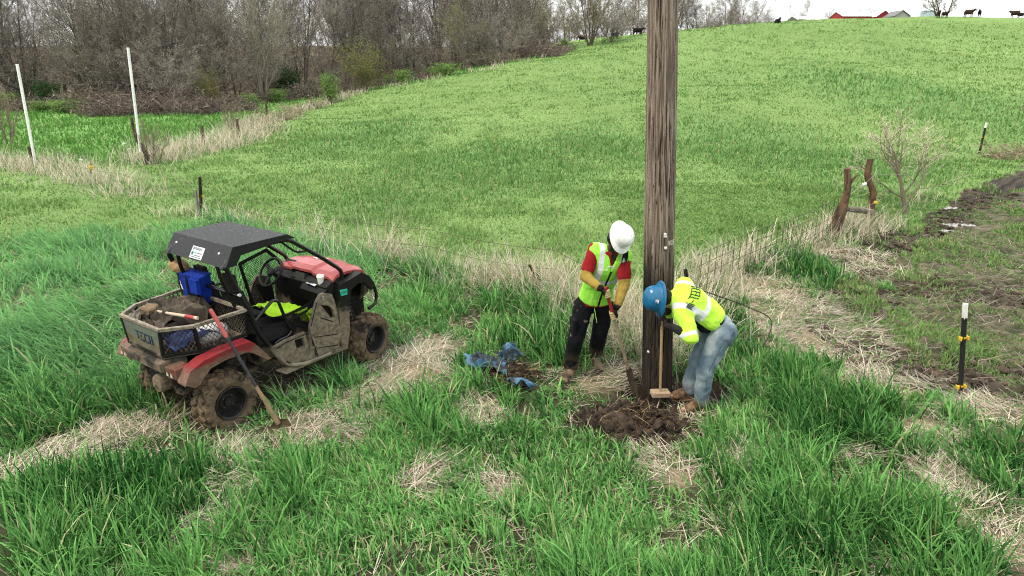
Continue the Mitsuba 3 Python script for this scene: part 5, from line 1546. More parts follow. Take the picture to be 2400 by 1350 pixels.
def hard_hat_mesh(full=True):
    """z crown, y front; shell with ridge and brim"""
    n, m = 48, 14
    vs = []
    prof = [(1.0, 0.0), (0.995, 0.03), (0.97, 0.06), (0.91, 0.09), (0.80, 0.115), (0.62, 0.135), (0.4, 0.148), (0.18, 0.153), (0.0, 0.155)]
    a = np.linspace(0, 2 * np.pi, n, endpoint=False)
    ex_, ey_ = 0.112, 0.136
    rows = []
    bw = 0.045 if full else 0.022
    fr = np.maximum(np.sin(a), 0) ** 2
    for off, z in ((bw, -0.022), (bw + 0.002, -0.017), (bw * 0.85, -0.008), (0.008, 0.002)):
        w = off * (1 + 0.35 * fr)
        rows.append(np.c_[(ex_ + w) * np.cos(a), (ey_ + w) * np.sin(a), np.full(n, z) - 0.012 * fr * (off > 0.01)])
    for s, z in prof[1:-1]:
        rid = 0.006 * np.exp(-(np.cos(a) / 0.18) ** 2) + 0.003 * np.exp(-((np.abs(np.cos(a)) - 0.45) / 0.12) ** 2)
        rows.append(np.c_[ex_ * s * np.cos(a), ey_ * s * np.sin(a), z + rid * (1 if z > 0.05 else 0.3)])
    v = np.vstack(rows + [np.array([[0, 0, 0.160]])])
    k = np.arange(n)
    f = []
    for i in range(len(rows) - 1):
        f.append(np.stack([i * n + k, i * n + (k + 1) % n, (i + 1) * n + (k + 1) % n, (i + 1) * n + k], 1))
    q = np.vstack(f)
    i = len(rows) - 1
    tri = np.vstack([q[:, [0, 1, 2]], q[:, [0, 2, 3]], np.stack([i * n + k, i * n + (k + 1) % n, np.full(n, len(v) - 1)], 1)])
    # inner side, so that the brim and shell have thickness
    vi = v * [0.965, 0.965, 0.96] + [0, 0, -0.004]
    vi[:n] = v[:n] * [0.99, 0.99, 1] + [0, 0, -0.003]
    tri2 = tri[:, ::-1] + len(v)
    rim = np.stack([k, k + len(v), (k + 1) % n + len(v), (k + 1) % n], 1)
    return trimesh.Trimesh(np.vstack([v, vi]), np.vstack([tri, tri2, rim[:, [0, 1, 2]], rim[:, [0, 2, 3]]]), process=False)


def grip_hand(tp, axis, palm, wrist, r=0.016, th=0.0115, flip=1):
    """gloved hand closed round a handle: tp on the handle's axis, palm = direction from the handle to the palm"""
    a = unit(axis)
    p = unit(np.asarray(palm, float) - np.dot(palm, a) * a)
    q = np.cross(a, p) * flip
    tp = np.asarray(tp, float)
    R = r + th * 0.8
    out = [m3.Manifold.batch_hull([ball(tp + p * (R + 0.010) + a * s, 0.017) for s in (-0.036, 0.036)] + [ball(tp + p * (R + 0.012) - q * 0.045 + a * s, 0.019) for s in (-0.03, 0.03)]),
           bone((tp + p * (R + 0.014) - q * 0.045, 0.027), (np.asarray(wrist, float), 0.033))]
    for k, end in enumerate((205, 228, 222, 190)):
        ph = np.radians(np.linspace(5, end, 5))
        pts = [tp + a * (0.034 - 0.0226 * k) + R * (math.cos(x) * p + math.sin(x) * q) for x in ph]
        for u, w_, rr in zip(pts, pts[1:], (1.08, 1.0, 0.95, 0.86)):
            out.append(bone((u, th * rr), (w_, th * rr * 0.95)))
    pts = [tp + p * (R + 0.008) + a * 0.040 - q * 0.03, tp + a * 0.052 + R * (math.cos(-0.9) * p + math.sin(-0.9) * q), tp + a * 0.045 + R * (math.cos(-2.1) * p + math.sin(-2.1) * q)]
    out += [bone((pts[0], 0.016), (pts[1], 0.013)), bone((pts[1], 0.013), (pts[2], 0.010))]
    return out


def boot_parts(ank, toe, up=0.17, r=0.056):
    ank, toe = np.asarray(ank, float), np.asarray(toe, float)
    d = unit((toe - ank) * [1, 1, 0])
    heel = ank - d * 0.055
    heel[2] = toe[2] - 0.008
    s = np.cross(d, [0, 0, 1])
    return [bone((ank + V(0, 0, up), r), (ank, r)), bone((ank + V(0, 0, -0.01), r * 0.95), (heel + V(0, 0, 0.012), 0.04)),
            m3.Manifold.batch_hull([ball(ank + V(0, 0, -0.01), r * 0.9), ball(toe - d * 0.03 + s * 0.022 + V(0, 0, 0.012), 0.038), ball(toe - d * 0.03 - s * 0.022 + V(0, 0, 0.012), 0.038), ball(heel + V(0, 0, 0.0), 0.034)]),
            m3.Manifold.batch_hull([ball(x + s * g + V(0, 0, -0.032), 0.014) for x in (heel, toe - d * 0.0) for g in (-0.033, 0.033)])]


# ---- first worker: white hat, facing the camera, bent over a spade
P1 = key_for('person')
label(P1, 'worker in white hard hat, lime safety vest and black trousers bending over a spade', 'person')
Rh, Lh, Rk, Lk, Ra, La = V(.81, 7.30, .86), V(1.05, 7.31, .84), V(.715, 7.15, .50), V(1.01, 7.34, .49), V(.685, 7.24, .115), V(1.005, 7.56, .115)
Rt, Lt = V(.575, 7.03, .045), V(1.03, 7.33, .045)
PEL, WA, CH, NB = V(.93, 7.30, .92), V(.955, 7.22, 1.12), V(1.02, 7.05, 1.40), V(1.045, 6.97, 1.60)
Rs, Ls, Re, Le, Rw, Lw = V(.88, 7.03, 1.595), V(1.18, 6.975, 1.54), V(.775, 6.90, 1.335), V(1.185, 6.86, 1.265), V(.905, 6.69, 1.275), V(1.095, 6.715, 1.065)
T0, T1 = V(.955, 6.655, 1.30), V(1.385, 6.86, -0.06)
tdir = unit(T1 - T0)
Rg, Lg = T0 + tdir * 0.075, T0 + tdir * 0.345
HU, HF = V(.49, -.80, .335), V(.12, -.30, -.92)
HC = V(1.095, 6.80, 1.79)
hx = frame_head(HC, HU, HF)


def head_manifold(fr):
    out = []
    for h in head_parts():
        t = tm(h)
        t.vertices = fr(np.array(t.vertices))
        out.append(m3.Manifold.hull_points(np.asarray(t.vertices, np.float64)))
    return out


SKIN1 = (0.055, 0.030, 0.019)
body = head_manifold(hx) + [bone((NB, .055), (HC - unit(HU) * 0.03, .052)), bone((PEL, .12), (WA, .115)), bone((WA, .115), (CH, .13)), bone((CH, .12), (NB, .06)), bone((Rs, .06), (Ls, .06)), bone((CH, .11), (Rs, .055)), bone((CH, .11), (Ls, .055))]
for s_, e_, w_, g_ in ((Rs, Re, Rw, Rg), (Ls, Le, Lw, Lg)):
    body += [bone((s_, .052), (e_, .040)), bone((e_, .040), (w_, .028))]
for h_, k_, a_, t_ in ((Rh, Rk, Ra, Rt), (Lh, Lk, La, Lt)):
    body += [bone((PEL, .11), (h_, .09)), bone((h_, .085), (k_, .055)), bone((k_, .055), (a_, .038)), bone((a_, .038), (t_, .03))]
put(sub(P1, 'body'), skin(body, 0.018, 6), SKIN1, 'satin', 50)
# trousers
tr = [bone((PEL, (.155, .12, .10)), (Rh, .115)), bone((PEL, (.155, .12, .10)), (Lh, .115)), bone((PEL + V(0, 0, .06), (.155, .115, .06)), (PEL, (.16, .12, .08)))]
for h_, k_, a_ in ((Rh, Rk, Ra), (Lh, Lk, La)):
    tr += [bone((h_, .110), (k_, .085)), bone((k_, .085), (a_ + V(0, 0, .09), .080)), bone((a_ + V(0, 0, .09), .080), (a_ + V(0, .015, .035), .076))]


def trouser_col(v):
    c = np.tile((0.0045, 0.005, 0.007), (len(v), 1)) * (0.8 + 0.8 * fbm(v, 12, 3, 2))[:, None]
    m = sst(0.70, 0.78, fbm(v, 26, 4, 9)) * sst(0.42, 0.6, fbm(v, 4, 2, 19)) * 0.6
    c = lerp(c, (0.30, 0.27, 0.23), m)
    low = sst(0.42, 0.12, v[:, 2]) * sst(0.40, 0.62, fbm(v, 9, 3, 4))
    return lerp(c, (0.07, 0.052, 0.036), low)


put(sub(P1, 'trousers'), wrinkle(skin(tr, 0.014, 10), 0.022, 9, 3, (1, 1, 0.6)), trouser_col, 'cloth', 60)
cargo = m3.Manifold.batch_hull([ball(V(.70, 7.16, z_) + V(x_, y_, 0), .012) for z_ in (.60, .76) for x_, y_ in ((-.035, .06), (-.01, -.07), (.015, -.07), (-.005, .06))])
put(sub(P1, 'cargo_pocket'), skin([cargo], 0.015, 3), trouser_col, 'cloth', 40)
for a_, t_ in ((Ra, Rt), (La, Lt)):
    put(sub(P1, 'boot'), bumpy(skin(boot_parts(a_, t_), 0.014, 5), 0.004, 22, 3), lambda v: lerp((0.05, 0.035, 0.024), (0.19, 0.145, 0.095), sst(0.42, 0.62, fbm(v, 13, 3, 6))), 'matte', 50)
# shirt: torso, short red sleeves; tan long sleeves under them
sh = [bone((PEL + V(0, -.005, .03), (.168, .132, .07)), (WA, (.158, .128, .08))), bone((WA, (.158, .128, .08)), (CH, (.172, .135, .10))), m3.Manifold.batch_hull([ball(CH, (.165, .13, .10)), ball(Rs, .072), ball(Ls, .072), ball(NB - V(0, 0, .03), .072)]),
      bone((PEL + V(0, -.01, -.015), (.170, .138, .02)), (PEL + V(0, -.005, .04), (.168, .135, .03)))]
for s_, e_ in ((Rs, Re), (Ls, Le)):
    sh += [bone((s_, .075), (s_ + (e_ - s_) * 0.72, .069))]
shirt = skin(sh, 0.016, 10)
RS = lambda v: lerp((0.17, 0.009, 0.012), (0.27, 0.016, 0.02), fbm(v, 8, 2, 3))
put(sub(P1, 'shirt'), wrinkle(shirt, 0.010, 9, 6), RS, 'cloth', 60)
for s_, e_, w_ in ((Rs, Re, Rw), (Ls, Le, Lw)):
    put(sub(P1, 'sleeve'), wrinkle(skin([bone((s_ + (e_ - s_) * 0.5, .062), (e_, .056)), bone((e_, .057), (w_ + (e_ - w_) * 0.12, .043))], 0.013, 8), 0.010, 20, 8), lambda v: lerp((0.20, 0.145, 0.03), (0.30, 0.215, 0.055), fbm(v, 16, 2, 3)), 'cloth', 60)
# vest: body frame for its bands
vu = unit(CH - PEL)
vf = unit(V(.16, -1, .0) - np.dot(V(.16, -1, .0), vu) * vu)
vr = np.cross(vf, vu)
ve = [bone((PEL + vu * .03, (.192, .158, .07)), (WA, (.176, .146, .08))), bone((WA, (.176, .146, .08)), (CH, (.186, .150, .10))), m3.Manifold.batch_hull([ball(CH, (.180, .146, .10)), ball(Rs + (CH - Rs) * .12, .100), ball(Ls + (CH - Ls) * .06, .102), ball(NB - vu * .035, .082)])]


def wedge(pts, d0, d1):
    """prism in the vest frame: polygon in (side, up) about the chest, pushed along the front direction"""
    return m3.Manifold.hull_points(np.array([CH + vr * a + vu * b + vf * c for a, b in pts for c in (d0, d1)]))


vest_cut = [wedge([(-.06, .30), (.06, .30), (0.0, .045)], 0.0, .5), wedge([(-.10, .34), (.10, .34), (0, .13)], -.5, .1), wedge([(-.02, -.60), (.012, -.60), (-.004, -.30)], 0.05, .5), wedge([(-.6, -.49), (.6, -.49), (.6, -.9), (-.6, -.9)], -.6, .6)]
vest = skin(ve, 0.012, 8, vest_cut)
vest = wrinkle(vest, 0.012, 8, 12)


def vest_col(v):
    q = v - CH
    a, b, f = q @ vr, q @ vu, q @ vf
    c = lerp((0.20, 0.58, 0.05), (0.32, 0.74, 0.09), fbm(v, 8, 2, 5))
    silver = lerp((0.42, 0.45, 0.50), (0.66, 0.69, 0.73), fbm(v, 14, 3, 3))
    hb = (np.abs(b + 0.125 + 0.05 * np.abs(a)) < 0.027)
    vb = (np.abs(np.abs(a) - 0.108) < 0.026) & (b > -0.14)
    c[hb | vb] = silver[hb | vb]
    z = (np.abs(a + 0.004) < 0.011) & (f > 0) & (b < 0.06)
    c[z] = (0.012, 0.012, 0.013)
    return c


put(sub(P1, 'vest'), vest, vest_col, 'cloth', 60, 0.011)
# printed roundel on the shirt
rc = CH + vr * 0.015 + vu * 0.085 + vf * 0.128
put(sub(P1, 'shirt_print'), trimesh.util.concatenate([tube([rc + vr * r_ * math.cos(t) + vu * r_ * math.sin(t) + vf * (0.012 - 0.015 * math.sin(t)) for t in np.linspace(-0.2, 2.9, 16)], 0.0035, 4) for r_ in (0.045, 0.032)]), (0.62, 0.58, 0.58), 'matte', 40)
for s_, p_ in ((Rg, V(-.75, .55, .35)), (Lg, V(.60, .30, .45))):
    w_ = Rw if s_ is Rg else Lw
    gk = sub(P1, 'glove')
    gm = skin(grip_hand(s_, -tdir if s_ is Rg else tdir * -1, p_, w_, 0.017, 0.0125, 1 if s_ is Rg else -1) + [bone((w_, .036), (w_ + (Re if s_ is Rg else Le) * .14 - w_ * .14, .041))], 0.008, 3)
    wc = (s_ - tdir * 0)

    def glove_col(v, wc=wc, p_=p_):
        d = (v - wc) @ unit(p_)
        c = lerp((0.006, 0.006, 0.007), (0.02, 0.019, 0.018), fbm(v, 30, 2, 2))
        palm = sst(0.008, -0.010, d)
        return lerp(c, lerp((0.30, 0.235, 0.12), (0.45, 0.36, 0.2), fbm(v, 25, 2, 3)), palm)
    put(gk, gm, glove_col, 'cloth', 50)
# hat and hair
hh = hard_hat_mesh(True)
hatx = frame_head(HC + unit(HU) * 0.045, HU, HF)
hk_ = sub(P1, 'hard_hat')
hh.vertices = np.array(hh.vertices) * 0.89
put(hk_, hh, lambda v: np.tile((0.70, 0.72, 0.72), (len(v), 1)) * (1 - 0.35 * sst(0.82, 0.86, fbm(v, 50, 2, 4)))[:, None], 'gloss', 50, 0.012, xf=hatx)
hair = []
for k in range(60):
    a_ = R3.uniform(-0.9, math.pi + 0.9) + math.pi
    st_ = hatx(np.array([[0.095 * math.cos(a_), 0.112 * math.sin(a_), -0.012]]))[0]
    ln = R3.uniform(0.20, 0.34)
    drift = R3.normal(0, 0.03, 3)
    pts = [st_]
    for j in range(5):
        pts.append(pts[-1] + (V(0, -0.002, -1) * 0.8 + drift * 2 + (hatx(np.array([[0.0, -0.1, -0.25]]))[0] - st_) * 0.5 * (1 - j / 4)) * ln / 5)
    hair.append(tube(pts, [0.008, 0.0085, 0.008, 0.0075, 0.006, 0.003], 6))
hair.append(place(trimesh.creation.icosphere(3, 0.092), HC - unit(HU) * 0.055 + unit(HF) * 0.01))
put(sub(P1, 'hair'), trimesh.util.concatenate(hair), (0.006, 0.005, 0.005), 'satin', 40)
put(sub(P1, 'draw_cord'), tube([PEL + V(-.015, -.135, -.02), PEL + V(.0, -.15, -.10), PEL + V(.02, -.145, -.20)], 0.004, 5), (0.40, 0.75, 0.12), 'cloth', 40)
# the spade in his hands
sp = key_for('digging_spade')
label(sp, 'long digging spade with a red grip held by the worker in the white hat', 'spade')
L_ = np.linalg.norm(T1 - T0)
put(sub(sp, 'grip'), tube([T0, T0 + tdir * .015, T0 + tdir * .30, T0 + tdir * .31], [.014, .018, .018, .015], 10), (0.26, 0.02, 0.025), 'satin', 40)
put(sub(sp, 'shaft'), tube([T0 + tdir * .30, T0 + tdir * (L_ - .40)], .016, 10), lambda v: lerp((0.12, 0.085, 0.055), (0.34, 0.27, 0.18), fbm(v, 20, 3, 2)), 'matte', 40, 0.05)
sw = unit(np.cross(tdir, V(.3, -1, 0)))
sn2 = np.cross(sw, tdir)
put(sub(sp, 'blade'), patch(np.array([[T0 + tdir * (L_ - .42 + t) + sw * w_ * u + sn2 * .015 * (u * u - .5) for u in np.linspace(-1, 1, 7)] for t, w_ in ((0, .022), (.05, .038), (.25, .036), (.36, .032), (.42, .024))]), .006), lambda v: lerp((0.03, 0.025, 0.02), (0.10, 0.075, 0.05), fbm(v, 12, 3, 2)), 'matte', 40, 0.03)

# ---- second worker: blue hat, bent double towards the pole, seen from his left and behind
P2 = key_for('person')
label(P2, 'worker in blue hard hat, fluorescent hooded top and jeans stooping at the pole', 'person')
NB, CH, WA, PEL = V(1.665, 6.55, 1.205), V(1.80, 6.555, 1.17), V(2.00, 6.57, 1.02), V(2.14, 6.58, .875)
Ls, Rs, Le, Re, Lw, Rw = V(1.715, 6.41, 1.075), V(1.785, 6.70, 1.295), V(1.77, 6.27, .905), V(1.66, 6.75, 1.00), V(1.605, 6.345, .975), V(1.575, 6.54, 1.075)
Lh, Rh, Lk, Rk, La, Ra, Lt, Rt = V(2.14, 6.48, .84), V(2.14, 6.68, .84), V(1.985, 6.41, .50), V(1.99, 6.70, .48), V(1.985, 6.43, .115), V(1.93, 6.72, .11), V(1.80, 6.40, .035), V(1.74, 6.69, .035)
HC, HU, HF = V(1.515, 6.535, 1.215), V(-.97, -.16, .09), V(-.15, -.10, -1)
H0, H1 = V(1.505, 6.44, 1.17), V(1.60, 6.66, 0.10)
hdir = unit(H1 - H0)
hx = frame_head(HC, HU, HF)
SKIN2 = (0.40, 0.23, 0.16)
body = head_manifold(hx) + [bone((NB, .055), (HC - unit(HU) * 0.03, .055)), bone((PEL, .12), (WA, .115)), bone((WA, .115), (CH, .13)), bone((CH, .12), (NB, .06)), bone((Rs, .06), (Ls, .06)), bone((CH, .11), (Rs, .055)), bone((CH, .11), (Ls, .055))]
for s_, e_, w_ in ((Rs, Re, Rw), (Ls, Le, Lw)):
    body += [bone((s_, .052), (e_, .040)), bone((e_, .040), (w_, .028))]
for h_, k_, a_, t_ in ((Rh, Rk, Ra, Rt), (Lh, Lk, La, Lt)):
    body += [bone((PEL, .11), (h_, .09)), bone((h_, .085), (k_, .055)), bone((k_, .055), (a_, .038)), bone((a_, .038), (t_, .03))]
put(sub(P2, 'body'), skin(body, 0.018, 6), SKIN2, 'satin', 50)
tr = [bone((PEL + V(.01, 0, .02), (.115, .155, .13)), (Rh, .12)), bone((PEL + V(.01, 0, .02), (.115, .155, .13)), (Lh, .12)), bone((WA + V(.06, 0, -.05), (.10, .14, .11)), (PEL, (.125, .155, .12))), ball(PEL + V(.045, .075, -.01), .11), ball(PEL + V(.045, -.075, -.01), .11)]
for h_, k_, a_ in ((Rh, Rk, Ra), (Lh, Lk, La)):
    tr += [bone((h_, .115), (k_, .086)), bone((k_, .086), (a_ + V(0, 0, .09), .074)), bone((a_ + V(0, 0, .09), .074), (a_ + V(0, 0, .0), .070))]


def jean_col(v):
    n_ = fbm(v * [1, 1, 0.4], 22, 3, 3)
    c = lerp((0.045, 0.085, 0.12), (0.155, 0.21, 0.25), np.clip(n_ * 1.3 - 0.15, 0, 1))
    c = lerp(c, (0.33, 0.39, 0.42), 0.5 * sst(0.5, 0.7, fbm(v, 5, 2, 8)))
    return lerp(c, (0.12, 0.095, 0.07), sst(0.26, 0.06, v[:, 2]) * sst(0.45, 0.6, fbm(v, 12, 3, 5)))


put(sub(P2, 'jeans'), wrinkle(skin(tr, 0.013, 8), 0.020, 10, 3, (1, 1, 0.55)), jean_col, 'cloth', 60)
# back pocket, side seam and belt
seam = [Lh + V(-.01, -.118, .03), Lh + (Lk - Lh) * .5 + V(-.0, -.108, 0), Lk + V(.005, -.09, 0), Lk + (La - Lk) * .6 + V(0, -.08, 0)]
put(sub(P2, 'side_seam'), tube(round_path(seam, .08), .0035, 4), (0.06, 0.10, 0.13), 'cloth', 40)
pk_ = [Lh + V(.075, -.092, .075), Lh + V(.125, -.04, .03), Lh + V(.085, -.065, -.085), Lh + V(.03, -.108, -.035)]
put(sub(P2, 'back_pocket'), skin([m3.Manifold.batch_hull([ball(p, .010) for p in pk_])], .012, 3), lambda v: jean_col(v) * 0.85, 'cloth', 40)
for a_, t_ in ((Ra, Rt), (La, Lt)):
    put(sub(P2, 'boot'), bumpy(skin(boot_parts(a_, t_), 0.014, 5), 0.004, 22, 3), lambda v: lerp((0.06, 0.035, 0.02), (0.17, 0.11, 0.065), sst(0.42, 0.62, fbm(v, 13, 3, 6))), 'matte', 50)
# dark undershirt hem
put(sub(P2, 'undershirt'), wrinkle(skin([bone((WA + V(.055, 0, -.03), (.12, .158, .125)), (WA + V(-.06, 0, -.01), (.12, .15, .125))), bone((WA + V(-.03, -.05, -.10), .07), (WA + V(.02, -.03, -.11), .07))], .018, 8), .008, 9, 2), (0.010, 0.010, 0.012), 'cloth', 50)
bu = unit(NB - PEL)                       # towards the head
bn = unit(V(.34, -.80, .95) - np.dot(V(.34, -.80, .95), bu) * bu)   # out of the back
bs = np.cross(bn, bu)                     # across the back, towards his left
if bs[1] > 0:
    bs = -bs
ho = [bone((WA + V(.035, 0, -.012), (.135, .178, .145)), (CH + V(.04, 0, 0), (.14, .185, .155))), m3.Manifold.batch_hull([ball(CH, (.13, .165, .155)), ball(Rs, .085), ball(Ls, .085), ball(NB + V(.03, 0, 0), .095)]),
      bone((NB + V(.02, 0, .02), .088), (NB + V(-.02, 0, .0), .082))]
ho += [bone((Rs, .085), (Re, .068)), bone((Re, .068), (Re + (Rw - Re) * .6, .052))]
ho += [bone((Ls, .085), (Le + (Le - Ls) * .02, .070)), bone((Le, .070), (Le + (Lw - Le) * .30, .058))]
hood = skin(ho, 0.011, 7)
hood = wrinkle(hood, 0.026, 6.0, 31)
arm_d = unit(Le - Ls)
ORG = CH


def hoodie_col(v):
    q = v - ORG
    t, s_, n_ = q @ bu, q @ bs, q @ bn
    c = lerp((0.36, 0.70, 0.045), (0.52, 0.86, 0.10), fbm(v, 7, 2, 5))
    silver = lerp((0.40, 0.44, 0.49), (0.62, 0.66, 0.70), fbm(v, 14, 3, 3))
    arm = (v - Ls) @ arm_d
    dist_arm = np.linalg.norm((v - Ls) - arm[:, None] * arm_d, axis=1)
    on_arm = (arm > 0.02) & (dist_arm < 0.11) & (v[:, 1] < 6.42) & (v[:, 2] < 1.06)
    ring = (np.abs(t + 0.115 + 0.10 * np.clip(s_, -1, 1)) < 0.026) & ~on_arm
    strap = (np.abs(np.abs(s_) - 0.150) < 0.024) & (t > -0.125) & (n_ > -0.05) & ~on_arm
    cuff = on_arm & (np.abs(arm - 0.205) < 0.020)
    k = ring | strap | cuff
    c[k] = silver[k]
    return c


put(sub(P2, 'hooded_top'), hood, hoodie_col, 'cloth', 60, 0.011)
# lettering on the back: reads from his left to his right
GL2 = {'M': [((0, 0), (0.02, .72)), ((0.02, .72), (0.36, .72)), ((.36, .72), (.34, 0)), ((.18, .72), (.17, .1))], 'I': [((0, 0), (0, .68)), ((0, .9), (0, 1))], '-': [((0, .45), (.3, .45))],
       'T': [((0, 1), (.5, 1)), ((.25, 1), (.25, 0))], 'E': [((0, 0), (0, 1)), ((0, 1), (.42, 1)), ((0, .5), (.42, .5)), ((0, 0), (.42, 0))], 'C': [((0, 0), (0, 1)), ((0, 1), (.42, 1)), ((0, 0), (.42, 0))], 'H': [((0, 0), (0, 1)), ((.42, 0), (.42, 1)), ((0, .5), (.42, .5))]}
WID = {'M': .52, 'I': .16, '-': .42, 'T': .62, 'E': .56, 'C': .56, 'H': .56}
_q = np.array(hood.vertices) - ORG
HT, HS, HN = _q @ bu, _q @ bs, _q @ bn
LH, lx = 0.072, -0.165
lets = []
for ch in 'MI-TECH':
    for (x0, y0), (x1, y1) in GL2[ch]:
        seg = []
        for t in np.linspace(0, 1, 5):
            x_, y_ = x0 + (x1 - x0) * t, y0 + (y1 - y0) * t
            o_ = ORG + bu * (0.062 + (y_ - 0.5) * LH) - bs * (lx + x_ * LH * 1.05 + 0.0) + bn * 0.6
            seg.append(o_)
        o_ = np.array(seg)
        if True:
            pts = []
            for p_ in o_ - ORG:
                t_, s_ = p_ @ bu, p_ @ bs
                kk_ = np.hypot(HT - t_, HS - s_) < 0.013
                pts.append(ORG + bu * t_ + bs * s_ + bn * (HN[kk_].max() if kk_.any() else 0.0))
            pts = np.array(pts)
            w_ = 0.0052
            sd_ = np.cross(unit(pts[-1] - pts[0]), bn) * w_
            e_ = unit(pts[-1] - pts[0]) * w_ * 0.9
            pts[0] -= e_
            pts[-1] += e_
            rows = np.array([[p + sd_ * u + bn * 0.006 for u in (-1, 1)] for p in pts])
            lets.append(patch(rows, 0.003))
    lx += WID[ch] * LH * 1.05
if lets:
    put(sub(P2, 'back_lettering'), trimesh.util.concatenate(lets), (0.03, 0.05, 0.03), 'cloth', None)
put(sub(P2, 'hood_cord'), tube([NB + V(-.05, -.085, -.01), NB + V(-.055, -.10, -.08), NB + V(-.05, -.10, -.16)], .0035, 5), (0.5, 0.75, 0.2), 'cloth', 40)
for s_, w_, e_, p_, fl in ((H0 + hdir * .20, Lw, Le, V(.95, -.2, -.1), 1), (H0 + hdir * .10, Rw, Re, V(.6, .8, 0), -1)):
    gm = skin(grip_hand(s_, hdir * -1, p_, w_, .016, .0125, fl) + [bone((w_, .038), (w_ + (e_ - w_) * .75, .050))], .008, 3)
    put(sub(P2, 'glove'), gm, lambda v: lerp((0.008, 0.008, 0.009), (0.03, 0.028, 0.028), fbm(v, 30, 2, 2)), 'cloth', 50)
hatx = frame_head(HC + unit(HU) * 0.04, HU, HF)
hk_ = sub(P2, 'hard_hat')
put(hk_, hard_hat_mesh(True), lambda v: lerp((0.006, 0.085, 0.20), (0.012, 0.13, 0.27), fbm(v, 8, 2, 4)), 'gloss', 50, 0.012, xf=hatx)
# small striped sticker on the hat's near side
sx = -1 if hatx(np.array([[1.0, 0, 0]]))[0][1] > hatx(np.array([[-1.0, 0, 0]]))[0][1] else 1
st_ = np.array([[sx * 0.1125, y_, z_] for y_, z_ in ((-.012, .035), (.022, .035), (.022, .068), (-.012, .068))])
st_[2:, 0] = sx * 0.1075
st_m = hull(np.vstack([st_ * [1.01, 1, 1], st_ * [1.03, 1, 1]]))
put(sub(hk_, 'sticker'), st_m, (0.62, 0.50, 0.50), 'satin', None, xf=hatx)
st2 = np.array([[sx * 0.1125, y_, z_] for y_, z_ in ((.006, .050), (.022, .050), (.022, .068), (.006, .068))])
st2[:, 0] = sx * 0.1105
put(sub(hk_, 'sticker_corner'), hull(np.vstack([st2 * [1.035, 1, 1], st2 * [1.05, 1, 1]])), (0.05, 0.10, 0.30), 'satin', None, xf=hatx)
put(sub(P2, 'hair'), bumpy(place(trimesh.creation.icosphere(3, 0.092), HC - unit(HU) * 0.015 - unit(HF) * 0.02), 0.01, 20, 3), (0.012, 0.009, 0.008), 'matte', 50)
# wooden tamper in his hands: pole handle and block head
tmpk = key_for('tamper')
label(tmpk, 'wooden handled tamper with a rectangular block head held against the pole', 'tamper')
put(sub(tmpk, 'handle'), tube(np.linspace(H0, H1, 12), .0145, 10), lambda v: lerp((0.30, 0.19, 0.09), (0.50, 0.36, 0.19), fbm(v * [1, 1, .15], 40, 2, 2)), 'satin', 40)
hb = box((0, 0, 0), (0.20, 0.11, 0.055), (0.06, 0.03, 0.12), bev=.006)
hb.apply_translation(H1 + hdir * 0.01)
put(sub(tmpk, 'head'), hb, lambda v: lerp((0.22, 0.16, 0.10), (0.42, 0.33, 0.23), fbm(v * [.4, 1, 1], 20, 3, 2)), 'matte', 30, 0.02)

# ---------------------------------------------------------------- utility pole
pk0 = key_for('utility_pole')
label(pk0, 'tall weathered grey brown wooden utility pole with vertical cracks, dark at its foot', 'utility pole')
PB, PTOP = V(1.66, 7.02, -0.35), V(1.66 - 0.0506 * 9.35, 7.02, 9.0)
na_, nz_ = 180, 420
aa = np.linspace(0, 2 * np.pi, na_, endpoint=False)
zz = np.concatenate([np.linspace(0, 4.9, nz_ - 20), np.linspace(4.95, 9.35, 20)])
AA, ZZ = np.meshgrid(aa, zz)
rad_ = 0.171 - 0.0060 * ZZ
pc = np.stack([np.cos(AA) * 2.0, np.sin(AA) * 2.0, ZZ * 0.12], -1).reshape(-1, 3)
wq = np.stack([np.cos(AA) * .8, np.sin(AA) * .8, ZZ * 0.9], -1).reshape(-1, 3)
pc = pc + np.stack([fbm(wq, 1.5, 3, 71) - .5, fbm(wq, 1.5, 3, 72) - .5, 0 * AA.ravel()], -1) * 0.22
g1 = fbm(pc, 4.2, 3, 1)                               # long checks
g2 = fbm(pc * [1, 1, 1.6], 11.0, 3, 2)                # fine grain
g3_ = fbm(pc * [1, 1, 6.0], 2.0, 3, 3)
crk = sst(0.045, 0.0, np.abs(g1 - 0.5)) * sst(0.36, 0.52, g3_)
crk2 = sst(0.05, 0.0, np.abs(g2 - 0.5)) * 0.5
rr_ = rad_.ravel() - 0.016 * crk - 0.004 * crk2 + 0.004 * (g3_ - 0.5)
pv = np.c_[PB[0] + (PTOP[0] - PB[0]) * ZZ.ravel() / 9.35 + rr_ * np.cos(AA.ravel()), PB[1] + rr_ * np.sin(AA.ravel()), PB[2] + ZZ.ravel()]
ii, jj = np.meshgrid(np.arange(nz_ - 1), np.arange(na_), indexing='ij')
qd = np.stack([ii * na_ + jj, ii * na_ + (jj + 1) % na_, (ii + 1) * na_ + (jj + 1) % na_, (ii + 1) * na_ + jj], -1).reshape(-1, 4)
pcol = lerp((0.085, 0.063, 0.048), (0.27, 0.225, 0.185), np.clip(2.6 * (g2 - 0.5) + 0.5 + 1.0 * (g3_ - 0.5), 0, 1))
pcol = lerp(pcol, (0.10, 0.066, 0.045), 0.55 * sst(0.45, 0.7, fbm(pc, 1.3, 2, 8)))
pcol = lerp(pcol, (0.020, 0.015, 0.011), np.clip(crk * 0.9 + crk2 * 0.8, 0, 1))
gou = sst(0.76, 0.82, fbm(np.stack([np.cos(AA) * 1.6, np.sin(AA) * 1.6, ZZ * 2.2], -1).reshape(-1, 3), 5.5, 2, 77))
pcol = lerp(pcol, (0.02, 0.015, 0.011), 0.85 * gou)
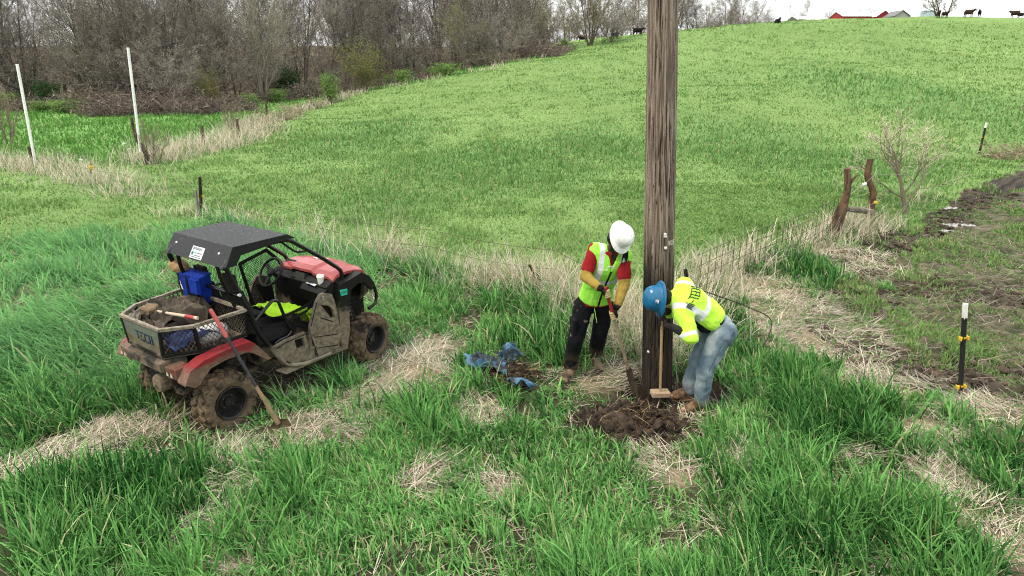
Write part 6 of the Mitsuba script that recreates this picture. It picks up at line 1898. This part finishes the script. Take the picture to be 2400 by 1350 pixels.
foot = sst(1.9, 1.1, pv[:, 2] + 0.5 * (g3_ - 0.5))
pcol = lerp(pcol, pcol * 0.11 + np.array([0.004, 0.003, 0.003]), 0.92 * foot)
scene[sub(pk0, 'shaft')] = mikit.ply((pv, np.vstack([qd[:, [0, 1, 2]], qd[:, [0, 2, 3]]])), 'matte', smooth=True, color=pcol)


def on_pole(off, z):
    """point on the pole's camera side: off = -1..1 across its width"""
    r_ = 0.171 - 0.006 * (z + 0.35)
    a = math.asin(off)
    c = V(PB[0] + (PTOP[0] - PB[0]) * (z + 0.35) / 9.35, PB[1], z)
    n_ = V(math.sin(a), -math.cos(a), 0)
    n_ = unit(n_ + V(-0.21 * math.cos(a), -0.21 * math.sin(a), 0))
    return c + n_ * r_, n_


for off, z in ((0.38, 1.80), (0.42, 1.655), (-0.60, 0.47)):
    p, n_ = on_pole(off, z)
    put(sub(pk0, 'nail_head'), align(lathe([(0, 0.006), (0.012, 0.006), (0.018, 0), (0, 0)][::-1], 12), p - n_ * 0.002, p + n_), (0.62, 0.62, 0.58), 'satin', 40)
p, n_ = on_pole(0.39, 1.775)
put(sub(pk0, 'tag'), hull([p + V(-.02, .0, -.008), p + V(.02, .005, -.008), p + V(.018, .005, .012), p + V(-.018, 0, .012), p + n_ * .005 + V(0, 0, .01), p + n_ * .005 + V(.012, 0, -.006)]), (0.55, 0.55, 0.52), 'satin', None)
t = meshkit.text_mesh('M 25', 0.050, 0.002, bold=True)
tv = np.array(t.vertices)
tw_ = tv[:, 0].max()
nv = []
for x_, y_, d_ in tv:
    o_ = 0.58 + x_ / tw_ * 0.37
    p, n_ = on_pole(min(o_, 0.985), 1.68 + y_)
    nv.append(p + n_ * (0.001 + d_))
t.vertices = np.array(nv)
put(sub(pk0, 'number'), t, (0.50, 0.50, 0.46), 'satin', None)

# ---------------------------------------------------------------- posts
def wood_post(name, pts, rad, text, cat='fence post', group=None, col=((0.06, 0.045, 0.035), (0.19, 0.14, 0.10)), stub=None, seed=0, n=26):
    key = key_for(name)
    label(key, text, cat, group)
    p = round_path(pts, 0.2, 5)
    s = np.linspace(0, 1, len(p))
    q = np.array([np.interp(np.linspace(0, 1, n), s, p[:, k]) for k in range(3)]).T
    r_ = np.interp(np.linspace(0, 1, n), np.linspace(0, 1, len(rad)), rad)
    parts = [tube(q, r_, 16)]
    if stub is not None:
        parts.append(tube(np.linspace(stub[0], stub[1], 6), np.linspace(stub[2], stub[3], 6), 10))
    m = trimesh.util.concatenate(parts)
    m = bumpy(m, 0.012 * min(1, rad[0] / 0.08), 12, seed)
    put(key, m, lambda v: lerp(lerp(col[0], col[1], np.clip(1.6 * fbm(v * [1, 1, .25], 16, 3, seed) - 0.3, 0, 1)), (0.015, 0.012, 0.01), 0.8 * sst(0.06, 0, np.abs(fbm(v * [1, 1, .12], 20, 2, seed + 3) - 0.5))), 'matte', 50)
    return key


RUST = ((0.13, 0.065, 0.03), (0.27, 0.15, 0.075))
lp_ = [V(6.61, 13.72, -.15), V(6.63, 13.68, .35), V(6.69, 13.6, .85), V(6.68, 13.52, 1.15), V(6.59, 13.5, 1.54)]
wood_post('wooden_post', lp_[:4], [.125, .125, .105, .085, .07], 'thick leaning dark lower post beside the woven wire fence', seed=2) if False else None
kk = wood_post('wooden_post', lp_, [.128, .122, .112, .080, .072, .070, .062], 'leaning forked wooden post with a peeled orange brown top by the woven wire fence', stub=(V(6.66, 13.52, 1.20), V(6.79, 13.46, 1.42), .045, .016), seed=2, col=((0.055, 0.036, 0.024), (0.17, 0.11, 0.07)))
kk = wood_post('wooden_post', [V(8.29, 15.47, -.15), V(8.22, 15.45, .35), V(8.24, 15.45, .75), V(8.02, 15.46, 1.05), V(8.05, 15.47, 1.47)], [.10, .088, .075, .07, .072, .064], 'straight brown wooden post at the far end of the brace rail', seed=5, col=((0.05, 0.03, 0.02), (0.14, 0.085, 0.05)))
wood_post('brace_rail', [V(6.68, 13.62, .80), V(6.86, 13.85, .66), V(7.5, 14.5, .50), V(8.24, 15.40, .28)], [.05, .058, .06, .065], 'crooked dark branch rail bracing the two wooden posts', 'brace rail', seed=7, col=((0.05, 0.045, 0.035), (0.20, 0.18, 0.14)))
wood_post('wooden_post', [V(-13.30, 24.95, -.1), V(-13.22, 25.0, .45), V(-13.52, 25.0, 1.0), V(-13.56, 25.0, 1.72)], [.075, .07, .075, .065, .05], 'crooked dark post leaning beside the taller white pole', seed=9, col=((0.03, 0.025, 0.02), (0.10, 0.08, 0.06)))
wood_post('wooden_post', [V(-16.80, 24.3, -.1), V(-16.95, 24.3, .75)], [.085, .08, .07], 'short dark post at the foot of the left white pole', seed=11, col=((0.03, 0.025, 0.02), (0.10, 0.08, 0.06)))
for (x, y, h, lean), tx in zip([(-13.46, 30.24, 1.0, .05), (-13.5, 34.4, 1.0, 0.0), (-15.37, 44.0, 1.45, .05), (-16.43, 57.7, 1.45, .1), (-15.3, 61.3, 1.2, .05), (-14.4, 63.6, 1.1, -.05)],
                               ['first thin grey post of the far fence, deep in dry stalks', 'dark upright post of the far fence at the edge of the pasture', 'taller brown post of the far fence with a yellow clip', 'crooked dark post before the slim green bush', 'thin post just right of the slim green bush', 'thin dark post near the large olive bush']):
    wood_post('fence_post', [V(x, y, base_z([[x, y]])[0] - .1), V(x + lean, y, base_z([[x, y]])[0] + h)], [.075, .065], tx, seed=int(x * 7) % 50, col=((0.05, 0.035, 0.025), (0.15, 0.11, 0.08)), n=8)
wood_post('broken_stake', [V(.45, 10.1, -.1), V(.48, 10.1, .30), V(.34, 10.05, .42), V(.27, 10.05, .56)], [.035, .03, .028, .02], 'bent broken dark stake in the dry stalks between vehicle and workers', 'stake', seed=3, col=((0.02, 0.016, 0.012), (0.07, 0.055, 0.04)), n=12)
wood_post('grey_stake', [V(-7.52, 16.2, -.05), V(-7.53, 16.15, .66)], [.035, .03], 'short grey stake close beside the left steel post', 'stake', seed=4, col=((0.10, 0.10, 0.09), (0.25, 0.24, 0.22)), n=8)
wood_post('leaning_stake', [V(-13.0, 21.0, -.05), V(-12.85, 21.0, .62)], [.02, .016], 'thin brown stick with a yellow clip among the left dry stalks', 'stake', seed=6, n=8)


def t_post(base, top, text, white=0.16, clips=(0.10, 0.62), wide=1.0, col=(0.012, 0.012, 0.013)):
    key = key_for('steel_post')
    label(key, text, 'steel fence post')
    base, top = np.asarray(base, float), np.asarray(top, float)
    ax = unit(top - base)
    L = np.linalg.norm(top - base)
    sec = [(-.022, -.003), (.022, -.003), (.022, .003), (.004, .004), (.003, .034), (-.003, .034), (-.004, .004), (-.022, .003)]
    sec = [(x * wide, y * wide) for x, y in sec]

    def part(z0, z1, g=1.0):
        m = trimesh.creation.extrude_polygon(Polygon([(x * g, y * g) for x, y in sec]), z1 - z0, engine='earcut')
        m.apply_transform(trimesh.transformations.rotation_matrix(2.6, [0, 0, 1]))
        m.apply_translation([0, 0, z0])
        return align(m, base, top)
    studs = [align(place(box((0, 0, 0), (.012, .012, .014)), (0.008, -0.006, z)), base, top) for z in np.arange(.12, L - white, .055)]
    put(sub(key, 'shaft'), trimesh.util.concatenate([part(-.1, L - white)] + studs), lambda v: lerp(col, np.asarray(col) * 2.2 + 0.004, fbm(v, 18, 2, 3)), 'satin', None)
    if white:
        put(sub(key, 'white_top'), part(L - white, L, 1.02), lambda v: lerp((0.45, 0.46, 0.46), (0.75, 0.76, 0.76), sst(0.35, 0.55, fbm(v, 25, 3, 3))), 'satin', None)
    for c in clips:
        m = trimesh.util.concatenate([box((0, 0, 0), (.062 * wide, .030, .030), bev=.006), box((-.034 * wide, -.01, 0), (.016, .05, .045), bev=.004), box((.034 * wide, -.01, 0), (.016, .05, .045), bev=.004)])
        put(sub(key, 'insulator'), align(place(m, (0, 0, c)), base, top), (0.62, 0.40, 0.03), 'satin', None)
    return key


t_post(V(4.95, 6.81, 0), V(4.79, 6.81, 1.07), 'white tipped black steel post with yellow insulators standing in the muddy yard edge', 0.17, (.10, .68), 1.15)
t_post(V(-7.49, 16.23, 0), V(-7.40, 16.23, .95), 'dark steel post with one yellow insulator behind the vehicle on the left', 0, (.50,), 1.6, (.02, .014, .01))
t_post(V(19.68, 29.1, 0), V(19.72, 29.1, 1.22), 'white tipped steel post at the far right fence corner', .22, (.62,), 1.9)
t_post(V(2.46, 8.4, 0), V(2.22, 8.4, .975), 'plain black steel stake rising behind the stooping worker', 0, (), 1.15)
for k, (a, b, tx) in enumerate([(V(-16.77, 24.2, .2), V(-16.76, 24.33, 3.52), 'white plastic pole at the far left, leaning left by a short post'), (V(-13.38, 24.9, .5), V(-13.27, 25.0, 4.06), 'taller white plastic pole by the crooked dark post')]):
    key = key_for('white_pole')
    label(key, tx, 'pole')
    pvc = trimesh.util.concatenate([tube(np.linspace(a, b, 10), .046, 16)])
    put(key, pvc, lambda v: lerp((0.62, 0.64, 0.65), (0.80, 0.81, 0.80), fbm(v, 4, 2, 3)), 'satin', 40)

# ---------------------------------------------------------------- wires
def wire(parent, name, pts, r=.003, col=(0.05, 0.045, 0.04), sag=0.0, sides=4):
    out = []
    for a, b in zip(pts, pts[1:]):
        for t in np.linspace(0, 1, 9)[:-1]:
            out.append(a + (b - a) * t - V(0, 0, sag * 4 * t * (1 - t)))
    out.append(pts[-1])
    return put(sub(parent, name), tube(np.array(out), r, sides), col, 'satin', None)


wf = key_for('woven_wire_fence')
label(wf, 'rusty woven wire fence with square openings sagging towards the leaning post', 'wire fence')
fa, fb_ = V(2.75, 9.75, 0), V(6.60, 13.62, 0)
hts = (.12, .30, .48, .66, .84)
wob = lambda t, k: V(0.02 * math.sin(9 * t + k), 0, 0.03 * math.sin(7 * t + k * 0.3) - 0.05 * (1 - t))
for k, h in enumerate(hts):
    wire(wf, 'line_wire', [fa + (fb_ - fa) * t + V(0, 0, h + .09 * t) + wob(t, 0.4) for t in np.linspace(0, 1, 9)], .0050, (0.055, 0.038, 0.03))
for k in range(27):
    t = (k + .5) / 27
    p = fa + (fb_ - fa) * t + wob(t, 0.4)
    wire(wf, 'stay_wire', [p + V(0, 0, .10 + .09 * t), p + V(.015 * math.sin(k), 0, hts[-1] + .09 * t)], .0050, (0.02, 0.016, 0.014))
sw_ = key_for('strand_wire')
label(sw_, 'slack barbed wire strands strung along the left fence line behind the vehicle', 'wire')
path = [V(x, y, 0) for x, y in FENCE_L]
for h, sg in ((.78, .05), (.48, .07)):
    wire(sw_, 'strand', [p + V(0, 0, h * (0.8 if i == 3 else 1)) for i, p in enumerate(path[1:])], .004, (0.06, 0.045, 0.035), sg)
sw2 = key_for('strand_wire')
label(sw2, 'electric fence wires running between the braced posts and the far right steel post', 'wire')
for pts in ([V(6.66, 13.55, .95), V(8.18, 15.4, 1.15), V(9.9, 16.9, .95), V(19.66, 29.05, .80)], [V(6.70, 13.55, .66), V(8.32, 15.4, .52), V(19.66, 29.05, .45)], [V(6.4, 13.4, .15), V(6.72, 13.6, .80)]):
    wire(sw2, 'strand', pts, .0042, (0.25, 0.25, 0.24), .04)
for p, tx in ((V(7.42, 14.35, 1.08), 'white insulator on the upper wire between the braced posts'), (V(7.06, 14.15, .60), 'white insulator hanging low beside the leaning forked post')):
    key = key_for('white_insulator')
    label(key, tx, 'insulator')
    put(key, place(lathe([(0, -.045), (.03, -.04), (.038, -.015), (.022, 0), (.038, .015), (.03, .04), (0, .045)], 16), p, (0.4, 1.2, 0.6)), (0.68, 0.70, 0.72), 'gloss', 40)
key = key_for('yellow_insulator')
label(key, 'yellow insulator nailed to the straight brown post', 'insulator')
put(key, box(V(8.27, 15.36, .50), (.09, .07, .07), (0.2, .3, .4), bev=.015), (0.60, 0.38, 0.03), 'satin', 30)
key = key_for('yellow_insulator')
label(key, 'yellow clip on the thin stick among the left dry stalks', 'insulator')
put(key, box(V(-12.87, 20.97, .50), (.10, .05, .13), (0.5, .3, .7), bev=.012), (0.68, 0.42, 0.04), 'satin', 30)
# wires on poles near the pole's right: loose bent wire behind the stooping worker
lw = key_for('loose_wire')
label(lw, 'loose bent wire looping from the dry stalks behind the stooping worker', 'wire')
put(lw, tube(round_path([V(2.2, 8.3, .80), V(2.9, 8.2, .58), V(3.3, 8.1, .42), V(3.25, 8.0, .22), V(3.12, 7.95, .02)], .2), .0075, 5), (0.03, 0.025, 0.02), 'satin', 40)

# ---------------------------------------------------------------- soil heaps, cloth, litter
def heap(name, cx, cy, rx, ry, h, text, n, seed, straw=0):
    key = key_for(name)
    label(key, text, 'soil heap')
    R = np.random.default_rng(seed)
    a, q = np.meshgrid(np.linspace(0, 2 * np.pi, 72, endpoint=False), np.linspace(0, 1, 26))
    x, y = cx + rx * q * np.cos(a) * 1.15, cy + ry * q * np.sin(a) * 1.15
    P_ = np.c_[x.ravel(), y.ravel()]
    z = ground_z(P_) + h * (1 - sst(0.0, 1.0, q.ravel())) * (0.7 + 0.6 * fbm(w3(P_), 4, 3, seed)) + (fbm(w3(P_), 10, 3, seed + 1) - 0.45) * 0.09 * (1 - q.ravel()) - 0.03 * q.ravel()
    v = np.c_[P_, z]
    ii, jj = np.meshgrid(np.arange(25), np.arange(72), indexing='ij')
    qq = np.stack([ii * 72 + jj, ii * 72 + (jj + 1) % 72, (ii + 1) * 72 + (jj + 1) % 72, (ii + 1) * 72 + jj], -1).reshape(-1, 4)
    sc = lambda v: lerp((0.010, 0.007, 0.005), (0.07, 0.05, 0.034), np.clip(2.2 * fbm(v, 14, 3, 4) - 0.8, 0, 1))
    put(sub(key, 'mound'), (v, np.vstack([qq[:, [0, 2, 1]], qq[:, [0, 3, 2]]])), sc, 'matte', 60)
    cl_, big = [], []
    for k in range(n):
        th, rr = R.uniform(0, 6.28), math.sqrt(R.random()) * 1.12
        p = np.array([[cx + rx * rr * math.cos(th), cy + ry * rr * math.sin(th)]])
        zt = ground_z(p)[0] + h * (1 - sst(0, 1, rr)) * 0.85
        s = R.uniform(.012, .042) * (1.8 if R.random() < .1 else 1)
        c = trimesh.creation.icosphere(2, s)
        c.vertices = c.vertices * R.uniform(.6, 1.35, 3) * [1, 1, .75]
        c = bumpy(c, s * 1.5, 1.3 / s, int(R.integers(99)), 2)
        c = place(c, (p[0, 0], p[0, 1], zt + s * .4), R.uniform(0, 6, 3))
        (big if s > .045 else cl_).append(c)
    label(put(sub(key, 'clods'), trimesh.util.concatenate(cl_), sc, 'matte', 18), kind='stuff')
    for c in big:
        put(sub(key, 'clod'), c, sc, 'matte', 18)
    if straw:
        nn = straw
        th, rr = R.uniform(0, 6.28, nn), np.sqrt(R.random(nn)) * 1.15
        b = np.c_[cx + rx * rr * np.cos(th), cy + ry * rr * np.sin(th)]
        zt = ground_z(b) + h * (1 - sst(0, 1, rr)) + .02
        kk = sub(key, 'roots')
        grass(kk, np.c_[b, zt], R.uniform(.06, .26, nn), R.uniform(.003, .006, nn), R.normal(-0.6, 0.9, nn), R.uniform(.8, 1.6, nn), R.uniform(-.2, .9, nn), lerp((0.22, 0.16, 0.07), (0.50, 0.40, 0.20), R.random(nn)), 3)
        label(kk, kind='stuff')
    return key


heap('soil_heap', *HEAPS[0], 'large heap of freshly dug dark soil clods in front of the pole', 420, 3, 110)
heap('soil_heap', *HEAPS[1], 'small heap of dark soil and yellow roots on the blue cloth', 130, 4, 170)
BLC = lambda v: lerp(lerp((0.018, 0.07, 0.14), (0.10, 0.22, 0.34), np.clip(1.8 * fbm(v, 9, 3, 4) - 0.4, 0, 1)), (0.03, 0.025, 0.022), 0.8 * sst(0.55, 0.68, fbm(v, 5, 3, 9)))
b1 = crumple(70, 50, (0.52, 0.24), 51, 0.065, 3.6, 0.12)
b1 = place(b1, on(-.30, 7.38, .10), (0, .1, -0.45))
key = key_for('blue_cloth')
put(sub(key, 'sheet'), b1, BLC, 'satin', 40)
b2 = crumple(24, 22, (0.24, 0.2), 61, 0.06, 2.2, 0.1)
b2 = place(b2, on(-.02, 7.55, .16), (.5, -.5, .3))
put(sub(key, 'fold'), b2, lambda v: BLC(v) * 0.75, 'satin', 40)
b3 = crumple(22, 20, (0.26, 0.17), 71, 0.05, 2.2, 0.1)
b3 = place(b3, on(.09, 6.92, .10), (-.6, .3, .1))
put(sub(key, 'corner'), b3, BLC, 'satin', 40)
label(key, 'muddy blue cloth lying crumpled in the grass under the small soil heap', 'cloth')
for (x, y), tx in zip([(-16.45, 26.27), (-16.27, 29.45), (-17.9, 31.97)], ['white scrap of litter on the meadow nearest the left white pole', 'middle white scrap of litter on the meadow', 'farthest white scrap of litter on the meadow']):
    key = key_for('litter')
    label(key, tx, 'litter')
    m = place(crumple(10, 10, (.15, .11), int(x * -9), .05, 2.0, .1), on(x, y, .10), (.6, .2, 1))
    put(key, m, (0.70, 0.70, 0.68), 'satin', 40)

# ---------------------------------------------------------------- cattle
def cow_mesh(pose, seed, face=False):
    """x forward; standing 1.35 m at the back"""
    dz = -0.55 if pose == 'lie' else 0.0
    b = [m3.Manifold.batch_hull([ball((-.72, 0, 1.0 + dz), (.24, .27, .33)), ball((-.2, 0, .93 + dz), (.3, .34, .42)), ball((.45, 0, .97 + dz), (.28, .28, .38))]), bone(((.62, 0, 1.08 + dz), .25), ((1.02, 0, 1.28 + dz * .8), .15))]
    hd = [bone(((1.06, 0, 1.34 + dz * .8), .125), ((1.34, 0, 1.16 + dz * .8), .075))]
    for s in (-1, 1):
        hd.append(bone(((1.04, s * .10, 1.40 + dz * .8), .04), ((1.0, s * .27, 1.40 + dz * .8), .03)))
        if pose == 'stand':
            b += [bone(((.50, s * .17, .8), .12), ((.52, s * .17, .42), .06)), bone(((.52, s * .17, .42), .055), ((.50, s * .17, .05), .05)),
                  bone(((-.78, s * .18, .85), .15), ((-.70, s * .18, .52), .08)), bone(((-.70, s * .18, .52), .07), ((-.84, s * .18, .38), .06)), bone(((-.84, s * .18, .38), .055), ((-.78, s * .18, .05), .05))]
        else:
            b += [bone(((.55, s * .22, .30), .12), ((.85, s * .2, .08), .07)), bone(((-.6, s * .25, .3), .18), ((-.25, s * .38, .1), .09))]
    b += [bone(((-.93, 0, 1.15 + dz), .04), ((-1.0, 0, .7 + dz * .8), .03)), bone(((-1.0, 0, .7 + dz * .8), .03), ((-.98, 0, .45 + dz * .7), .05))]
    return skin(b, .07, 4), skin(hd, .05, 3)


COWS = {p: cow_mesh(p, 1) for p in ('stand', 'lie')}


def cow(x, y, rz, pose, text, col=(0.008, 0.007, 0.007), face=None, s=1.0):
    s *= 0.72
    key = key_for('cow')
    label(key, text, 'cow')
    z = ground_z([[x, y]])[0]
    c, sn_ = math.cos(rz), math.sin(rz)
    xf = lambda v: (v * s) @ np.array([[c, sn_, 0], [-sn_, c, 0], [0, 0, 1]]) + V(x, y, z)
    put(sub(key, 'body'), COWS[pose][0], col, 'matte', 60, xf=xf, var=.3)
    put(sub(key, 'head'), COWS[pose][1], col if face is None else face, 'matte', 60, xf=xf)


WHT, BRN = (0.62, 0.60, 0.57), (0.03, 0.016, 0.011)
cow(62.3, 107.2, -1.9, 'stand', 'first standing cow right of the blue bin, facing the camera', BRN)
cow(63.3, 107.2, -1.4, 'stand', 'second standing cow right of the blue bin, turned right', BRN, s=.92)
cow(66.9, 107.4, -1.2, 'stand', 'largest brown cow on the crest, broadside before the small round tree', BRN, s=1.08)
cow(68.4, 107.4, -2.2, 'stand', 'dark cow with lowered flank right of the largest cow', s=.95)
cow(73.6, 107.4, 1.9, 'stand', 'dark cow at the far right end of the crest', BRN, s=1.05)
cow(74.3, 107.0, 0.2, 'stand', 'black calf beside the cow at the far right end', s=.7)
cow(37.6, 103.5, -1.5, 'lie', 'black cow lying on the crest right of the utility pole', s=1.0)
cow(19.6, 113.0, 0.1, 'stand', 'black cow half sunk behind the crest left of the utility pole', s=1.15)
cow(11.0, 114.0, 3.2, 'stand', 'black cow with a white face behind the left of the hill tree', face=WHT)
cow(15.6, 110.0, 0.3, 'stand', 'dark cow with a white face right of the hill tree', face=WHT)

# ---------------------------------------------------------------- farm buildings behind the crest
def fpoly(key, name, pts, col, th=.08, mat='matte', var=.1):
    return put(sub(key, name), hull(np.vstack([np.asarray(pts, float), np.asarray(pts, float) + V(0, th, 0)])), col, mat, None, var=var)


def shed(name, text, x0, x1, y, d, zg, eave, ridge, wall, roof, cat, gable_right=True, gable=None, skew=0.0):
    """gabled building whose long side faces the camera"""
    key = key_for(name)
    label(key, text, cat)
    yc = y + d / 2
    put(sub(key, 'wall'), hull([(x + skew * (yy - y), yy, z) for x in (x0, x1) for yy in (y, y + d) for z in (zg, eave)]), wall, 'matte', None, var=.15)
    for xa, s in ((x0, -1), (x1, 1)):
        put(sub(key, 'gable'), hull([(xa + dx + skew * (yy - y), yy, z) for dx in (-.04, .04) for yy, z in ((y, eave), (y + d, eave), (yc, ridge - .05))]), gable or wall, 'matte', None)
    for s in (-1, 1):
        e_ = y - .3 if s < 0 else y + d + .3
        put(sub(key, 'roof'), hull([(x + skew * (yy - y), yy, z + h) for x in (x0 - .3, x1 + .3) for yy, z in ((e_, eave - .1), (yc, ridge)) for h in (0, .1)]), roof, 'satin', None, var=.06)
    return key, yc


ROOFW, REDB = (0.72, 0.73, 0.74), (0.30, 0.035, 0.04)
bk, _ = shed('red_barn', 'long red barn with a white metal roof behind the hill crest', 94.9, 103.6, 210, 9, 13.2, 17.1, 18.5, REDB, ROOFW, 'barn')
for x in (98.6, 101.6):
    put(sub(bk, 'door'), box((x, 209.95, 15.7), (.7, .12, 1.2)), (0.7, 0.7, 0.68), 'matte', None)
# its cross wing with the gable to the camera
put(sub(bk, 'wing_wall'), hull([(x, y_, z) for x in (103.3, 107.1) for y_ in (207.5, 214) for z in (13.2, 16.9)]), REDB, 'matte', None, var=.15)
put(sub(bk, 'wing_gable'), hull([(103.3, y_, 16.9) for y_ in (207.5, 213)] + [(107.1, y_, 16.9) for y_ in (207.5, 213)] + [(105.3, y_, 18.35) for y_ in (207.5, 213)]), REDB, 'matte', None)
for s, xe in ((-1, 103.0), (1, 107.4)):
    put(sub(bk, 'wing_roof'), hull([(xe, y_, 16.75 + h) for y_ in (207.2, 214) for h in (0, .12)] + [(105.3, y_, 18.35 + h) for y_ in (207.2, 214) for h in (0, .12)]), (0.45, 0.10, 0.10) if s > 0 else ROOFW, 'satin', None)
gk = key_for('grey_shed')
label(gk, 'small grey gabled shed between the red barn and the gnarled tree', 'shed')
put(sub(gk, 'wall'), hull([(x, y_, z) for x in (104.6, 108.4) for y_ in (200, 206) for z in (13.0, 16.5)] + [(106.4, y_, 17.8) for y_ in (200, 206)]), (0.30, 0.31, 0.30), 'matte', None, var=.2)
for xe in (104.2, 108.7):
    put(sub(gk, 'roof'), hull([(xe, y_, 16.35 + h) for y_ in (199.7, 206.3) for h in (0, .12)] + [(106.4, y_, 17.85 + h) for y_ in (199.7, 206.3) for h in (0, .12)]), (0.12, 0.125, 0.13), 'satin', None)
put(sub(gk, 'lean_to'), hull([(x, y_, z) for x in (108.4, 112.0) for y_ in (200.5, 205) for z in (13.0, 16.4)]), (0.55, 0.57, 0.58), 'matte', None)
shed('low_shed', 'low shed with a pale silver roof showing over the crest right of the lying cow', 74.2, 79.2, 190, 7, 12.0, 15.0, 15.9, (0.16, 0.17, 0.16), (0.66, 0.69, 0.70), 'shed')
sb = key_for('blue_bin')
label(sb, 'pale blue grey hopper shed with a peaked roof on the skyline', 'bin')
put(sub(sb, 'wall'), place(lathe([(0, 13.2), (1.85, 13.2), (1.85, 17.7), (0, 17.7)][::-1], 28), (113.3, 200, 0)), (0.36, 0.46, 0.52), 'satin', 40)
put(sub(sb, 'roof'), place(lathe([(0, 17.65), (2.0, 17.65), (0.3, 18.5), (0, 18.6)][::-1], 28), (113.3, 200, 0)), (0.50, 0.58, 0.63), 'satin', 40)
